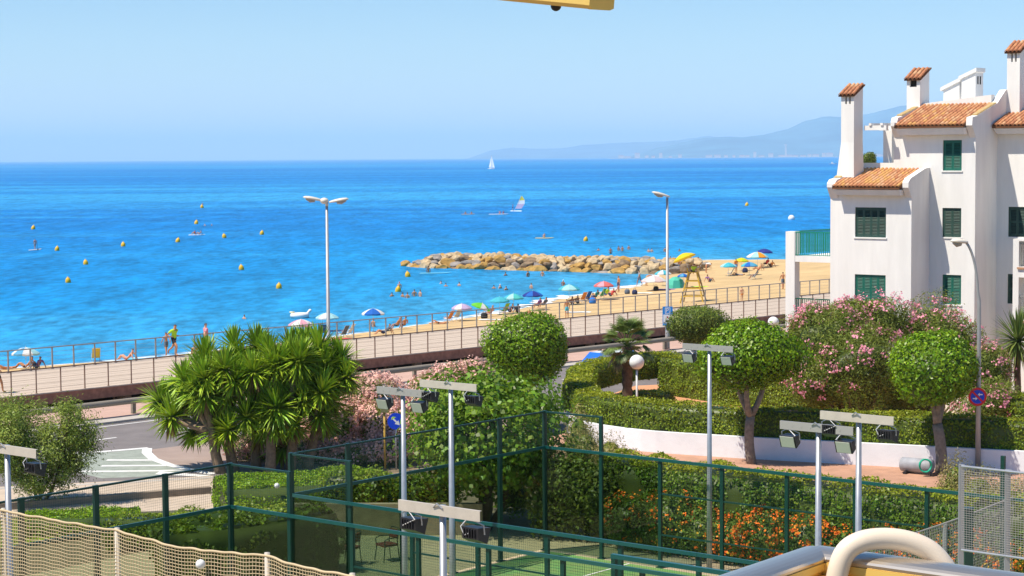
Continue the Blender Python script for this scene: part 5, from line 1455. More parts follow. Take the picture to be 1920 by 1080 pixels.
for (off, z, s_, wts) in ((3.9, -.05, 1.0, (6, 3, 1, 1)), (2.9, .55, .95, (3, 2, 3, 2)), (2.0, 1.05, .8, (3, 4, 3, 1)), (1.0, 1.32, .75, (2, 6, 2, 0)), (-.6, 1.32, .9, (2, 6, 1, 0)), (-2.6, .9, 1.1, (2, 3, 2, 1))):
    x = .6 if z < .3 else 2.2 + z * 1.8
    while x < L_ - 1:
        k = min(1, .45 + x / 9.0)
        p = gdir * x + gn * (off * k + rr.uniform(-.25, .25))
        o = link('rock', rocks[rr.choices(range(4), wts)[0]][rr.randrange(4)], bw_, (p.x, p.y, z * k + rr.uniform(-.12, .12)))
        s0 = s_ * rr.uniform(.62, 1.15); o.scale = (s0 * rr.uniform(.95, 1.35), s0 * rr.uniform(.8, 1.1), s0 * rr.uniform(.55, .8)); o.rotation_euler = (rr.uniform(-.35, .35), rr.uniform(-.35, .35), math.atan2(gdir.y, gdir.x) + rr.uniform(-.5, .5))
        x += s0 * rr.uniform(1.2, 1.6)

# ------------------------------------------------------------------ people
SKIN = [mat('skin_tan', (0.54, 0.25, 0.12), rough=.55, var=.08), mat('skin_fair', (0.66, 0.36, 0.23), rough=.55, var=.08), mat('skin_brown', (0.36, 0.16, 0.08), rough=.55, var=.08)]
HAIR = [mat('hair_dark', (0.025, .018, .013), rough=.6), mat('hair_brown', (0.09, .05, .025), rough=.6), mat('hair_fair', (0.35, .25, .13), rough=.6), mat('hair_grey', (0.4, .39, .37), rough=.6), mat('cap_white', (.75, .74, .72), rough=.7), mat('cap_red', (.6, .03, .03), rough=.7)]
CLOTH = {n: mat('cloth_' + n, c, rough=.85) for n, c in dict(lime=(.42, .68, .03), navy=(.02, .03, .09), black=(.02, .02, .022), blue=(.03, .18, .6), cyan=(.06, .45, .62), red=(.6, .04, .05), pink=(.68, .26, .32), white=(.75, .75, .73), grey=(.30, .30, .31), purple=(.22, .10, .30), orange=(.72, .25, .04), green=(.06, .35, .12), yellow=(.72, .5, .04), teal=(.03, .3, .32), slate=(.10, .13, .17)).items()}
POSES = {}
def P_(**k): return k
def stand(arm=(0, 0), step=0.0, lean=0.0):
    d = dict(pelvis=(0, 0, .95), waist=(0, .01 + lean * .2, 1.10), chest=(0, .02 + lean * .5, 1.30), neck=(0, lean * .8, 1.47), head=(0, .03 + lean, 1.59), top=(0, .015 + lean * 1.05, 1.68))
    for s, n in ((-1, 'l'), (1, 'r')):
        d['sh' + n] = (s * .17, lean * .7, 1.40); d['el' + n] = (s * .235, -.03 + lean * .7 - step * s * .18, 1.13); d['wr' + n] = (s * .24, .06 + lean * .7 - step * s * .30, .90 + abs(step) * .05); d['ha' + n] = (s * .235, .09 + lean * .7 - step * s * .36, .81 + abs(step) * .06)
        d['hp' + n] = (s * .09, 0, .90); d['kn' + n] = (s * .10, .02 + step * s * .24, .50); d['an' + n] = (s * .10, -.02 + step * s * .36, .09 + (.06 if step * s < 0 else 0)); d['to' + n] = (s * .115, .13 + step * s * .36, .035)
    return d
POSES['stand'] = stand(); POSES['walk'] = stand(step=.75)
r_ = stand(step=1.2, lean=.12)
r_.update(ell=(-.26, -.16, 1.16), wrl=(-.22, .10, 1.08), hal=(-.18, .18, 1.12), elr=(.26, -.22, 1.16), wrr=(.2, .02, 1.05), har=(.17, .1, 1.09), knr=(.10, .34, .60), anr=(.1, .26, .17), tor=(.11, .41, .12), knl=(-.1, -.16, .52), anl=(-.1, -.52, .28), tol=(-.11, -.50, .14))
POSES['run'] = r_
b_ = stand(); b_.update(waist=(0, .12, 1.08), chest=(0, .34, 1.14), neck=(0, .52, 1.12), head=(0, .63, 1.08), top=(0, .70, 1.05), shl=(-.17, .44, 1.12), shr=(.17, .44, 1.12), ell=(-.22, .50, .86), elr=(.22, .50, .86), wrl=(-.18, .56, .62), wrr=(.18, .56, .62), hal=(-.17, .6, .54), har=(.17, .6, .54))
POSES['bend'] = b_
def sitg(back=.35, knee=.42):
    d = dict(pelvis=(0, 0, .12), waist=(0, -back * .35, .27), chest=(0, -back * .75, .46), neck=(0, -back, .63), head=(0, -back * .98, .75), top=(0, -back * 1.05, .83))
    for s, n in ((-1, 'l'), (1, 'r')):
        d['sh' + n] = (s * .17, -back * .95, .56); d['el' + n] = (s * .25, -back - .12, .32); d['wr' + n] = (s * .28, -back - .22, .08); d['ha' + n] = (s * .28, -back - .20, .03)
        d['hp' + n] = (s * .09, .04, .12); d['kn' + n] = (s * .12, .40, .10 + knee); d['an' + n] = (s * .11, .68 + (0.1 if knee < .3 else 0), .08); d['to' + n] = (s * .12, .82, .06)
    return d
POSES['sit'] = sitg(.30, .36); POSES['recline'] = sitg(.48, .30)
h_ = sitg(-.05, .40)
for s, n in ((-1, 'l'), (1, 'r')): h_.update({'el' + n: (s * .24, .18, .42), 'wr' + n: (s * .14, .40, .48), 'ha' + n: (s * .09, .47, .48)})
POSES['hug'] = h_
c_ = dict(pelvis=(0, 0, .36), waist=(0, -.08, .50), chest=(0, -.20, .68), neck=(0, -.30, .84), head=(0, -.30, .96), top=(0, -.33, 1.04))
for s, n in ((-1, 'l'), (1, 'r')): c_.update({'sh' + n: (s * .17, -.28, .77), 'el' + n: (s * .25, -.14, .54), 'wr' + n: (s * .22, .10, .48), 'ha' + n: (s * .2, .18, .46), 'hp' + n: (s * .09, .03, .36), 'kn' + n: (s * .11, .42, .42), 'an' + n: (s * .11, .62, .08), 'to' + n: (s * .12, .76, .05)})
POSES['chair'] = c_
l_ = dict(pelvis=(0, 0, .12), waist=(0, -.16, .12), chest=(0, -.38, .13), neck=(0, -.54, .14), head=(0, -.66, .16), top=(0, -.75, .16))
for s, n in ((-1, 'l'), (1, 'r')): l_.update({'sh' + n: (s * .17, -.47, .12), 'el' + n: (s * .27, -.26, .08), 'wr' + n: (s * .28, -.02, .06), 'ha' + n: (s * .28, .07, .05), 'hp' + n: (s * .09, .05, .11), 'kn' + n: (s * .11, .46, .13 if s > 0 else .36), 'an' + n: (s * .12, .86 if s > 0 else .68, .07), 'to' + n: (s * .14, .92 if s > 0 else .82, .12 if s > 0 else .06)})
POSES['lie'] = l_
k_ = sitg(-.06, .05)
for s, n in ((-1, 'l'), (1, 'r')): k_.update({'el' + n: (s * .28, .12, .45), 'wr' + n: (s * .22, .32, .50), 'ha' + n: (s * .2, .38, .50), 'kn' + n: (s * .24, .34, .14), 'an' + n: (s * .08, .30, .07), 'to' + n: (s * .02, .42, .06)})
POSES['cross'] = k_
RAD = dict(pelvis=(.145, .105), waist=(.125, .09), chest=(.15, .10), neck=(.05, .055), head=(.078, .095), top=(.055, .06), sh=(.062, .06), el=(.042, .042), wr=(.028, .03), ha=(.036, .022), hp=(.098, .095), kn=(.060, .062), an=(.038, .042), to=(.036, .028))
BONES = [('pelvis', 'waist'), ('waist', 'chest'), ('chest', 'neck'), ('neck', 'head'), ('head', 'top')]
for n in 'lr': BONES += [('chest', 'sh' + n), ('sh' + n, 'el' + n), ('el' + n, 'wr' + n), ('wr' + n, 'ha' + n), ('pelvis', 'hp' + n), ('hp' + n, 'kn' + n), ('kn' + n, 'an' + n), ('an' + n, 'to' + n)]
FIG = {}
def figure(pose):
    """One continuous body grown round the posed skeleton, and the garments lifted off it."""
    if pose in FIG: return FIG[pose]
    J = POSES[pose]; names = list(J)
    me = bpy.data.meshes.new('body_cage'); me.from_pydata([J[n] for n in names], [(names.index(a), names.index(c)) for a, c in BONES], []); me.update()
    o = bpy.data.objects.new('cage', me); COL.objects.link(o)
    md = o.modifiers.new('skin', 'SKIN'); md.use_smooth_shade = True; md.branch_smoothing = .3
    if not me.skin_vertices: 
        bpy.context.view_layer.objects.active = o
        bpy.context.view_layer.update()
    sv = me.skin_vertices[0].data if me.skin_vertices else None
    for i, n in enumerate(names):
        k = n if n in RAD else n[:-1]
        if sv: sv[i].radius = RAD[k]; sv[i].use_root = (n == 'pelvis')
    sb = o.modifiers.new('sub', 'SUBSURF'); sb.levels = 1; sb.render_levels = 1
    bpy.context.view_layer.update()
    dg = bpy.context.evaluated_depsgraph_get()
    body = bpy.data.meshes.new_from_object(o.evaluated_get(dg)); body.name = 'person'
    bpy.data.objects.remove(o)
    body.materials.clear(); body.materials.append(SKIN[0])
    V = np.array([v.co[:] for v in body.vertices]); N_ = np.array([v.normal[:] for v in body.vertices])
    best = np.full(len(V), 9e9); lab = np.zeros(len(V), int); par = np.zeros(len(V))
    for bi, (a, c) in enumerate(BONES):
        A, B = np.array(J[a]), np.array(J[c]); ab = B - A; t = np.clip(((V - A) @ ab) / (ab @ ab + 1e-9), 0, 1); d = np.linalg.norm(V - (A + t[:, None] * ab), axis=1) / ((RAD[a if a in RAD else a[:-1]][0] + RAD[c if c in RAD else c[:-1]][0]) / 2)
        m_ = d < best; best[m_] = d[m_]; lab[m_] = bi; par[m_] = t[m_]
    hd = np.array(J['top']) - np.array(J['neck']); hd = hd / np.linalg.norm(hd); fwd = np.array(J['head']) - np.array(J['top']); 
    garments = {}
    def bone(a, c): return BONES.index((a, c))
    torso = {bone('waist', 'chest'), bone('chest', 'neck'), bone('chest', 'shl'), bone('chest', 'shr')}; low = {bone('pelvis', 'waist'), bone('pelvis', 'hpl'), bone('pelvis', 'hpr')}
    thigh = {bone('hpl', 'knl'), bone('hpr', 'knr')}; uarm = {bone('shl', 'ell'), bone('shr', 'elr')}; headb = {bone('neck', 'head'), bone('head', 'top')}
    isin = lambda s: np.isin(lab, list(s))
    H_ = np.array(J['head']); fw = np.cross(hd, np.array([1.0, 0, 0])); fw = -fw if fw @ np.array([0, 1, 0.3 if pose == 'lie' else 0]) < 0 else fw
    rel = V - H_
    sel = dict(shorts=isin(low) | (isin(thigh) & (par < .62)), brief=isin({bone('pelvis', 'hpl'), bone('pelvis', 'hpr')}) | (isin({bone('pelvis', 'waist')}) & (par < .35)) | (isin(thigh) & (par < .12)), shirt=(isin(torso) & ~(isin({bone('chest', 'neck')}) & (par > .75))) | isin(low) & (par < .9) & isin({bone('pelvis', 'waist')}) | (isin(uarm) & (par < .6)),
               top=isin({bone('waist', 'chest')}) & (par > .45) | isin({bone('chest', 'neck')}) & (par < .4), skirt=isin(low) | (isin(thigh) & (par < .85)), hair=isin(headb) & ((rel @ hd > .035) | (rel @ fw < -.012)))
    F_ = [list(p.vertices) for p in body.polygons]
    for g, m_ in sel.items():
        fs = [f for f in F_ if all(m_[i] for i in f)]
        if not fs: continue
        used = sorted({i for f in fs for i in f}); ix = {i: k for k, i in enumerate(used)}
        off = {'hair': .016, 'shirt': .022, 'skirt': .03, 'shorts': .02}.get(g, .012)
        gm = bpy.data.meshes.new(g); gm.from_pydata([tuple(V[i] + N_[i] * off) for i in used], [], [tuple(ix[i] for i in f) for f in fs]); gm.materials.append(CLOTH['navy'])
        gm.polygons.foreach_set('use_smooth', [True] * len(fs)); gm.update(); garments[g] = gm
    FIG[pose] = (body, garments); return FIG[pose]
def face_parts(pose): pass
def setm(o, m):
    o.material_slots[0].link = 'OBJECT'; o.material_slots[0].material = m
def person(loc, pose, rz, label, wear, skin=0, hair=0, sc=1.0, group=None, tilt=0):
    """wear: list of (garment, colour)."""
    body, gs = figure(pose)
    o = link('person', body, None, loc); setm(o, SKIN[skin]); o.rotation_euler = (tilt, 0, rz); o.scale = [sc] * 3
    tag(o, label, 'person', group)
    if 'hair' in gs:
        h = link('hair', gs['hair'], o); setm(h, HAIR[hair])
    for g, c in wear:
        if g in gs: x = link(g, gs[g], o); setm(x, CLOTH[c])
    return o

D8 = UV(0, 0)
def DK(px, py): return G(px, py, DZ)
p = DK(326, 669); person(p, 'run', -2.2, 'man in a lime shirt and dark shorts jogging along the boardwalk', [('shirt', 'lime'), ('shorts', 'black')], 0, 1, 1.02)
p = DK(386, 665); person(p, 'walk', -1.0, 'woman in a pink top and dark skirt on the boardwalk behind the yucca', [('shirt', 'pink'), ('skirt', 'black')], 1, 1, 1.0)
p = DK(-6, 737); person(p, 'walk', -1.0, 'dark clothed walker cut off by the left edge of the view', [('shirt', 'black'), ('shorts', 'black')], 0, 0, 1.0)
BPPL = [
 (10, 693, 'lie', 1.9, 'sunbather lying with a raised knee at the far left behind the railing', [('brief', 'orange')], 0, 1),
 (48, 691, 'recline', 1.4, 'tanned sunbather propped on the elbows under the pale umbrella', [('brief', 'navy')], 0, 0),
 (70, 691, 'sit', 1.0, 'person in a purple top sitting next to the pale umbrella', [('shirt', 'purple'), ('shorts', 'slate')], 0, 1),
 (238, 676, 'recline', 1.2, 'sunbather leaning back by the yellow beach chair', [('brief', 'pink'), ('top', 'pink')], 1, 1),
 (312, 667, 'walk', .6, 'child in dark trunks on the sand behind the jogger', [('shorts', 'slate')], 0, 1),
 (366, 667, 'hug', .4, 'sunbather in a white cap seen from behind left of the woman with the skirt', [('brief', 'orange')], 0, 4),
 (565, 632, 'sit', .6, 'person in a red top under the pink and white umbrella', [('shirt', 'red'), ('shorts', 'orange')], 0, 1),
 (720, 627, 'recline', 1.9, 'person in dark clothes stretched out under the blue striped umbrella', [('shirt', 'slate'), ('shorts', 'navy')], 0, 0),
 (745, 618, 'chair', .9, 'broad tanned man in a beach chair left of his companion', [('shorts', 'slate')], 0, 3),
 (758, 617, 'chair', .5, 'tanned companion in a beach chair on the right of the pair', [('brief', 'navy'), ('top', 'navy')], 0, 1),
 (824, 608, 'lie', 1.5, 'person lying on the sand beside the orange beach chair', [('brief', 'black')], 0, 0),
 (920, 594, 'chair', .7, 'sunburnt person with fair hair behind the dark bag', [('brief', 'orange')], 0, 2),
 (957, 586, 'sit', .8, 'person in navy next to the lime beach chair', [('shirt', 'navy'), ('shorts', 'navy')], 0, 0),
 (972, 587, 'hug', .5, 'huddled person in slate clothes right of the lime beach chair', [('shirt', 'slate'), ('shorts', 'black')], 2, 0),
 (1009, 579, 'chair', .8, 'person in purple sitting at the water edge', [('shirt', 'purple'), ('shorts', 'navy')], 0, 0),
 (1020, 578, 'chair', .8, 'person in slate sitting right of the one in purple', [('shirt', 'slate'), ('shorts', 'slate')], 0, 0),
 (993, 590, 'hug', .3, 'small child sitting on the sand near the railing', [('brief', 'cyan')], 0, 2, .6),
 (1063, 597, 'stand', .2, 'man in blue trunks standing near the boardwalk railing', [('shorts', 'cyan')], 0, 1, .95),
 (1074, 572, 'hug', .8, 'tanned bather sitting left of the big orange chair', [('brief', 'black')], 2, 0),
 (1084, 570, 'hug', .6, 'bather with wet hair sitting right by the orange chair', [('brief', 'slate')], 0, 0),
 (1107, 565, 'sit', .9, 'person with a dark hat sitting behind the blue bags', [('shirt', 'slate'), ('shorts', 'navy')], 0, 0),
 (1117, 563, 'chair', .7, 'person in a teal shirt in the crowded row of chairs', [('shirt', 'teal'), ('shorts', 'navy')], 0, 1),
 (1136, 558, 'chair', .8, 'person in a lime shirt under the coral umbrella', [('shirt', 'lime'), ('shorts', 'blue')], 0, 1),
 (1146, 556, 'sit', .9, 'person in a red top right of the coral umbrella pole', [('shirt', 'red'), ('shorts', 'navy')], 0, 1),
 (1160, 548, 'stand', 2.0, 'man in navy trunks standing by the water', [('shorts', 'navy')], 0, 1),
 (1199, 536, 'walk', 1.9, 'person in grey walking at the waterline', [('shirt', 'grey'), ('shorts', 'slate')], 2, 0),
 (1212, 536, 'bend', -1.0, 'sunburnt person bending at the waterline', [('brief', 'green')], 0, 1),
 (1257, 506, 'stand', .5, 'bather standing by the root of the breakwater', [('shorts', 'grey')], 0, 1),
 (1274, 512, 'walk', -.6, 'bather walking left of the lifeguard chair', [('shorts', 'slate')], 2, 0),
 (1309, 508, 'walk', -1.2, 'person in a white shirt behind the lifeguard chair', [('shirt', 'white'), ('brief', 'black')], 0, 0),
 (1324, 512, 'bend', -1.3, 'bather bending over with outstretched arms right of the lifeguard chair', [('shirt', 'white')], 0, 1),
 (1330, 529, 'sit', -.8, 'person in purple sitting right of the lifeguard chair', [('shirt', 'purple'), ('shorts', 'slate')], 0, 0),
 (1313, 532, 'hug', .2, 'small child digging beside the lifeguard chair', [('brief', 'orange')], 0, 0, .65),
 (1391, 566, 'stand', .3, 'child standing on the sand close to the boardwalk', [('brief', 'orange')], 1, 1, .78),
 (1468, 543, 'walk', .1, 'man in dark trunks walking left of the white house', [('shorts', 'slate')], 0, 0, 1.0),
 (1380, 512, 'stand', .4, 'man in orange top and blue trunks by the yellow umbrella', [('shirt', 'orange'), ('shorts', 'blue')], 0, 1),
 (1384, 517, 'lie', 1.4, 'person in grey lying by the turquoise umbrella', [('shirt', 'grey'), ('shorts', 'slate')], 0, 0),
 (1416, 523, 'chair', 1.6, 'person in black reclining in a low chair in front of the umbrella group', [('shirt', 'black'), ('shorts', 'navy')], 2, 0),
 (1423, 507, 'sit', .9, 'tanned person sitting below the white and green umbrella', [('brief', 'red')], 0, 1),
 (1437, 500, 'chair', .6, 'person in a red top under the dark blue umbrella', [('shirt', 'red'), ('shorts', 'black')], 0, 0),
 (1446, 501, 'sit', .4, 'person in brown sitting at the right end of the umbrella group', [('shirt', 'orange'), ('shorts', 'black')], 2, 0),
]
for q in BPPL:
    px, py, pose, rz, lab, wear, sk, ha = q[:8]; sc = q[8] if len(q) > 8 else 1.0
    person(BG(px, py), pose, rz, lab, wear, sk, ha, sc)

# bathers in the water: whole figures standing or floating with the sea round them
SWIM = [(458, 598, 1.30, 'bather with only the head above water left of the pink umbrella', 1), (735, 556, 1.25, 'dark haired swimmer left of the yellow buoy with the pink cap', 0), (755, 557, 1.2, 'swimmer in the middle of the trio below the inner buoy', 0), (764, 559, 1.1, 'bather in pink at the right of the trio below the inner buoy', 1),
        (777, 555, 1.0, 'bather on the left of the red floating pair', 0), (788, 556, 1.0, 'bather on the right of the red floating pair', 1), (827, 532, 1.35, 'farthest left dark head in the bay below the paddle board', 0), (836, 537, 1.3, 'dark head next to the first one in the bay', 0), (861, 536, 1.25, 'lone dark head in the middle of the bay', 0),
        (926, 541, 1.3, 'left swimmer of the three behind the turquoise umbrellas', 0), (938, 541, 1.2, 'middle swimmer with white cap behind the turquoise umbrellas', 4), (949, 544, 1.25, 'right swimmer of the three behind the turquoise umbrellas', 1), (948, 517, 1.25, 'small dark head close under the breakwater', 0), (990, 519, .95, 'bather standing chest deep left of the two under the breakwater', 0),
        (1017, 518, .95, 'bather standing chest deep right of the two under the breakwater', 1), (996, 541, 1.1, 'bather above the dark blue umbrella', 1), (1056, 536, 1.0, 'bather in white close to the turquoise umbrella', 4), (1122, 470, 1.25, 'small dark head behind the breakwater on the left', 0), (1145, 476, .75, 'bather on the far side of the breakwater waist deep', 0),
        (1160, 470, .95, 'bather at the left of the group behind the breakwater', 0), (1167, 471, .9, 'bather in red in the group behind the breakwater', 1), (1179, 468, 1.0, 'bather at the right of the group behind the breakwater', 0), (1216, 473, 1.1, 'left of the two bathers near the lamp post behind the breakwater', 1), (1222, 473, 1.1, 'right of the two bathers near the lamp post behind the breakwater', 1),
        (1247, 472, 1.0, 'dark bather seen beside the lamp post behind the breakwater', 0), (1274, 471, 1.3, 'bather farthest right behind the breakwater', 1), (700, 613, .95, 'bather with a red cap standing in the shallows', 5), (384, 423, 1.25, 'left swimmer of the pair right of the seated paddler', 1), (397, 423, 1.3, 'right swimmer of the pair right of the seated paddler', 4)]
for px, py, sink, lab, ha in SWIM:
    p = G(px, py, SEA_Z); p.z = SEA_Z - sink
    person(p, 'stand', RND.uniform(-1, 1), lab, [('brief', RND.choice(['navy', 'red', 'black']))] + ([('top', 'pink')] if 'pink' in lab or 'red' in lab.split() else []), RND.choice([0, 0, 1, 2]), ha)

# paddle boards and small craft
def board(p, rz, L_, label, col, w=.75):
    b = MB(); b.smooth = True; n = 14; vs = []
    prof = [(-1, .04), (-.9, .45), (-.6, .85), (-.1, 1.0), (.4, .9), (.75, .6), (.95, .22), (1, .03)]
    for t, ww in prof:
        z = .05 + .10 * max(0, t) ** 3
        for k in range(8):
            a = 2 * math.pi * k / 8; vs.append((t * L_ / 2, math.cos(a) * w / 2 * ww, z + math.sin(a) * .07 * min(1, ww * 2)))
    fs = [(i * 8 + k, i * 8 + (k + 1) % 8, (i + 1) * 8 + (k + 1) % 8, (i + 1) * 8 + k) for i in range(len(prof) - 1) for k in range(8)] + [tuple(range(7, -1, -1)), tuple(56 + k for k in range(8))]
    b.add(vs, fs); o = b.build('paddle_board', col, None, (p.x, p.y, SEA_Z)); o.rotation_euler.z = rz
    return tag(o, label, 'paddle board')
def paddle(p, top, lab, rz=0):
    b = MB(); b.tube([(0, 0, 0), top], .02, 6); t = Vector(top); b.lathe((0, 0, -.02), [(.02, .45), (.09, .3), (.10, .1), (.04, 0)], 8); o = b.build('paddle', CLOTH['black'], None, p); return tag(o, lab, 'paddle')
WB = mat('white_board', (.78, .77, .74), rough=.35); CB = mat('cyan_board', (.18, .55, .70), rough=.35); YB = mat('yellow_board', (.75, .6, .12), rough=.35)
p = G(66, 469, SEA_Z); board(p, 1.15, 3.2, 'white paddle board under the standing paddler at the far left', WB); person((p.x, p.y, SEA_Z + .12), 'stand', .3, 'man standing upright on a white paddle board at the far left', [('shorts', 'grey')], 0, 0); paddle((p.x + .45, p.y - .05, SEA_Z - .1), (-.15, 0, 1.7), 'paddle held by the standing man at the far left')
p = G(369, 441, SEA_Z); board(p, .15, 3.2, 'white paddle board of the seated pair under the buoy', WB); person((p.x - .3, p.y, SEA_Z + .1), 'hug', 1.3, 'seated paddler in front on the white board under the buoy', [('shirt', 'red')], 0, 0); person((p.x + .5, p.y, SEA_Z + .1), 'sit', 1.3, 'second paddler leaning back on the white board under the buoy', [('brief', 'navy')], 0, 1)
p = G(817, 513, SEA_Z); board(p, .05, 4.0, 'long cyan and white paddle board near the breakwater tip', CB); person((p.x - .9, p.y + .3, SEA_Z - .75), 'stand', .2, 'bather standing in the water behind the long cyan board', [('shorts', 'slate')], 2, 0)
p = G(1021, 447, SEA_Z); board(p, -.2, 3.4, 'yellow and white paddle board beyond the breakwater', YB); person((p.x, p.y, SEA_Z + .1), 'hug', .3, 'paddler kneeling on the yellow board beyond the breakwater', [('brief', 'grey')], 1, 2)
p = G(935, 402, SEA_Z); board(p, .05, 5.0, 'white board with two sitters left of the windsurfer', WB, 1.0); person((p.x + .3, p.y, SEA_Z + .1), 'cross', .2, 'sitter in pink on the white board left of the windsurfer', [('shirt', 'pink')], 0, 0); person((p.x + 1.2, p.y, SEA_Z + .1), 'hug', .2, 'sitter in purple on the white board left of the windsurfer', [('shirt', 'purple')], 0, 0)
p = G(878, 402, SEA_Z); board(p, .0, 3.6, 'tan inflatable board with two bathers left of the windsurfer', mat('tan_board', (.5, .38, .22), rough=.4)); person((p.x - .7, p.y, SEA_Z - .9), 'stand', .2, 'left bather holding the tan inflatable board', [('brief', 'navy')], 0, 1); person((p.x + .8, p.y, SEA_Z - .9), 'stand', .2, 'right bather holding the tan inflatable board', [('brief', 'red')], 0, 0)
# windsurfer
p = G(968, 396, SEA_Z); e = empty('windsurf_board', (p.x, p.y, SEA_Z), -.45); tag(e, 'windsurfer rig with a yellow white and purple sail', 'windsurf board')
b = MB(); b.hexa([(-1.6, -.35, 0), (1.6, -.35, 0), (1.6, .35, 0), (-1.6, .35, 0), (-1.5, -.3, .18), (1.7, -.28, .18), (1.7, .28, .18), (-1.5, .3, .18)]); b.build('board', WB, e)
b = MB(); b.tube([(-.5, 0, .18), (1.4, 0, 3.9)], .04, 6); b.build('mast', WB, e)
mast = lambda t: Vector((-.5 + 1.9 * t, 0, .18 + 3.72 * t))
SY = mat('sail_yellow', (.75, .62, .08), rough=.6); SP = mat('sail_mauve', (.62, .48, .62), rough=.6); SW = mat('sail_white', (.80, .80, .78), rough=.6)
for (t0, t1, w0, w1, m) in ((.12, .45, 1.75, 2.0, SP), (.45, .7, 2.0, 1.55, SW), (.70, .99, 1.55, .25, SY)):
    b = MB(); a, c_ = mast(t0), mast(t1); b.add([a, a + Vector((w0, .18, .1)), c_ + Vector((w1, .18, .1)), c_, a + Vector((0, .02, 0)), a + Vector((w0, .2, .1)), c_ + Vector((w1, .2, .1)), c_ + Vector((0, .02, 0))], [(0, 1, 2, 3), (7, 6, 5, 4), (0, 4, 5, 1), (1, 5, 6, 2), (2, 6, 7, 3), (3, 7, 4, 0)]); b.build('sail', m, e)
person((p.x - .9, p.y, SEA_Z + .16), 'stand', -1.4, 'windsurfer standing behind the colourful sail', [('shirt', 'purple'), ('shorts', 'navy')], 0, 0, 1.0)
# sailing boat and far motor boats
def sailboat(px, py, label):
    p = G(px, py, SEA_Z); e = empty('sailing_boat', (p.x, p.y, SEA_Z), -.75); tag(e, label, 'sailing boat'); k = 1.0
    b = MB(); b.add([(-5, -1.3, 1.1), (-5, 1.3, 1.1), (1, 1.6, 1.1), (6, 0, 1.3), (1, -1.6, 1.1), (-4.6, -1, -.2), (-4.6, 1, -.2), (1, 1.2, -.3), (5, 0, -.1), (1, -1.2, -.3)], [(4, 3, 2, 1, 0), (0, 1, 6, 5), (1, 2, 7, 6), (2, 3, 8, 7), (3, 4, 9, 8), (4, 0, 5, 9)]); b.build('hull', WB, e)
    b = MB(); b.box(-2.5, 1.5, -.9, .9, 1.12, 1.8); b.build('cabin', WB, e)
    b = MB(); b.tube([(1, 0, 1.1), (1, 0, 17)], .12, 6); b.build('mast', SGREY, e)
    for pts, nm in (([(.7, 0, 2.6), (-4.3, .5, 2.8), (.8, 0, 16.6)], 'mainsail'), ([(1.3, 0, 15.5), (1.6, .3, 2.2), (6, 0, 1.6)], 'foresail')):
        b = MB(); b.add(pts + [(q[0], q[1] + .06, q[2]) for q in pts], [(0, 1, 2), (5, 4, 3), (0, 3, 4, 1), (1, 4, 5, 2), (2, 5, 3, 0)]); b.build(nm, SW, e)
sailboat(921, 317, 'small white sailing boat near the horizon')
def motorboat(px, py, label, k=1.0):
    p = G(px, py, SEA_Z); e = empty('motor_boat', (p.x, p.y, SEA_Z)); tag(e, label, 'motor boat')
    b = MB(); b.add([(-4 * k, -1.3, 1), (-4 * k, 1.3, 1), (1, 1.4, 1.1), (5 * k, 0, 1.5), (1, -1.4, 1.1), (-4 * k, -1, -.2), (-4 * k, 1, -.2), (1, 1, -.3), (4 * k, 0, 0), (1, -1, -.3)], [(4, 3, 2, 1, 0), (0, 1, 6, 5), (1, 2, 7, 6), (2, 3, 8, 7), (3, 4, 9, 8), (4, 0, 5, 9)]); b.build('hull', WB, e)
    b = MB(); b.box(-1.5 * k, 1, -.9, .9, 1.15, 2.6 * k); b.build('cabin', WB, e)
motorboat(1105, 299, 'tiny white boat just under the horizon right of the sailing boat', 1.5); motorboat(1561, 308, 'small white boat just left of the tall house chimney', 1.4); motorboat(375, 300.8, 'faint white boat far out on the horizon at the left', 2)
motorboat(903, 294.5 + 2.6, 'tiny pale boat on the horizon left of the sailing boat', 2)
# buoys
BUO = mat('yellow_buoy', (.72, .42, .015), rough=.4)
def buoy_mesh():
    b = MB(); b.smooth = True; b.lathe((0, 0, 0), [(.10, -.35), (.32, -.22), (.42, .02), (.42, .28), (.33, .52), (.16, .68), (.08, .72), (.07, .82), (.02, .84)], 14); return b.mesh('mooring_buoy', BUO)
bme = buoy_mesh()
BU = [(62, 430, 'yellow buoy straight above the standing paddleboarder'), (107, 470, 'yellow buoy just right of the standing paddleboarder'), (231, 462, 'yellow buoy halfway between the standing paddleboarder and the seated pair'), (161, 496, 'upper of the two yellow buoys off to the lower left'), (128, 530, 'lowest yellow buoy on the far left'), (333, 454, 'yellow buoy left below the seated pair of paddlers'), (379, 390, 'farthest yellow buoy above the seated pair of paddlers'), (368, 420, 'yellow buoy right above the heads of the seated pair'), (421, 446, 'yellow buoy right of the seated pair of paddlers'), (491, 440, 'yellow buoy between the seated pair and the twin street lamp'),
      (453, 506, 'yellow buoy midway between the seated pair and the boardwalk'), (523, 541, 'yellow buoy left of the twin street lamp post, lowest there'), (765, 519, 'yellow buoy left of the long cyan paddle board'), (746, 547, 'yellow buoy among the trio of swimmers in the bay'), (1098, 452, 'yellow buoy beyond the middle of the breakwater'), (1400, 386, 'yellow buoy far out right of the single street lamp')]
for px, py, lab in BU:
    p = G(px, py, SEA_Z); o = link('mooring_buoy', bme, None, (p.x, p.y, SEA_Z)); s_ = p.y / 330.0; o.scale = [max(.72, min(1.25, .50 + .45 * s_)) * q_ for q_ in (.95, .95, 1.08)]; o.rotation_euler = (RND.uniform(-.2, .2), RND.uniform(-.2, .2), 0); tag(o, lab, 'buoy', 'yellow swimming zone buoys')
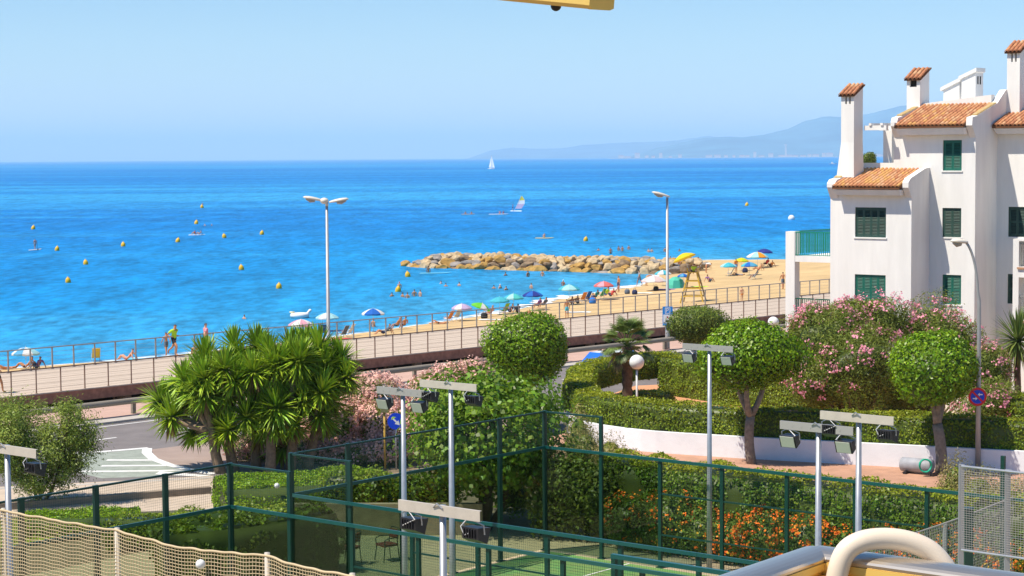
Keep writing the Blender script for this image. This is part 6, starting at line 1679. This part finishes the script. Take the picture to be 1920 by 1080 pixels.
p = G(1484, 412, SEA_Z); b = MB(); b.smooth = True; b.lathe((0, 0, 0), [(.2, -.4), (.6, -.2), (.75, .2), (.7, .6), (.4, .95), (.1, 1.05)], 16); tag(b.build('mooring_buoy', WB, None, (p.x, p.y, SEA_Z)), 'white mooring buoy left of the house balcony', 'buoy')
person(Vector((G(380, 384, SEA_Z).x, G(380, 384, SEA_Z).y, SEA_Z - 1.0)), 'stand', .3, 'swimmer beside the farthest yellow buoy', [('brief', 'pink')], 1, 2)
person(Vector((G(749, 540, SEA_Z).x, G(749, 540, SEA_Z).y, SEA_Z - 1.0)), 'stand', .3, 'bather in a pink cap right behind the inner buoy', [('brief', 'pink')], 1, 5)

# ------------------------------------------------------------------ beach umbrellas and chairs
UC = {n: mat('parasol_' + n, c, rough=.8, transl=.3) for n, c in dict(white=(.78, .78, .76), pink=(.74, .40, .48), blue=(.02, .16, .58), aqua=(.42, .72, .74), cyan=(.08, .52, .62), turq=(.10, .60, .56), lilac=(.58, .46, .66), green=(.18, .62, .05), yellow=(.80, .62, .02), coral=(.75, .19, .17), navy=(.03, .05, .30), rose=(.76, .60, .58), sky=(.12, .42, .66), orange=(.80, .36, .02), lime=(.58, .70, .02)).items()}
PARPOLE = mat('parasol_pole', (.6, .6, .58), rough=.4, metal=.4)
def umbrella(px, py_top, py_foot, dia, cols, label, tilt=(0, 0), val=.10, hgt=None):
    g = BG(px, py_foot); e = empty('beach_umbrella', g); e.rotation_euler = (tilt[0], tilt[1], 0); tag(e, label, 'beach umbrella', 'beach umbrellas')
    h = hgt or max(1.5, min(2.3, (py_foot - py_top) / F * g.y)); R_ = dia / 2; n = 16; rise = R_ * .42
    b = MB(); rings = [(0.02, h), (.35, h - rise * .16), (.7, h - rise * .52), (1.0, h - rise), (1.0, h - rise - val)]
    for r_, z in rings:
        pass
    vs = []
    for i, (r_, z) in enumerate(rings):
        for k in range(n):
            a = 2 * math.pi * k / n; sag = (-.03 * R_ if (k % 2 and 0 < i < 4) else 0) - (.03 if (k % 2 and i == 4) else 0)
            vs.append((r_ * R_ * math.cos(a), r_ * R_ * math.sin(a), z + sag))
    base_n = len(vs); vs += [(q[0] * .985, q[1] * .985, q[2] - .012) for q in vs]
    b.v = vs
    for i in range(4):
        for k in range(n):
            k2 = (k + 1) % n; c_i = (k // 2) % len(cols)
            b.f.append((i * n + k, i * n + k2, (i + 1) * n + k2, (i + 1) * n + k)[::-1]); b.m.append(c_i); b.sm.append(False)
            o_ = base_n; b.f.append((o_ + i * n + k, o_ + i * n + k2, o_ + (i + 1) * n + k2, o_ + (i + 1) * n + k)); b.m.append(c_i); b.sm.append(False)
    b.build('canopy', [UC[c] for c in cols], e)
    b = MB(); b.tube([(0, 0, -.3), (0, 0, h + .08)], .02, 6); b.build('pole', PARPOLE, e)
    b = MB()
    for k in range(8):
        a = 2 * math.pi * k / 8; b.bar((0, 0, h - .03), (R_ * .98 * math.cos(a), R_ * .98 * math.sin(a), h - rise - .02), .012)
    b.build('ribs', PARPOLE, e); return e
U = [(49, 652, 693, 1.85, ['white', 'sky', 'white', 'aqua'], 'pale blue and white umbrella at the far left behind the railing'), (565, 598, 640, 2.0, ['pink', 'white'], 'pink and white striped umbrella left of the twin street lamp'), (614, 585, 628, 1.9, ['aqua', 'white', 'aqua', 'aqua'], 'pale aqua umbrella behind the twin street lamp post'), (700, 578, 622, 1.85, ['blue', 'white', 'blue'], 'blue umbrella with white stripes right of the twin street lamp'),
     (866, 569, 602, 1.75, ['lilac', 'lilac', 'white'], 'lilac umbrella left of the bright green one'), (893, 566, 600, 1.7, ['green', 'green', 'white', 'green'], 'tilted bright green umbrella right of the lilac one', (0, .35)), (937, 556, 590, 1.75, ['cyan'], 'left of the two adjoining turquoise umbrellas'), (963, 550, 588, 1.8, ['turq', 'cyan', 'aqua'], 'right of the two adjoining turquoise umbrellas'), (999, 545, 582, 1.85, ['navy', 'blue'], 'dark blue umbrella by the surf'),
     (1067, 533, 572, 2.0, ['aqua', 'cyan', 'aqua'], 'pale turquoise umbrella above the crowded row of chairs'), (1132, 527, 563, 1.9, ['coral', 'coral', 'pink'], 'coral red umbrella at the end of the crowded row'), (1226, 516, 545, 2.6, ['rose', 'white'], 'broad pale pink umbrella left of the lamp post'), (1243, 506, 536, 1.8, ['cyan', 'white'], 'cyan and white umbrella behind the lamp post'), (1366, 492, 517, 1.9, ['cyan', 'aqua', 'cyan'], 'turquoise umbrella standing alone on the open sand'),
     (1390, 483, 508, 1.7, ['lime', 'yellow'], 'yellow umbrella next to the man in the orange top'), (1420, 472, 503, 2.6, ['white', 'aqua', 'orange', 'aqua'], 'big white and green umbrella with an orange panel'), (1433, 466, 500, 2.0, ['navy'], 'navy blue umbrella at the far right group'), (1405, 497, 516, 1.9, ['sky', 'cyan', 'blue'], 'low blue and cyan umbrella right of the yellow one'), (1281, 514, 540, 1.2, ['blue', 'sky'], 'small blue umbrella left of the lifeguard chair')]
for q in U: umbrella(q[0], q[1], q[2], q[3], q[4], q[5], *(q[6:7] if len(q) > 6 else []))
# dome tent
g = BG(1267, 540); b = MB(); b.smooth = False; b.lathe((0, 0, 0), [(1.05, 0), (1.0, .35), (.75, .85), (.35, 1.12), (.03, 1.2)], 10); e = empty('beach_tent', g); tag(e, 'mint green dome tent beside the lamp post', 'tent'); b.build('canopy', mat('mint_tent', (.10, .58, .42), rough=.7, transl=.25), e)
b = MB(); b.hexa([(-.4, -1.04, 0), (.4, -1.04, 0), (.3, -.8, .8), (-.3, -.8, .8), (-.4, -1.06, 0), (.4, -1.06, 0), (.3, -.82, .8), (-.3, -.82, .8)]); b.build('door', mat('teal_tent_door', (.04, .35, .28), rough=.8), e)
def beach_chair(px, py, rz, col, label):
    g = BG(px, py); e = empty('beach_chair', g, rz); tag(e, label, 'beach chair')
    m = CLOTH[col]
    b = MB(); b.hexa([(-.26, -.05, .28), (.26, -.05, .28), (.26, .42, .34), (-.26, .42, .34), (-.26, -.05, .31), (.26, -.05, .31), (.26, .42, .37), (-.26, .42, .37)]); b.build('seat', m, e)
    b = MB(); b.hexa([(-.26, -.06, .30), (.26, -.06, .30), (.26, -.02, .30), (-.26, -.02, .30), (-.26, -.42, .98), (.26, -.42, .98), (.26, -.38, .99), (-.26, -.38, .99)]); b.build('backrest', m, e)
    b = MB()
    for s_ in (-1, 1):
        b.tube([(s_ * .28, .42, .36), (s_ * .28, .0, .30), (s_ * .28, -.44, 1.0)], .014, 6); b.tube([(s_ * .28, .38, 0), (s_ * .28, -.15, .56)], .014, 6); b.tube([(s_ * .28, -.30, 0), (s_ * .28, .36, .55), (s_ * .28, -.22, .58)], .014, 6)
    b.build('frame', PARPOLE, e); return e
for q in ((180, 678, .3, 'yellow', 'empty yellow beach chair behind the left railing'), (842, 604, 1.0, 'orange', 'empty orange beach chair near the lilac umbrella'), (856, 601, .8, 'white', 'white beach chair just right of the orange one'), (946, 589, .9, 'lime', 'lime green beach chair in front of the turquoise umbrellas'), (1092, 567, .8, 'orange', 'big orange beach chair in the crowded row'), (1101, 565, .8, 'blue', 'blue beach chair right of the big orange one'), (1128, 560, .9, 'green', 'green beach chair left of the person in the lime shirt'), (1153, 553, 1.4, 'red', 'red lounger chair at the right end of the crowded row'), (644, 634, 1.0, 'slate', 'dark folding chair right of the twin street lamp post'), (655, 631, 1.2, 'white', 'white framed chair right of the dark folding chair'), (603, 630, .5, 'slate', 'dark striped chair under the pale aqua umbrella'), (1414, 524, 1.6, 'black', 'low black chair in front of the umbrella group'), (575, 634, .4, 'yellow', 'yellow chair beside the pink and white umbrella'), (1370, 518, 1.3, 'slate', 'grey low chair by the lone turquoise umbrella')): beach_chair(*q)
def bag(px, py, col, label, s_=1.0):
    g = BG(px, py); b = MB(); b.smooth = True; b.lathe((0, 0, 0), [(.24 * s_, 0), (.28 * s_, .12), (.26 * s_, .34 * s_), (.17 * s_, .44 * s_), (.05, .47 * s_)], 12); b.smooth = False; b.tube([(-.13, 0, .42 * s_), (-.08, 0, .6 * s_), (.08, 0, .6 * s_), (.13, 0, .42 * s_)], .02, 6); e = b.build('beach_bag', CLOTH[col], None, g); tag(e, label, 'bag')
for q in ((908, 597, 'black', 'tall black beach bag left of the sunburnt sitter', 1.1), (1111, 569, 'blue', 'blue beach bag among the crowded row', 1.2), (1176, 551, 'slate', 'pair of dark shoes and bag alone on the sand'), (1190, 552, 'navy', 'flat navy bag left alone on the sand'), (1230, 545, 'black', 'dark bag below the pale pink umbrella'), (1397, 511, 'navy', 'navy cool bag between the yellow and blue umbrellas', 1.2)): bag(*q)
def towel(px, py, w, l, rz, col, label):
    g = BG(px, py); b = MB(); n = 6; vs = []
    for i in range(n + 1):
        for j in range(n + 1): vs.append((w * (i / n - .5), l * (j / n - .5), .05 + .015 * math.sin(i * 2.1 + j)))
    b.add(vs, [(i * (n + 1) + j, (i + 1) * (n + 1) + j, (i + 1) * (n + 1) + j + 1, i * (n + 1) + j + 1) for i in range(n) for j in range(n)])
    o = b.build('towel', CLOTH[col], None, g); o.rotation_euler.z = rz; tag(o, label, 'towel')
for q in ((1084, 586, 1.0, 2.2, 1.4, 'white', 'white towel beside the man in blue trunks'), (1245, 543, 1.2, 2.4, 1.3, 'purple', 'mauve towel below the dome tent'), (640 + 5, 605, .9, 1.8, 1.2, 'navy', 'unused') if False else (640, 608 + 28, .8, 1.6, 1.3, 'red', 'dark red towel by the folding chair'), (1205, 550, 1.0, 2.0, 1.3, 'white', 'white towel alone near the lone bags'), (920, 600, .9, 2.0, 1.3, 'white', 'white towel at the feet of the sunburnt sitter'), (1312, 538, .9, 1.8, 1.3, 'lime', 'lime towel right of the lifeguard chair'), (255, 674, .8, 1.6, 1.3, 'cyan', 'cyan towel behind the sunbather at the left')): towel(*q)
# swan float resting by the pink umbrella
p = G(562, 596, SEA_Z); e = empty('inflatable_swan', (p.x, p.y, SEA_Z), .2); tag(e, 'white inflatable float in the water above the pink umbrella', 'pool float')
b = MB(); b.smooth = True; pts = [(math.cos(a) * .62, math.sin(a) * .5, .22) for a in np.linspace(0, 2 * math.pi, 19)]; b.tube(pts, .24, 10, caps=False); b.ball((0, 0, .1), .5, 12, 6, (1, .8, .3)); b.build('ring', WB, e)
b = MB(); b.smooth = True; b.tube([(.62, 0, .3), (.78, 0, .48), (.84, 0, .58), (.95, 0, .62)], [.16, .12, .11, .07], 10); b.ball((.92, 0, .62), .15, 10, 8); b.build('neck', WB, e)
b = MB(); b.smooth = True; b.tube([(-.5, 0, .4), (-.9, 0, .55)], [.2, .04], 8); b.build('tail', mat('pale_yellow_vinyl', (.72, .66, .38), rough=.4), e)
# lifeguard chair
g = BG(1300, 566); lc = empty('lifeguard_chair', g, -.25); tag(lc, 'tall yellow wooden lifeguard chair on the sand', 'lifeguard chair')
YW = mat('yellow_wood', (.62, .40, .05), rough=.7, var=.25, scale=2); OW = mat('dull_wood', (.36, .26, .12), rough=.8, var=.25)  # rear legs and side braces take the darker, browner wood
for sx in (-1, 1):
    for sy in (-1, 1):
        b = MB(); b.bar((sx * 1.05, sy * .95, -.1), (sx * .38, sy * .34, 2.65), .10); b.build('leg', YW if sy < 0 else OW, lc)
for z, in ((.55,), (1.25,), (1.9,)):
    k = 1 - z / 2.75 * .64
    for sy in (-1, 1):
        b = MB(); b.bar((-1.05 * k - .05, sy * .95 * k, z), (1.05 * k + .05, sy * .95 * k, z), .07, .09); b.build('rung', YW, lc)
    for sx in (-1, 1):
        b = MB(); b.bar((sx * 1.05 * k, -.95 * k, z), (sx * 1.05 * k, .95 * k, z), .06, .08); b.build('brace', OW, lc)
b = MB(); b.box(-.5, .5, -.45, .45, 2.65, 2.72); b.build('seat', YW, lc)
b = MB()
for sx in (-1, 1): b.box(sx * .48 - .04, sx * .48 + .04, -.45, .45, 3.0, 3.06); b.box(sx * .48 - .04, sx * .48 + .04, -.45, -.38, 2.721, 2.999)
b.build('armrest', YW, lc)
pl = g + Vector((0, 0, 2.42)); person(pl, 'chair', .1, 'lifeguard in a lime shirt sitting on the tall yellow chair', [('shirt', 'lime'), ('shorts', 'navy')], 0, 0)
e = empty('beach_umbrella', g + Vector((-.35, -.2, 2.72))); e.rotation_euler = (-.15, -.35, 0); tag(e, 'big yellow umbrella leaning over the lifeguard chair', 'beach umbrella')
b = MB(); b.lathe((0, 0, 0), [(1.05, 1.25), (1.06, 1.33), (.75, 1.55), (.35, 1.72), (.03, 1.78)], 12); b.build('canopy', UC['yellow'], e); b = MB(); b.tube([(0, 0, -.1), (0, 0, 1.8)], .025, 6); b.build('pole', PARPOLE, e)

# ------------------------------------------------------------------ car behind the hedge, drum and hose, court chairs, balls
p = D(1160, 668, 99.0); e = empty('parked_car', (p.x, p.y, 0), math.atan2(UY, UX) - .12); tag(e, 'parked white car with a bright blue rear window half hidden behind the curved hedge', 'car')
WC = mat('white_car_paint', (.78, .78, .78), rough=.25, spec=.6); BC = mat('blue_car_paint', (.02, .14, .62), rough=.25, spec=.6)
def loft(mb, secs):
    n = len(secs[0]); vs = [q for s in secs for q in s]; mb.add(vs, [(i * n + k, i * n + (k + 1) % n, (i + 1) * n + (k + 1) % n, (i + 1) * n + k) for i in range(len(secs) - 1) for k in range(n)] + [tuple(range(n - 1, -1, -1)), tuple((len(secs) - 1) * n + k for k in range(n))])
b = MB(); loft(b, [[(x, -w, z0), (x, w, z0), (x, w, z1 - .1), (x, w * .9, z1), (x, -w * .9, z1), (x, -w, z1 - .1)] for x, w, z0, z1 in ((-2.1, .78, .35, .80), (-1.9, .86, .25, .92), (1.2, .87, .22, .95), (1.95, .82, .25, .78), (2.15, .7, .35, .66))]); body = b.build('body', WC, e)
b = MB(); loft(b, [[(x, -w, z0), (x, w, z0), (x, w * .9, z1), (x, -w * .9, z1)] for x, w, z0, z1 in ((-1.95, .78, .88, .95), (-1.35, .76, .90, 1.42), (.35, .76, .92, 1.46), (1.1, .76, .93, .98))]); b.build('cabin', WC, e)
b = MB(); b.hexa([(-1.25, -.79, 1.0), (.5, -.79, 1.0), (.2, -.72, 1.36), (-1.15, -.72, 1.36), (-1.25, -.77, 1.0), (.5, -.77, 1.0), (.2, -.70, 1.36), (-1.15, -.70, 1.36)]); b.build('side_window', BLK, e)
b = MB(); b.hexa([(-2.02, -.7, .9), (-1.9, -.75, .955), (-1.9, .75, .955), (-2.02, .7, .9), (-1.97, -.66, .96), (-1.37, -.66, 1.44), (-1.37, .66, 1.44), (-1.97, .66, .96)]); b.build('rear_window', BC, e)
b = MB(); b.hexa([(1.12, -.78, .955), (2.0, -.72, .80), (2.0, .72, .80), (1.12, .78, .955), (1.12, -.78, .975), (2.02, -.72, .815), (2.02, .72, .815), (1.12, .78, .975)]); b.build('bonnet', WC, e)
b = MB(); b.hexa([(.42, -.70, 1.43), (1.08, -.74, 1.0), (1.08, .74, 1.0), (.42, .70, 1.43), (.44, -.68, 1.47), (1.12, -.72, 1.03), (1.12, .72, 1.03), (.44, .68, 1.47)]); b.build('windscreen', BC, e)
for x in (-1.35, 1.35):
    for s_ in (-1, 1):
        b = MB(); b.lathe((x, s_ * .72, .31), [(.20, 0), (.31, .03), (.31, .17), (.20, .2)], 18, (0, s_, 0)); w_ = b.build('wheel', BLK, e); b = MB(); b.lathe((x, s_ * .93, .31), [(.19, 0), (.16, .02)], 14, (0, s_, 0)); b.build('rim', SGREY, w_)
p = G(1728, 892); e = empty('grey_drum', (p.x, p.y, .06), CANG + .1); tag(e, 'grey metal drum lying on the terracotta pavement below the tree', 'drum')
b = MB(); b.smooth = True; b.lathe((-.75, 0, .30), [(.22, 0), (.25, .03), (.25, 1.1), (.22, 1.15)], 20, (1, 0, 0)); b.build('shell', mat('grey_sheet_metal', (.34, .35, .38), rough=.6, metal=.1, var=.2), e)
for x in (-.5, .5): b = MB(); b.box(x - .05, x + .05, -.35, .35, 0, .09); b.build('foot', BLK, e)
p = p + Vector((.02, -.48, .0)); e = empty('garden_hose', (p.x, p.y, .44)); tag(e, 'coil of bright green garden hose leaning on the grey drum', 'hose')
b = MB(); b.smooth = True
for k in range(4): b.tube([(math.cos(a) * (.20 + .012 * (k % 2)), -.03 * k + .03 * math.sin(a * 3 + k), math.sin(a) * (.21 + .012 * (k % 2))) for a in np.linspace(0, 2 * math.pi, 25)], .026, 8, caps=False)
b.build('coil', mat('green_hose', (.01, .33, .20), rough=.4), e)
REDC = mat('red_seat', (.22, .035, .025), rough=.6)
def court_chair(px, py, rz, label):
    p = G(px, py); e = empty('court_chair', (p.x, p.y, .012), rz); tag(e, label, 'chair')
    b = MB(); b.cbox((0, .0, .46), (.46, .46, .06)); b.build('seat', REDC, e)
    b = MB(); b.box(-.2, .2, -.25, -.21, .62, .86); b.build('backrest', REDC, e)
    for sx in (-1, 1):
        for sy in (-1, 1): b = MB(); b.tube([(sx * .24, sy * .26, 0), (sx * .21, sy * .2, .44 if sy > 0 else .60)], .016, 6); b.build('leg', GRN, e)
    b = MB(); b.tube([(-.21, -.21, .58), (-.21, -.26, .84), (-.15, -.27, .92), (.15, -.27, .92), (.21, -.26, .84), (.21, -.21, .58)], .016, 6); b.build('back_frame', GRN, e)
    b = MB()
    for s_ in (-1, 1): b.tube([(s_ * .23, -.22, .66), (s_ * .26, .1, .67), (s_ * .24, .22, .62), (s_ * .22, .21, .44)], .016, 6)
    b.build('armrest', GRN, e)
court_chair(726, 1052, 2.2, 'red seated metal chair behind the glass court wall, right one'); court_chair(655, 1058, 1.2, 'dark metal chair behind the glass court wall, left of the red seat')
BALL = mat('white_ball', (.78, .78, .76), rough=.4)
p = D(519, 897, 60.0); o = MB(); o.smooth = True; o.ball((0, 0, 0), .085, 14, 10); tag(o.build('ball', BALL, None, (p.x, p.y, 1.12 + .085)), 'small white ball lying on the rounded green hedge', 'ball')

# ------------------------------------------------------------------ ball net in front of the near court
NETC = mat('beige_net_cord', (0.55, 0.43, 0.26), rough=.8)
NP = [(-190, 905, 28.6), (5, 958, 27.0), (150, 984, 26.1), (218, 995, 25.7), (330, 1026, 25.0), (420, 1036, 24.45), (500, 1042, 24.0), (560, 1062, 23.6), (660, 1081, 22.9), (820, 1125, 21.8)]
top = np.array([list(D(px, py, y)) for px, py, y in NP])
cum = np.concatenate([[0], np.cumsum(np.linalg.norm(np.diff(top[:, :2], axis=0), axis=1))])
bn = empty('ball_net', Vector((top[3][0], top[3][1], 0))); tag(bn, 'beige ball stop net sagging between posts at the bottom left', 'net')
Ltot = cum[-1]; zlow = 4.0
posts_s = [cum[1], cum[3], cum[6], cum[8]]
def topz(s):
    base = np.interp(s, cum, top[:, 2])
    return base
def Pnet(u, v):
    s = u * Ltot; x = np.interp(s, cum, top[:, 0]); y = np.interp(s, cum, top[:, 1]); zt = topz(s)
    dz = v * (zt - zlow); dep = .06 * math.sin(s * 3.1 + v * 2) * (1 - v) + .015 * math.sin(s * 9 + 3 * v)
    return (x - bn.location.x + dep * .6, y - bn.location.y + dep, zlow + dz + .012 * math.sin(s * 17 + v * 3) * (1 - .6 * v) + .04 * math.sin(s * 2.5) * (1 - v) * v * 2)
netting(Pnet, int(Ltot / .052), 50, .0056, NETC, 'net', bn)
b = MB(); b.smooth = True; b.tube([Pnet(k / 160, 1.0) for k in range(161)], .017, 6); b.build('head_rope', NETC, bn)
for s in posts_s:
    x, y = np.interp(s, cum, top[:, 0]) - bn.location.x, np.interp(s, cum, top[:, 1]) - bn.location.y
    b = MB(); b.smooth = True; b.tube([(x, y + .05, 0), (x, y + .05, float(topz(s)) + .03)], .035, 10); b.build('post', mat('pale_net_post', (.50, .45, .38), rough=.6), bn)
p = D(376, 1058, 24.55); o = MB(); o.smooth = True; o.ball((0, 0, 0), .062, 16, 12); tag(o.build('ball', BALL, None, p), 'white ball caught in the beige net', 'ball')

# grey wire screen at the right
e = empty('wire_screen', D(1803, 1030, 30.4).to_2d().to_3d()); tag(e, 'grey wire screen standing above the balcony rail at the far right', 'fence'); o0 = e.location
ta, tb = D(1803, 874, 30.4), D(2010, 897, 29.0); ba, bb_ = D(1803, 1031, 30.4), D(2010, 1060, 29.0)
def Ps(u, v):
    a, c_ = ba.lerp(bb_, u), ta.lerp(tb, u); q = a.lerp(c_, v); return (q.x - o0.x, q.y - o0.y, q.z)
netting(Ps, 42, 36, .0028, mat('grey_wire', (.36, .34, .33), rough=.6), 'wire_mesh', e)
for px0, t in ((1803, 0), (1891, .43), (1985, .88)):
    a = ba.lerp(bb_, t); c_ = ta.lerp(tb, t); b = MB(); b.box(a.x - o0.x - .04, a.x - o0.x + .04, a.y - o0.y + .02, a.y - o0.y + .08, 0, c_.z + .02); b.build('post', SGREY, e)
for (a, c_) in ((ta, tb), (ba, bb_)):
    b = MB(); b.tube([a - o0, c_ - o0], .02, 8); b.build('rail', ALU, e)
a = D(1816, 955, 33.0); e = empty('green_post', (a.x, a.y, 0)); tag(e, 'short thick green post in front of the grey wire screen', 'post'); b = MB(); b.box(-.07, .07, -.07, .07, 0, a.z); b.build('shaft', GRN, e); b = MB(); b.box(-.08, .08, -.08, .08, a.z + .001, a.z + .03); b.build('cap', GRN, e)
a = D(1772, 985, 44.0); e = empty('grey_post', (a.x, a.y, 0)); tag(e, 'slim grey post in the yellow flowers by the end netting', 'post'); b = MB(); b.tube([(0, 0, 0), (0, 0, a.z)], .05, 8); b.build('shaft', SGREY, e); b = MB(); b.lathe((0, 0, a.z), [(.055, 0), (.055, .03), (.02, .05)], 8); b.build('cap', SGREY, e)

# ------------------------------------------------------------------ balcony rail, loop and awning bar
ALG = mat('champagne_aluminium', (0.64, 0.56, 0.46), rough=.28, metal=.85, var=.05); GOLD = mat('gold_aluminium', (0.88, 0.58, 0.15), rough=.42, metal=.25, var=.06, scale=2)
corner = Vector((.466, 3.0, 0)); zr_ = H - (1030 - 291.0) / F * 3.0 - .016
rl = empty('balcony_railing', (corner.x, corner.y, zr_)); tag(rl, 'champagne coloured aluminium balcony rail meeting at a corner', 'railing')
dL = Vector((-.6, -.8, 0)).normalized(); dR = Vector((CX, CY, 0)).normalized()
def rail_run(d, L_, sgn, name):
    n = Vector((-d.y, d.x, 0)) * sgn      # outwards
    prof = []
    for k in range(13):
        a = math.pi * (1.08 - 1.16 * k / 12); prof.append((math.cos(a) * .031, (.004 + math.sin(a) * .012)))
    prof += [(.029, -.001), (-.029, -.001)]
    secs = []
    for t in (0, L_):
        sk = 0
        secs.append([Vector((0, 0, 0)) + d * t + n * p_[0] + Vector((0, 0, p_[1])) for p_ in prof])
    b = MB(); b.smooth = False; m_ = len(prof); b.add([q for s in secs for q in s], [(k, (k + 1) % m_, m_ + (k + 1) % m_, m_ + k) for k in range(m_)] + [tuple(range(m_ - 1, -1, -1)), tuple(m_ + k for k in range(m_))])
    o = b.build('handrail', ALG, rl)
    b = MB()
    for (z0, z1, w_) in ((-.013, -.0015, .030), (-.020, -.0135, .023), (-.062, -.0205, .027)):
        q = [d * t + n * s_ + Vector((0, 0, z)) for z in (z0, z1) for t, s_ in ((.0, -w_), (L_, -w_), (L_, w_), (.0, w_))]; b.hexa(q)
    b.build('under_rail', GOLD, rl)
    b = MB()
    for t in np.arange(.08, L_, .11): c_ = d * t; b.tube([c_ + Vector((0, 0, -.95)), c_ + Vector((0, 0, -.063))], .008, 8)
    b.build('balusters', ALG, rl)
rail_run(dL, 1.6, 1, 'l'); rail_run(dR, 1.6, -1, 'r')
b = MB(); b.box(-.018, .018, -.018, .018, -1.0, -.064); o = b.build('corner_post', GOLD, rl); o.location = (0, -.02, 0)
# moulded plastic loop hooked over the rail
WPL = mat('cream_plastic', (.76, .64, .50), rough=.38, spec=.45)
c0 = corner + dR * .115; up = Vector((0, 0, 1)); nin = Vector((dR.y, -dR.x, 0)); nin = nin if nin.y < 0 else -nin   # towards the camera
def lp(a, o, z): return c0 + dR * ((a + .055) * .66 - .055) + nin * o + Vector((0, 0, zr_ + z))
loop = [lp(-.055, .060, -.20), lp(-.055, .058, -.10), lp(-.050, .054, -.03), lp(-.036, .046, .018), lp(-.010, .028, .037), lp(.03, -.002, .041), lp(.075, -.03, .034), lp(.115, -.05, .016), lp(.150, -.06, -.02), lp(.17, -.065, -.07), lp(.18, -.066, -.14)]
e = empty('plastic_loop', c0 + Vector((0, 0, zr_))); tag(e, 'cream plastic arm curving over the balcony rail in the foreground', 'plastic arm')
sp = []
for i in range(len(loop) - 1):
    p0, p1, p2, p3 = loop[max(i - 1, 0)], loop[i], loop[i + 1], loop[min(i + 2, len(loop) - 1)]
    for k in range(6):
        t = k / 6; sp.append(.5 * ((2 * p1) + (p2 - p0) * t + (2 * p0 - 5 * p1 + 4 * p2 - p3) * t * t + (3 * p1 - p0 - 3 * p2 + p3) * t ** 3))
sp.append(loop[-1])
b = MB(); b.smooth = True; b.tube([q - e.location for q in sp], .0162, 16); b.build('arm', WPL, e)
# awning front bar at the top of the view
aw0, aw1 = D(885, -18, 3.3), D(1130, 5, 3.05)
e = empty('awning_bar', aw1); tag(e, 'gold coloured front bar of the awning at the top edge of the view', 'awning')
d = (aw1 - aw0).normalized(); n = Vector((0, 0, 1)); s_ = d.cross(n).normalized(); n = s_.cross(d)
def pr_(t, a, c_): return d * t + s_ * a + n * c_
b = MB(); Lw = .9
pf = [(-.02, -.008), (-.012, -.011), (.022, -.011), (.030, -.005), (.030, .016), (-.02, .016)]
b.add([pr_(-Lw, *q) for q in pf] + [pr_(-.006, *q) for q in pf], [(k, (k + 1) % 6, 6 + (k + 1) % 6, 6 + k) for k in range(6)] + [tuple(range(5, -1, -1)), tuple(range(6, 12))]); b.build('bar', GOLD, e)
b = MB(); b.add([pr_(-.0055, *[c_ * 1.04 for c_ in q]) for q in pf] + [pr_(.004, *[c_ * 1.02 for c_ in q]) for q in pf], [(k, (k + 1) % 6, 6 + (k + 1) % 6, 6 + k) for k in range(6)] + [tuple(range(5, -1, -1)), tuple(range(6, 12))]); b.build('end_cap', GOLD, e)
b = MB(); b.hexa([pr_(-Lw, -.018, .0165), pr_(-.01, -.018, .0165), pr_(-.01, .028, .0165), pr_(-Lw, .028, .0165), pr_(-Lw, -.018, .028), pr_(-.01, -.018, .028), pr_(-.01, .028, .028), pr_(-Lw, .028, .028)]); b.build('fabric_groove', mat('brown_plastic', (.07, .04, .03)), e)
b = MB(); b.smooth = True; q = pr_(-.100, .008, -.0115); b.ball(q, .0085, 12, 8); b.build('knob', BLK, e)
b = MB(); b.hexa([pr_(-Lw, -.010, .0285), pr_(-.05, -.010, .0285), pr_(-.05, -.004, .0285), pr_(-Lw, -.004, .0285)] + [pr_(-Lw, -.010, .0285) + Vector((0, -.12, .045)), pr_(-.05, -.010, .0285) + Vector((0, -.12, .045)), pr_(-.05, -.004, .0285) + Vector((0, -.12, .051)), pr_(-Lw, -.004, .0285) + Vector((0, -.12, .051))]); b.build('fabric', mat('awning_fabric', (.55, .38, .2), rough=.8), e)
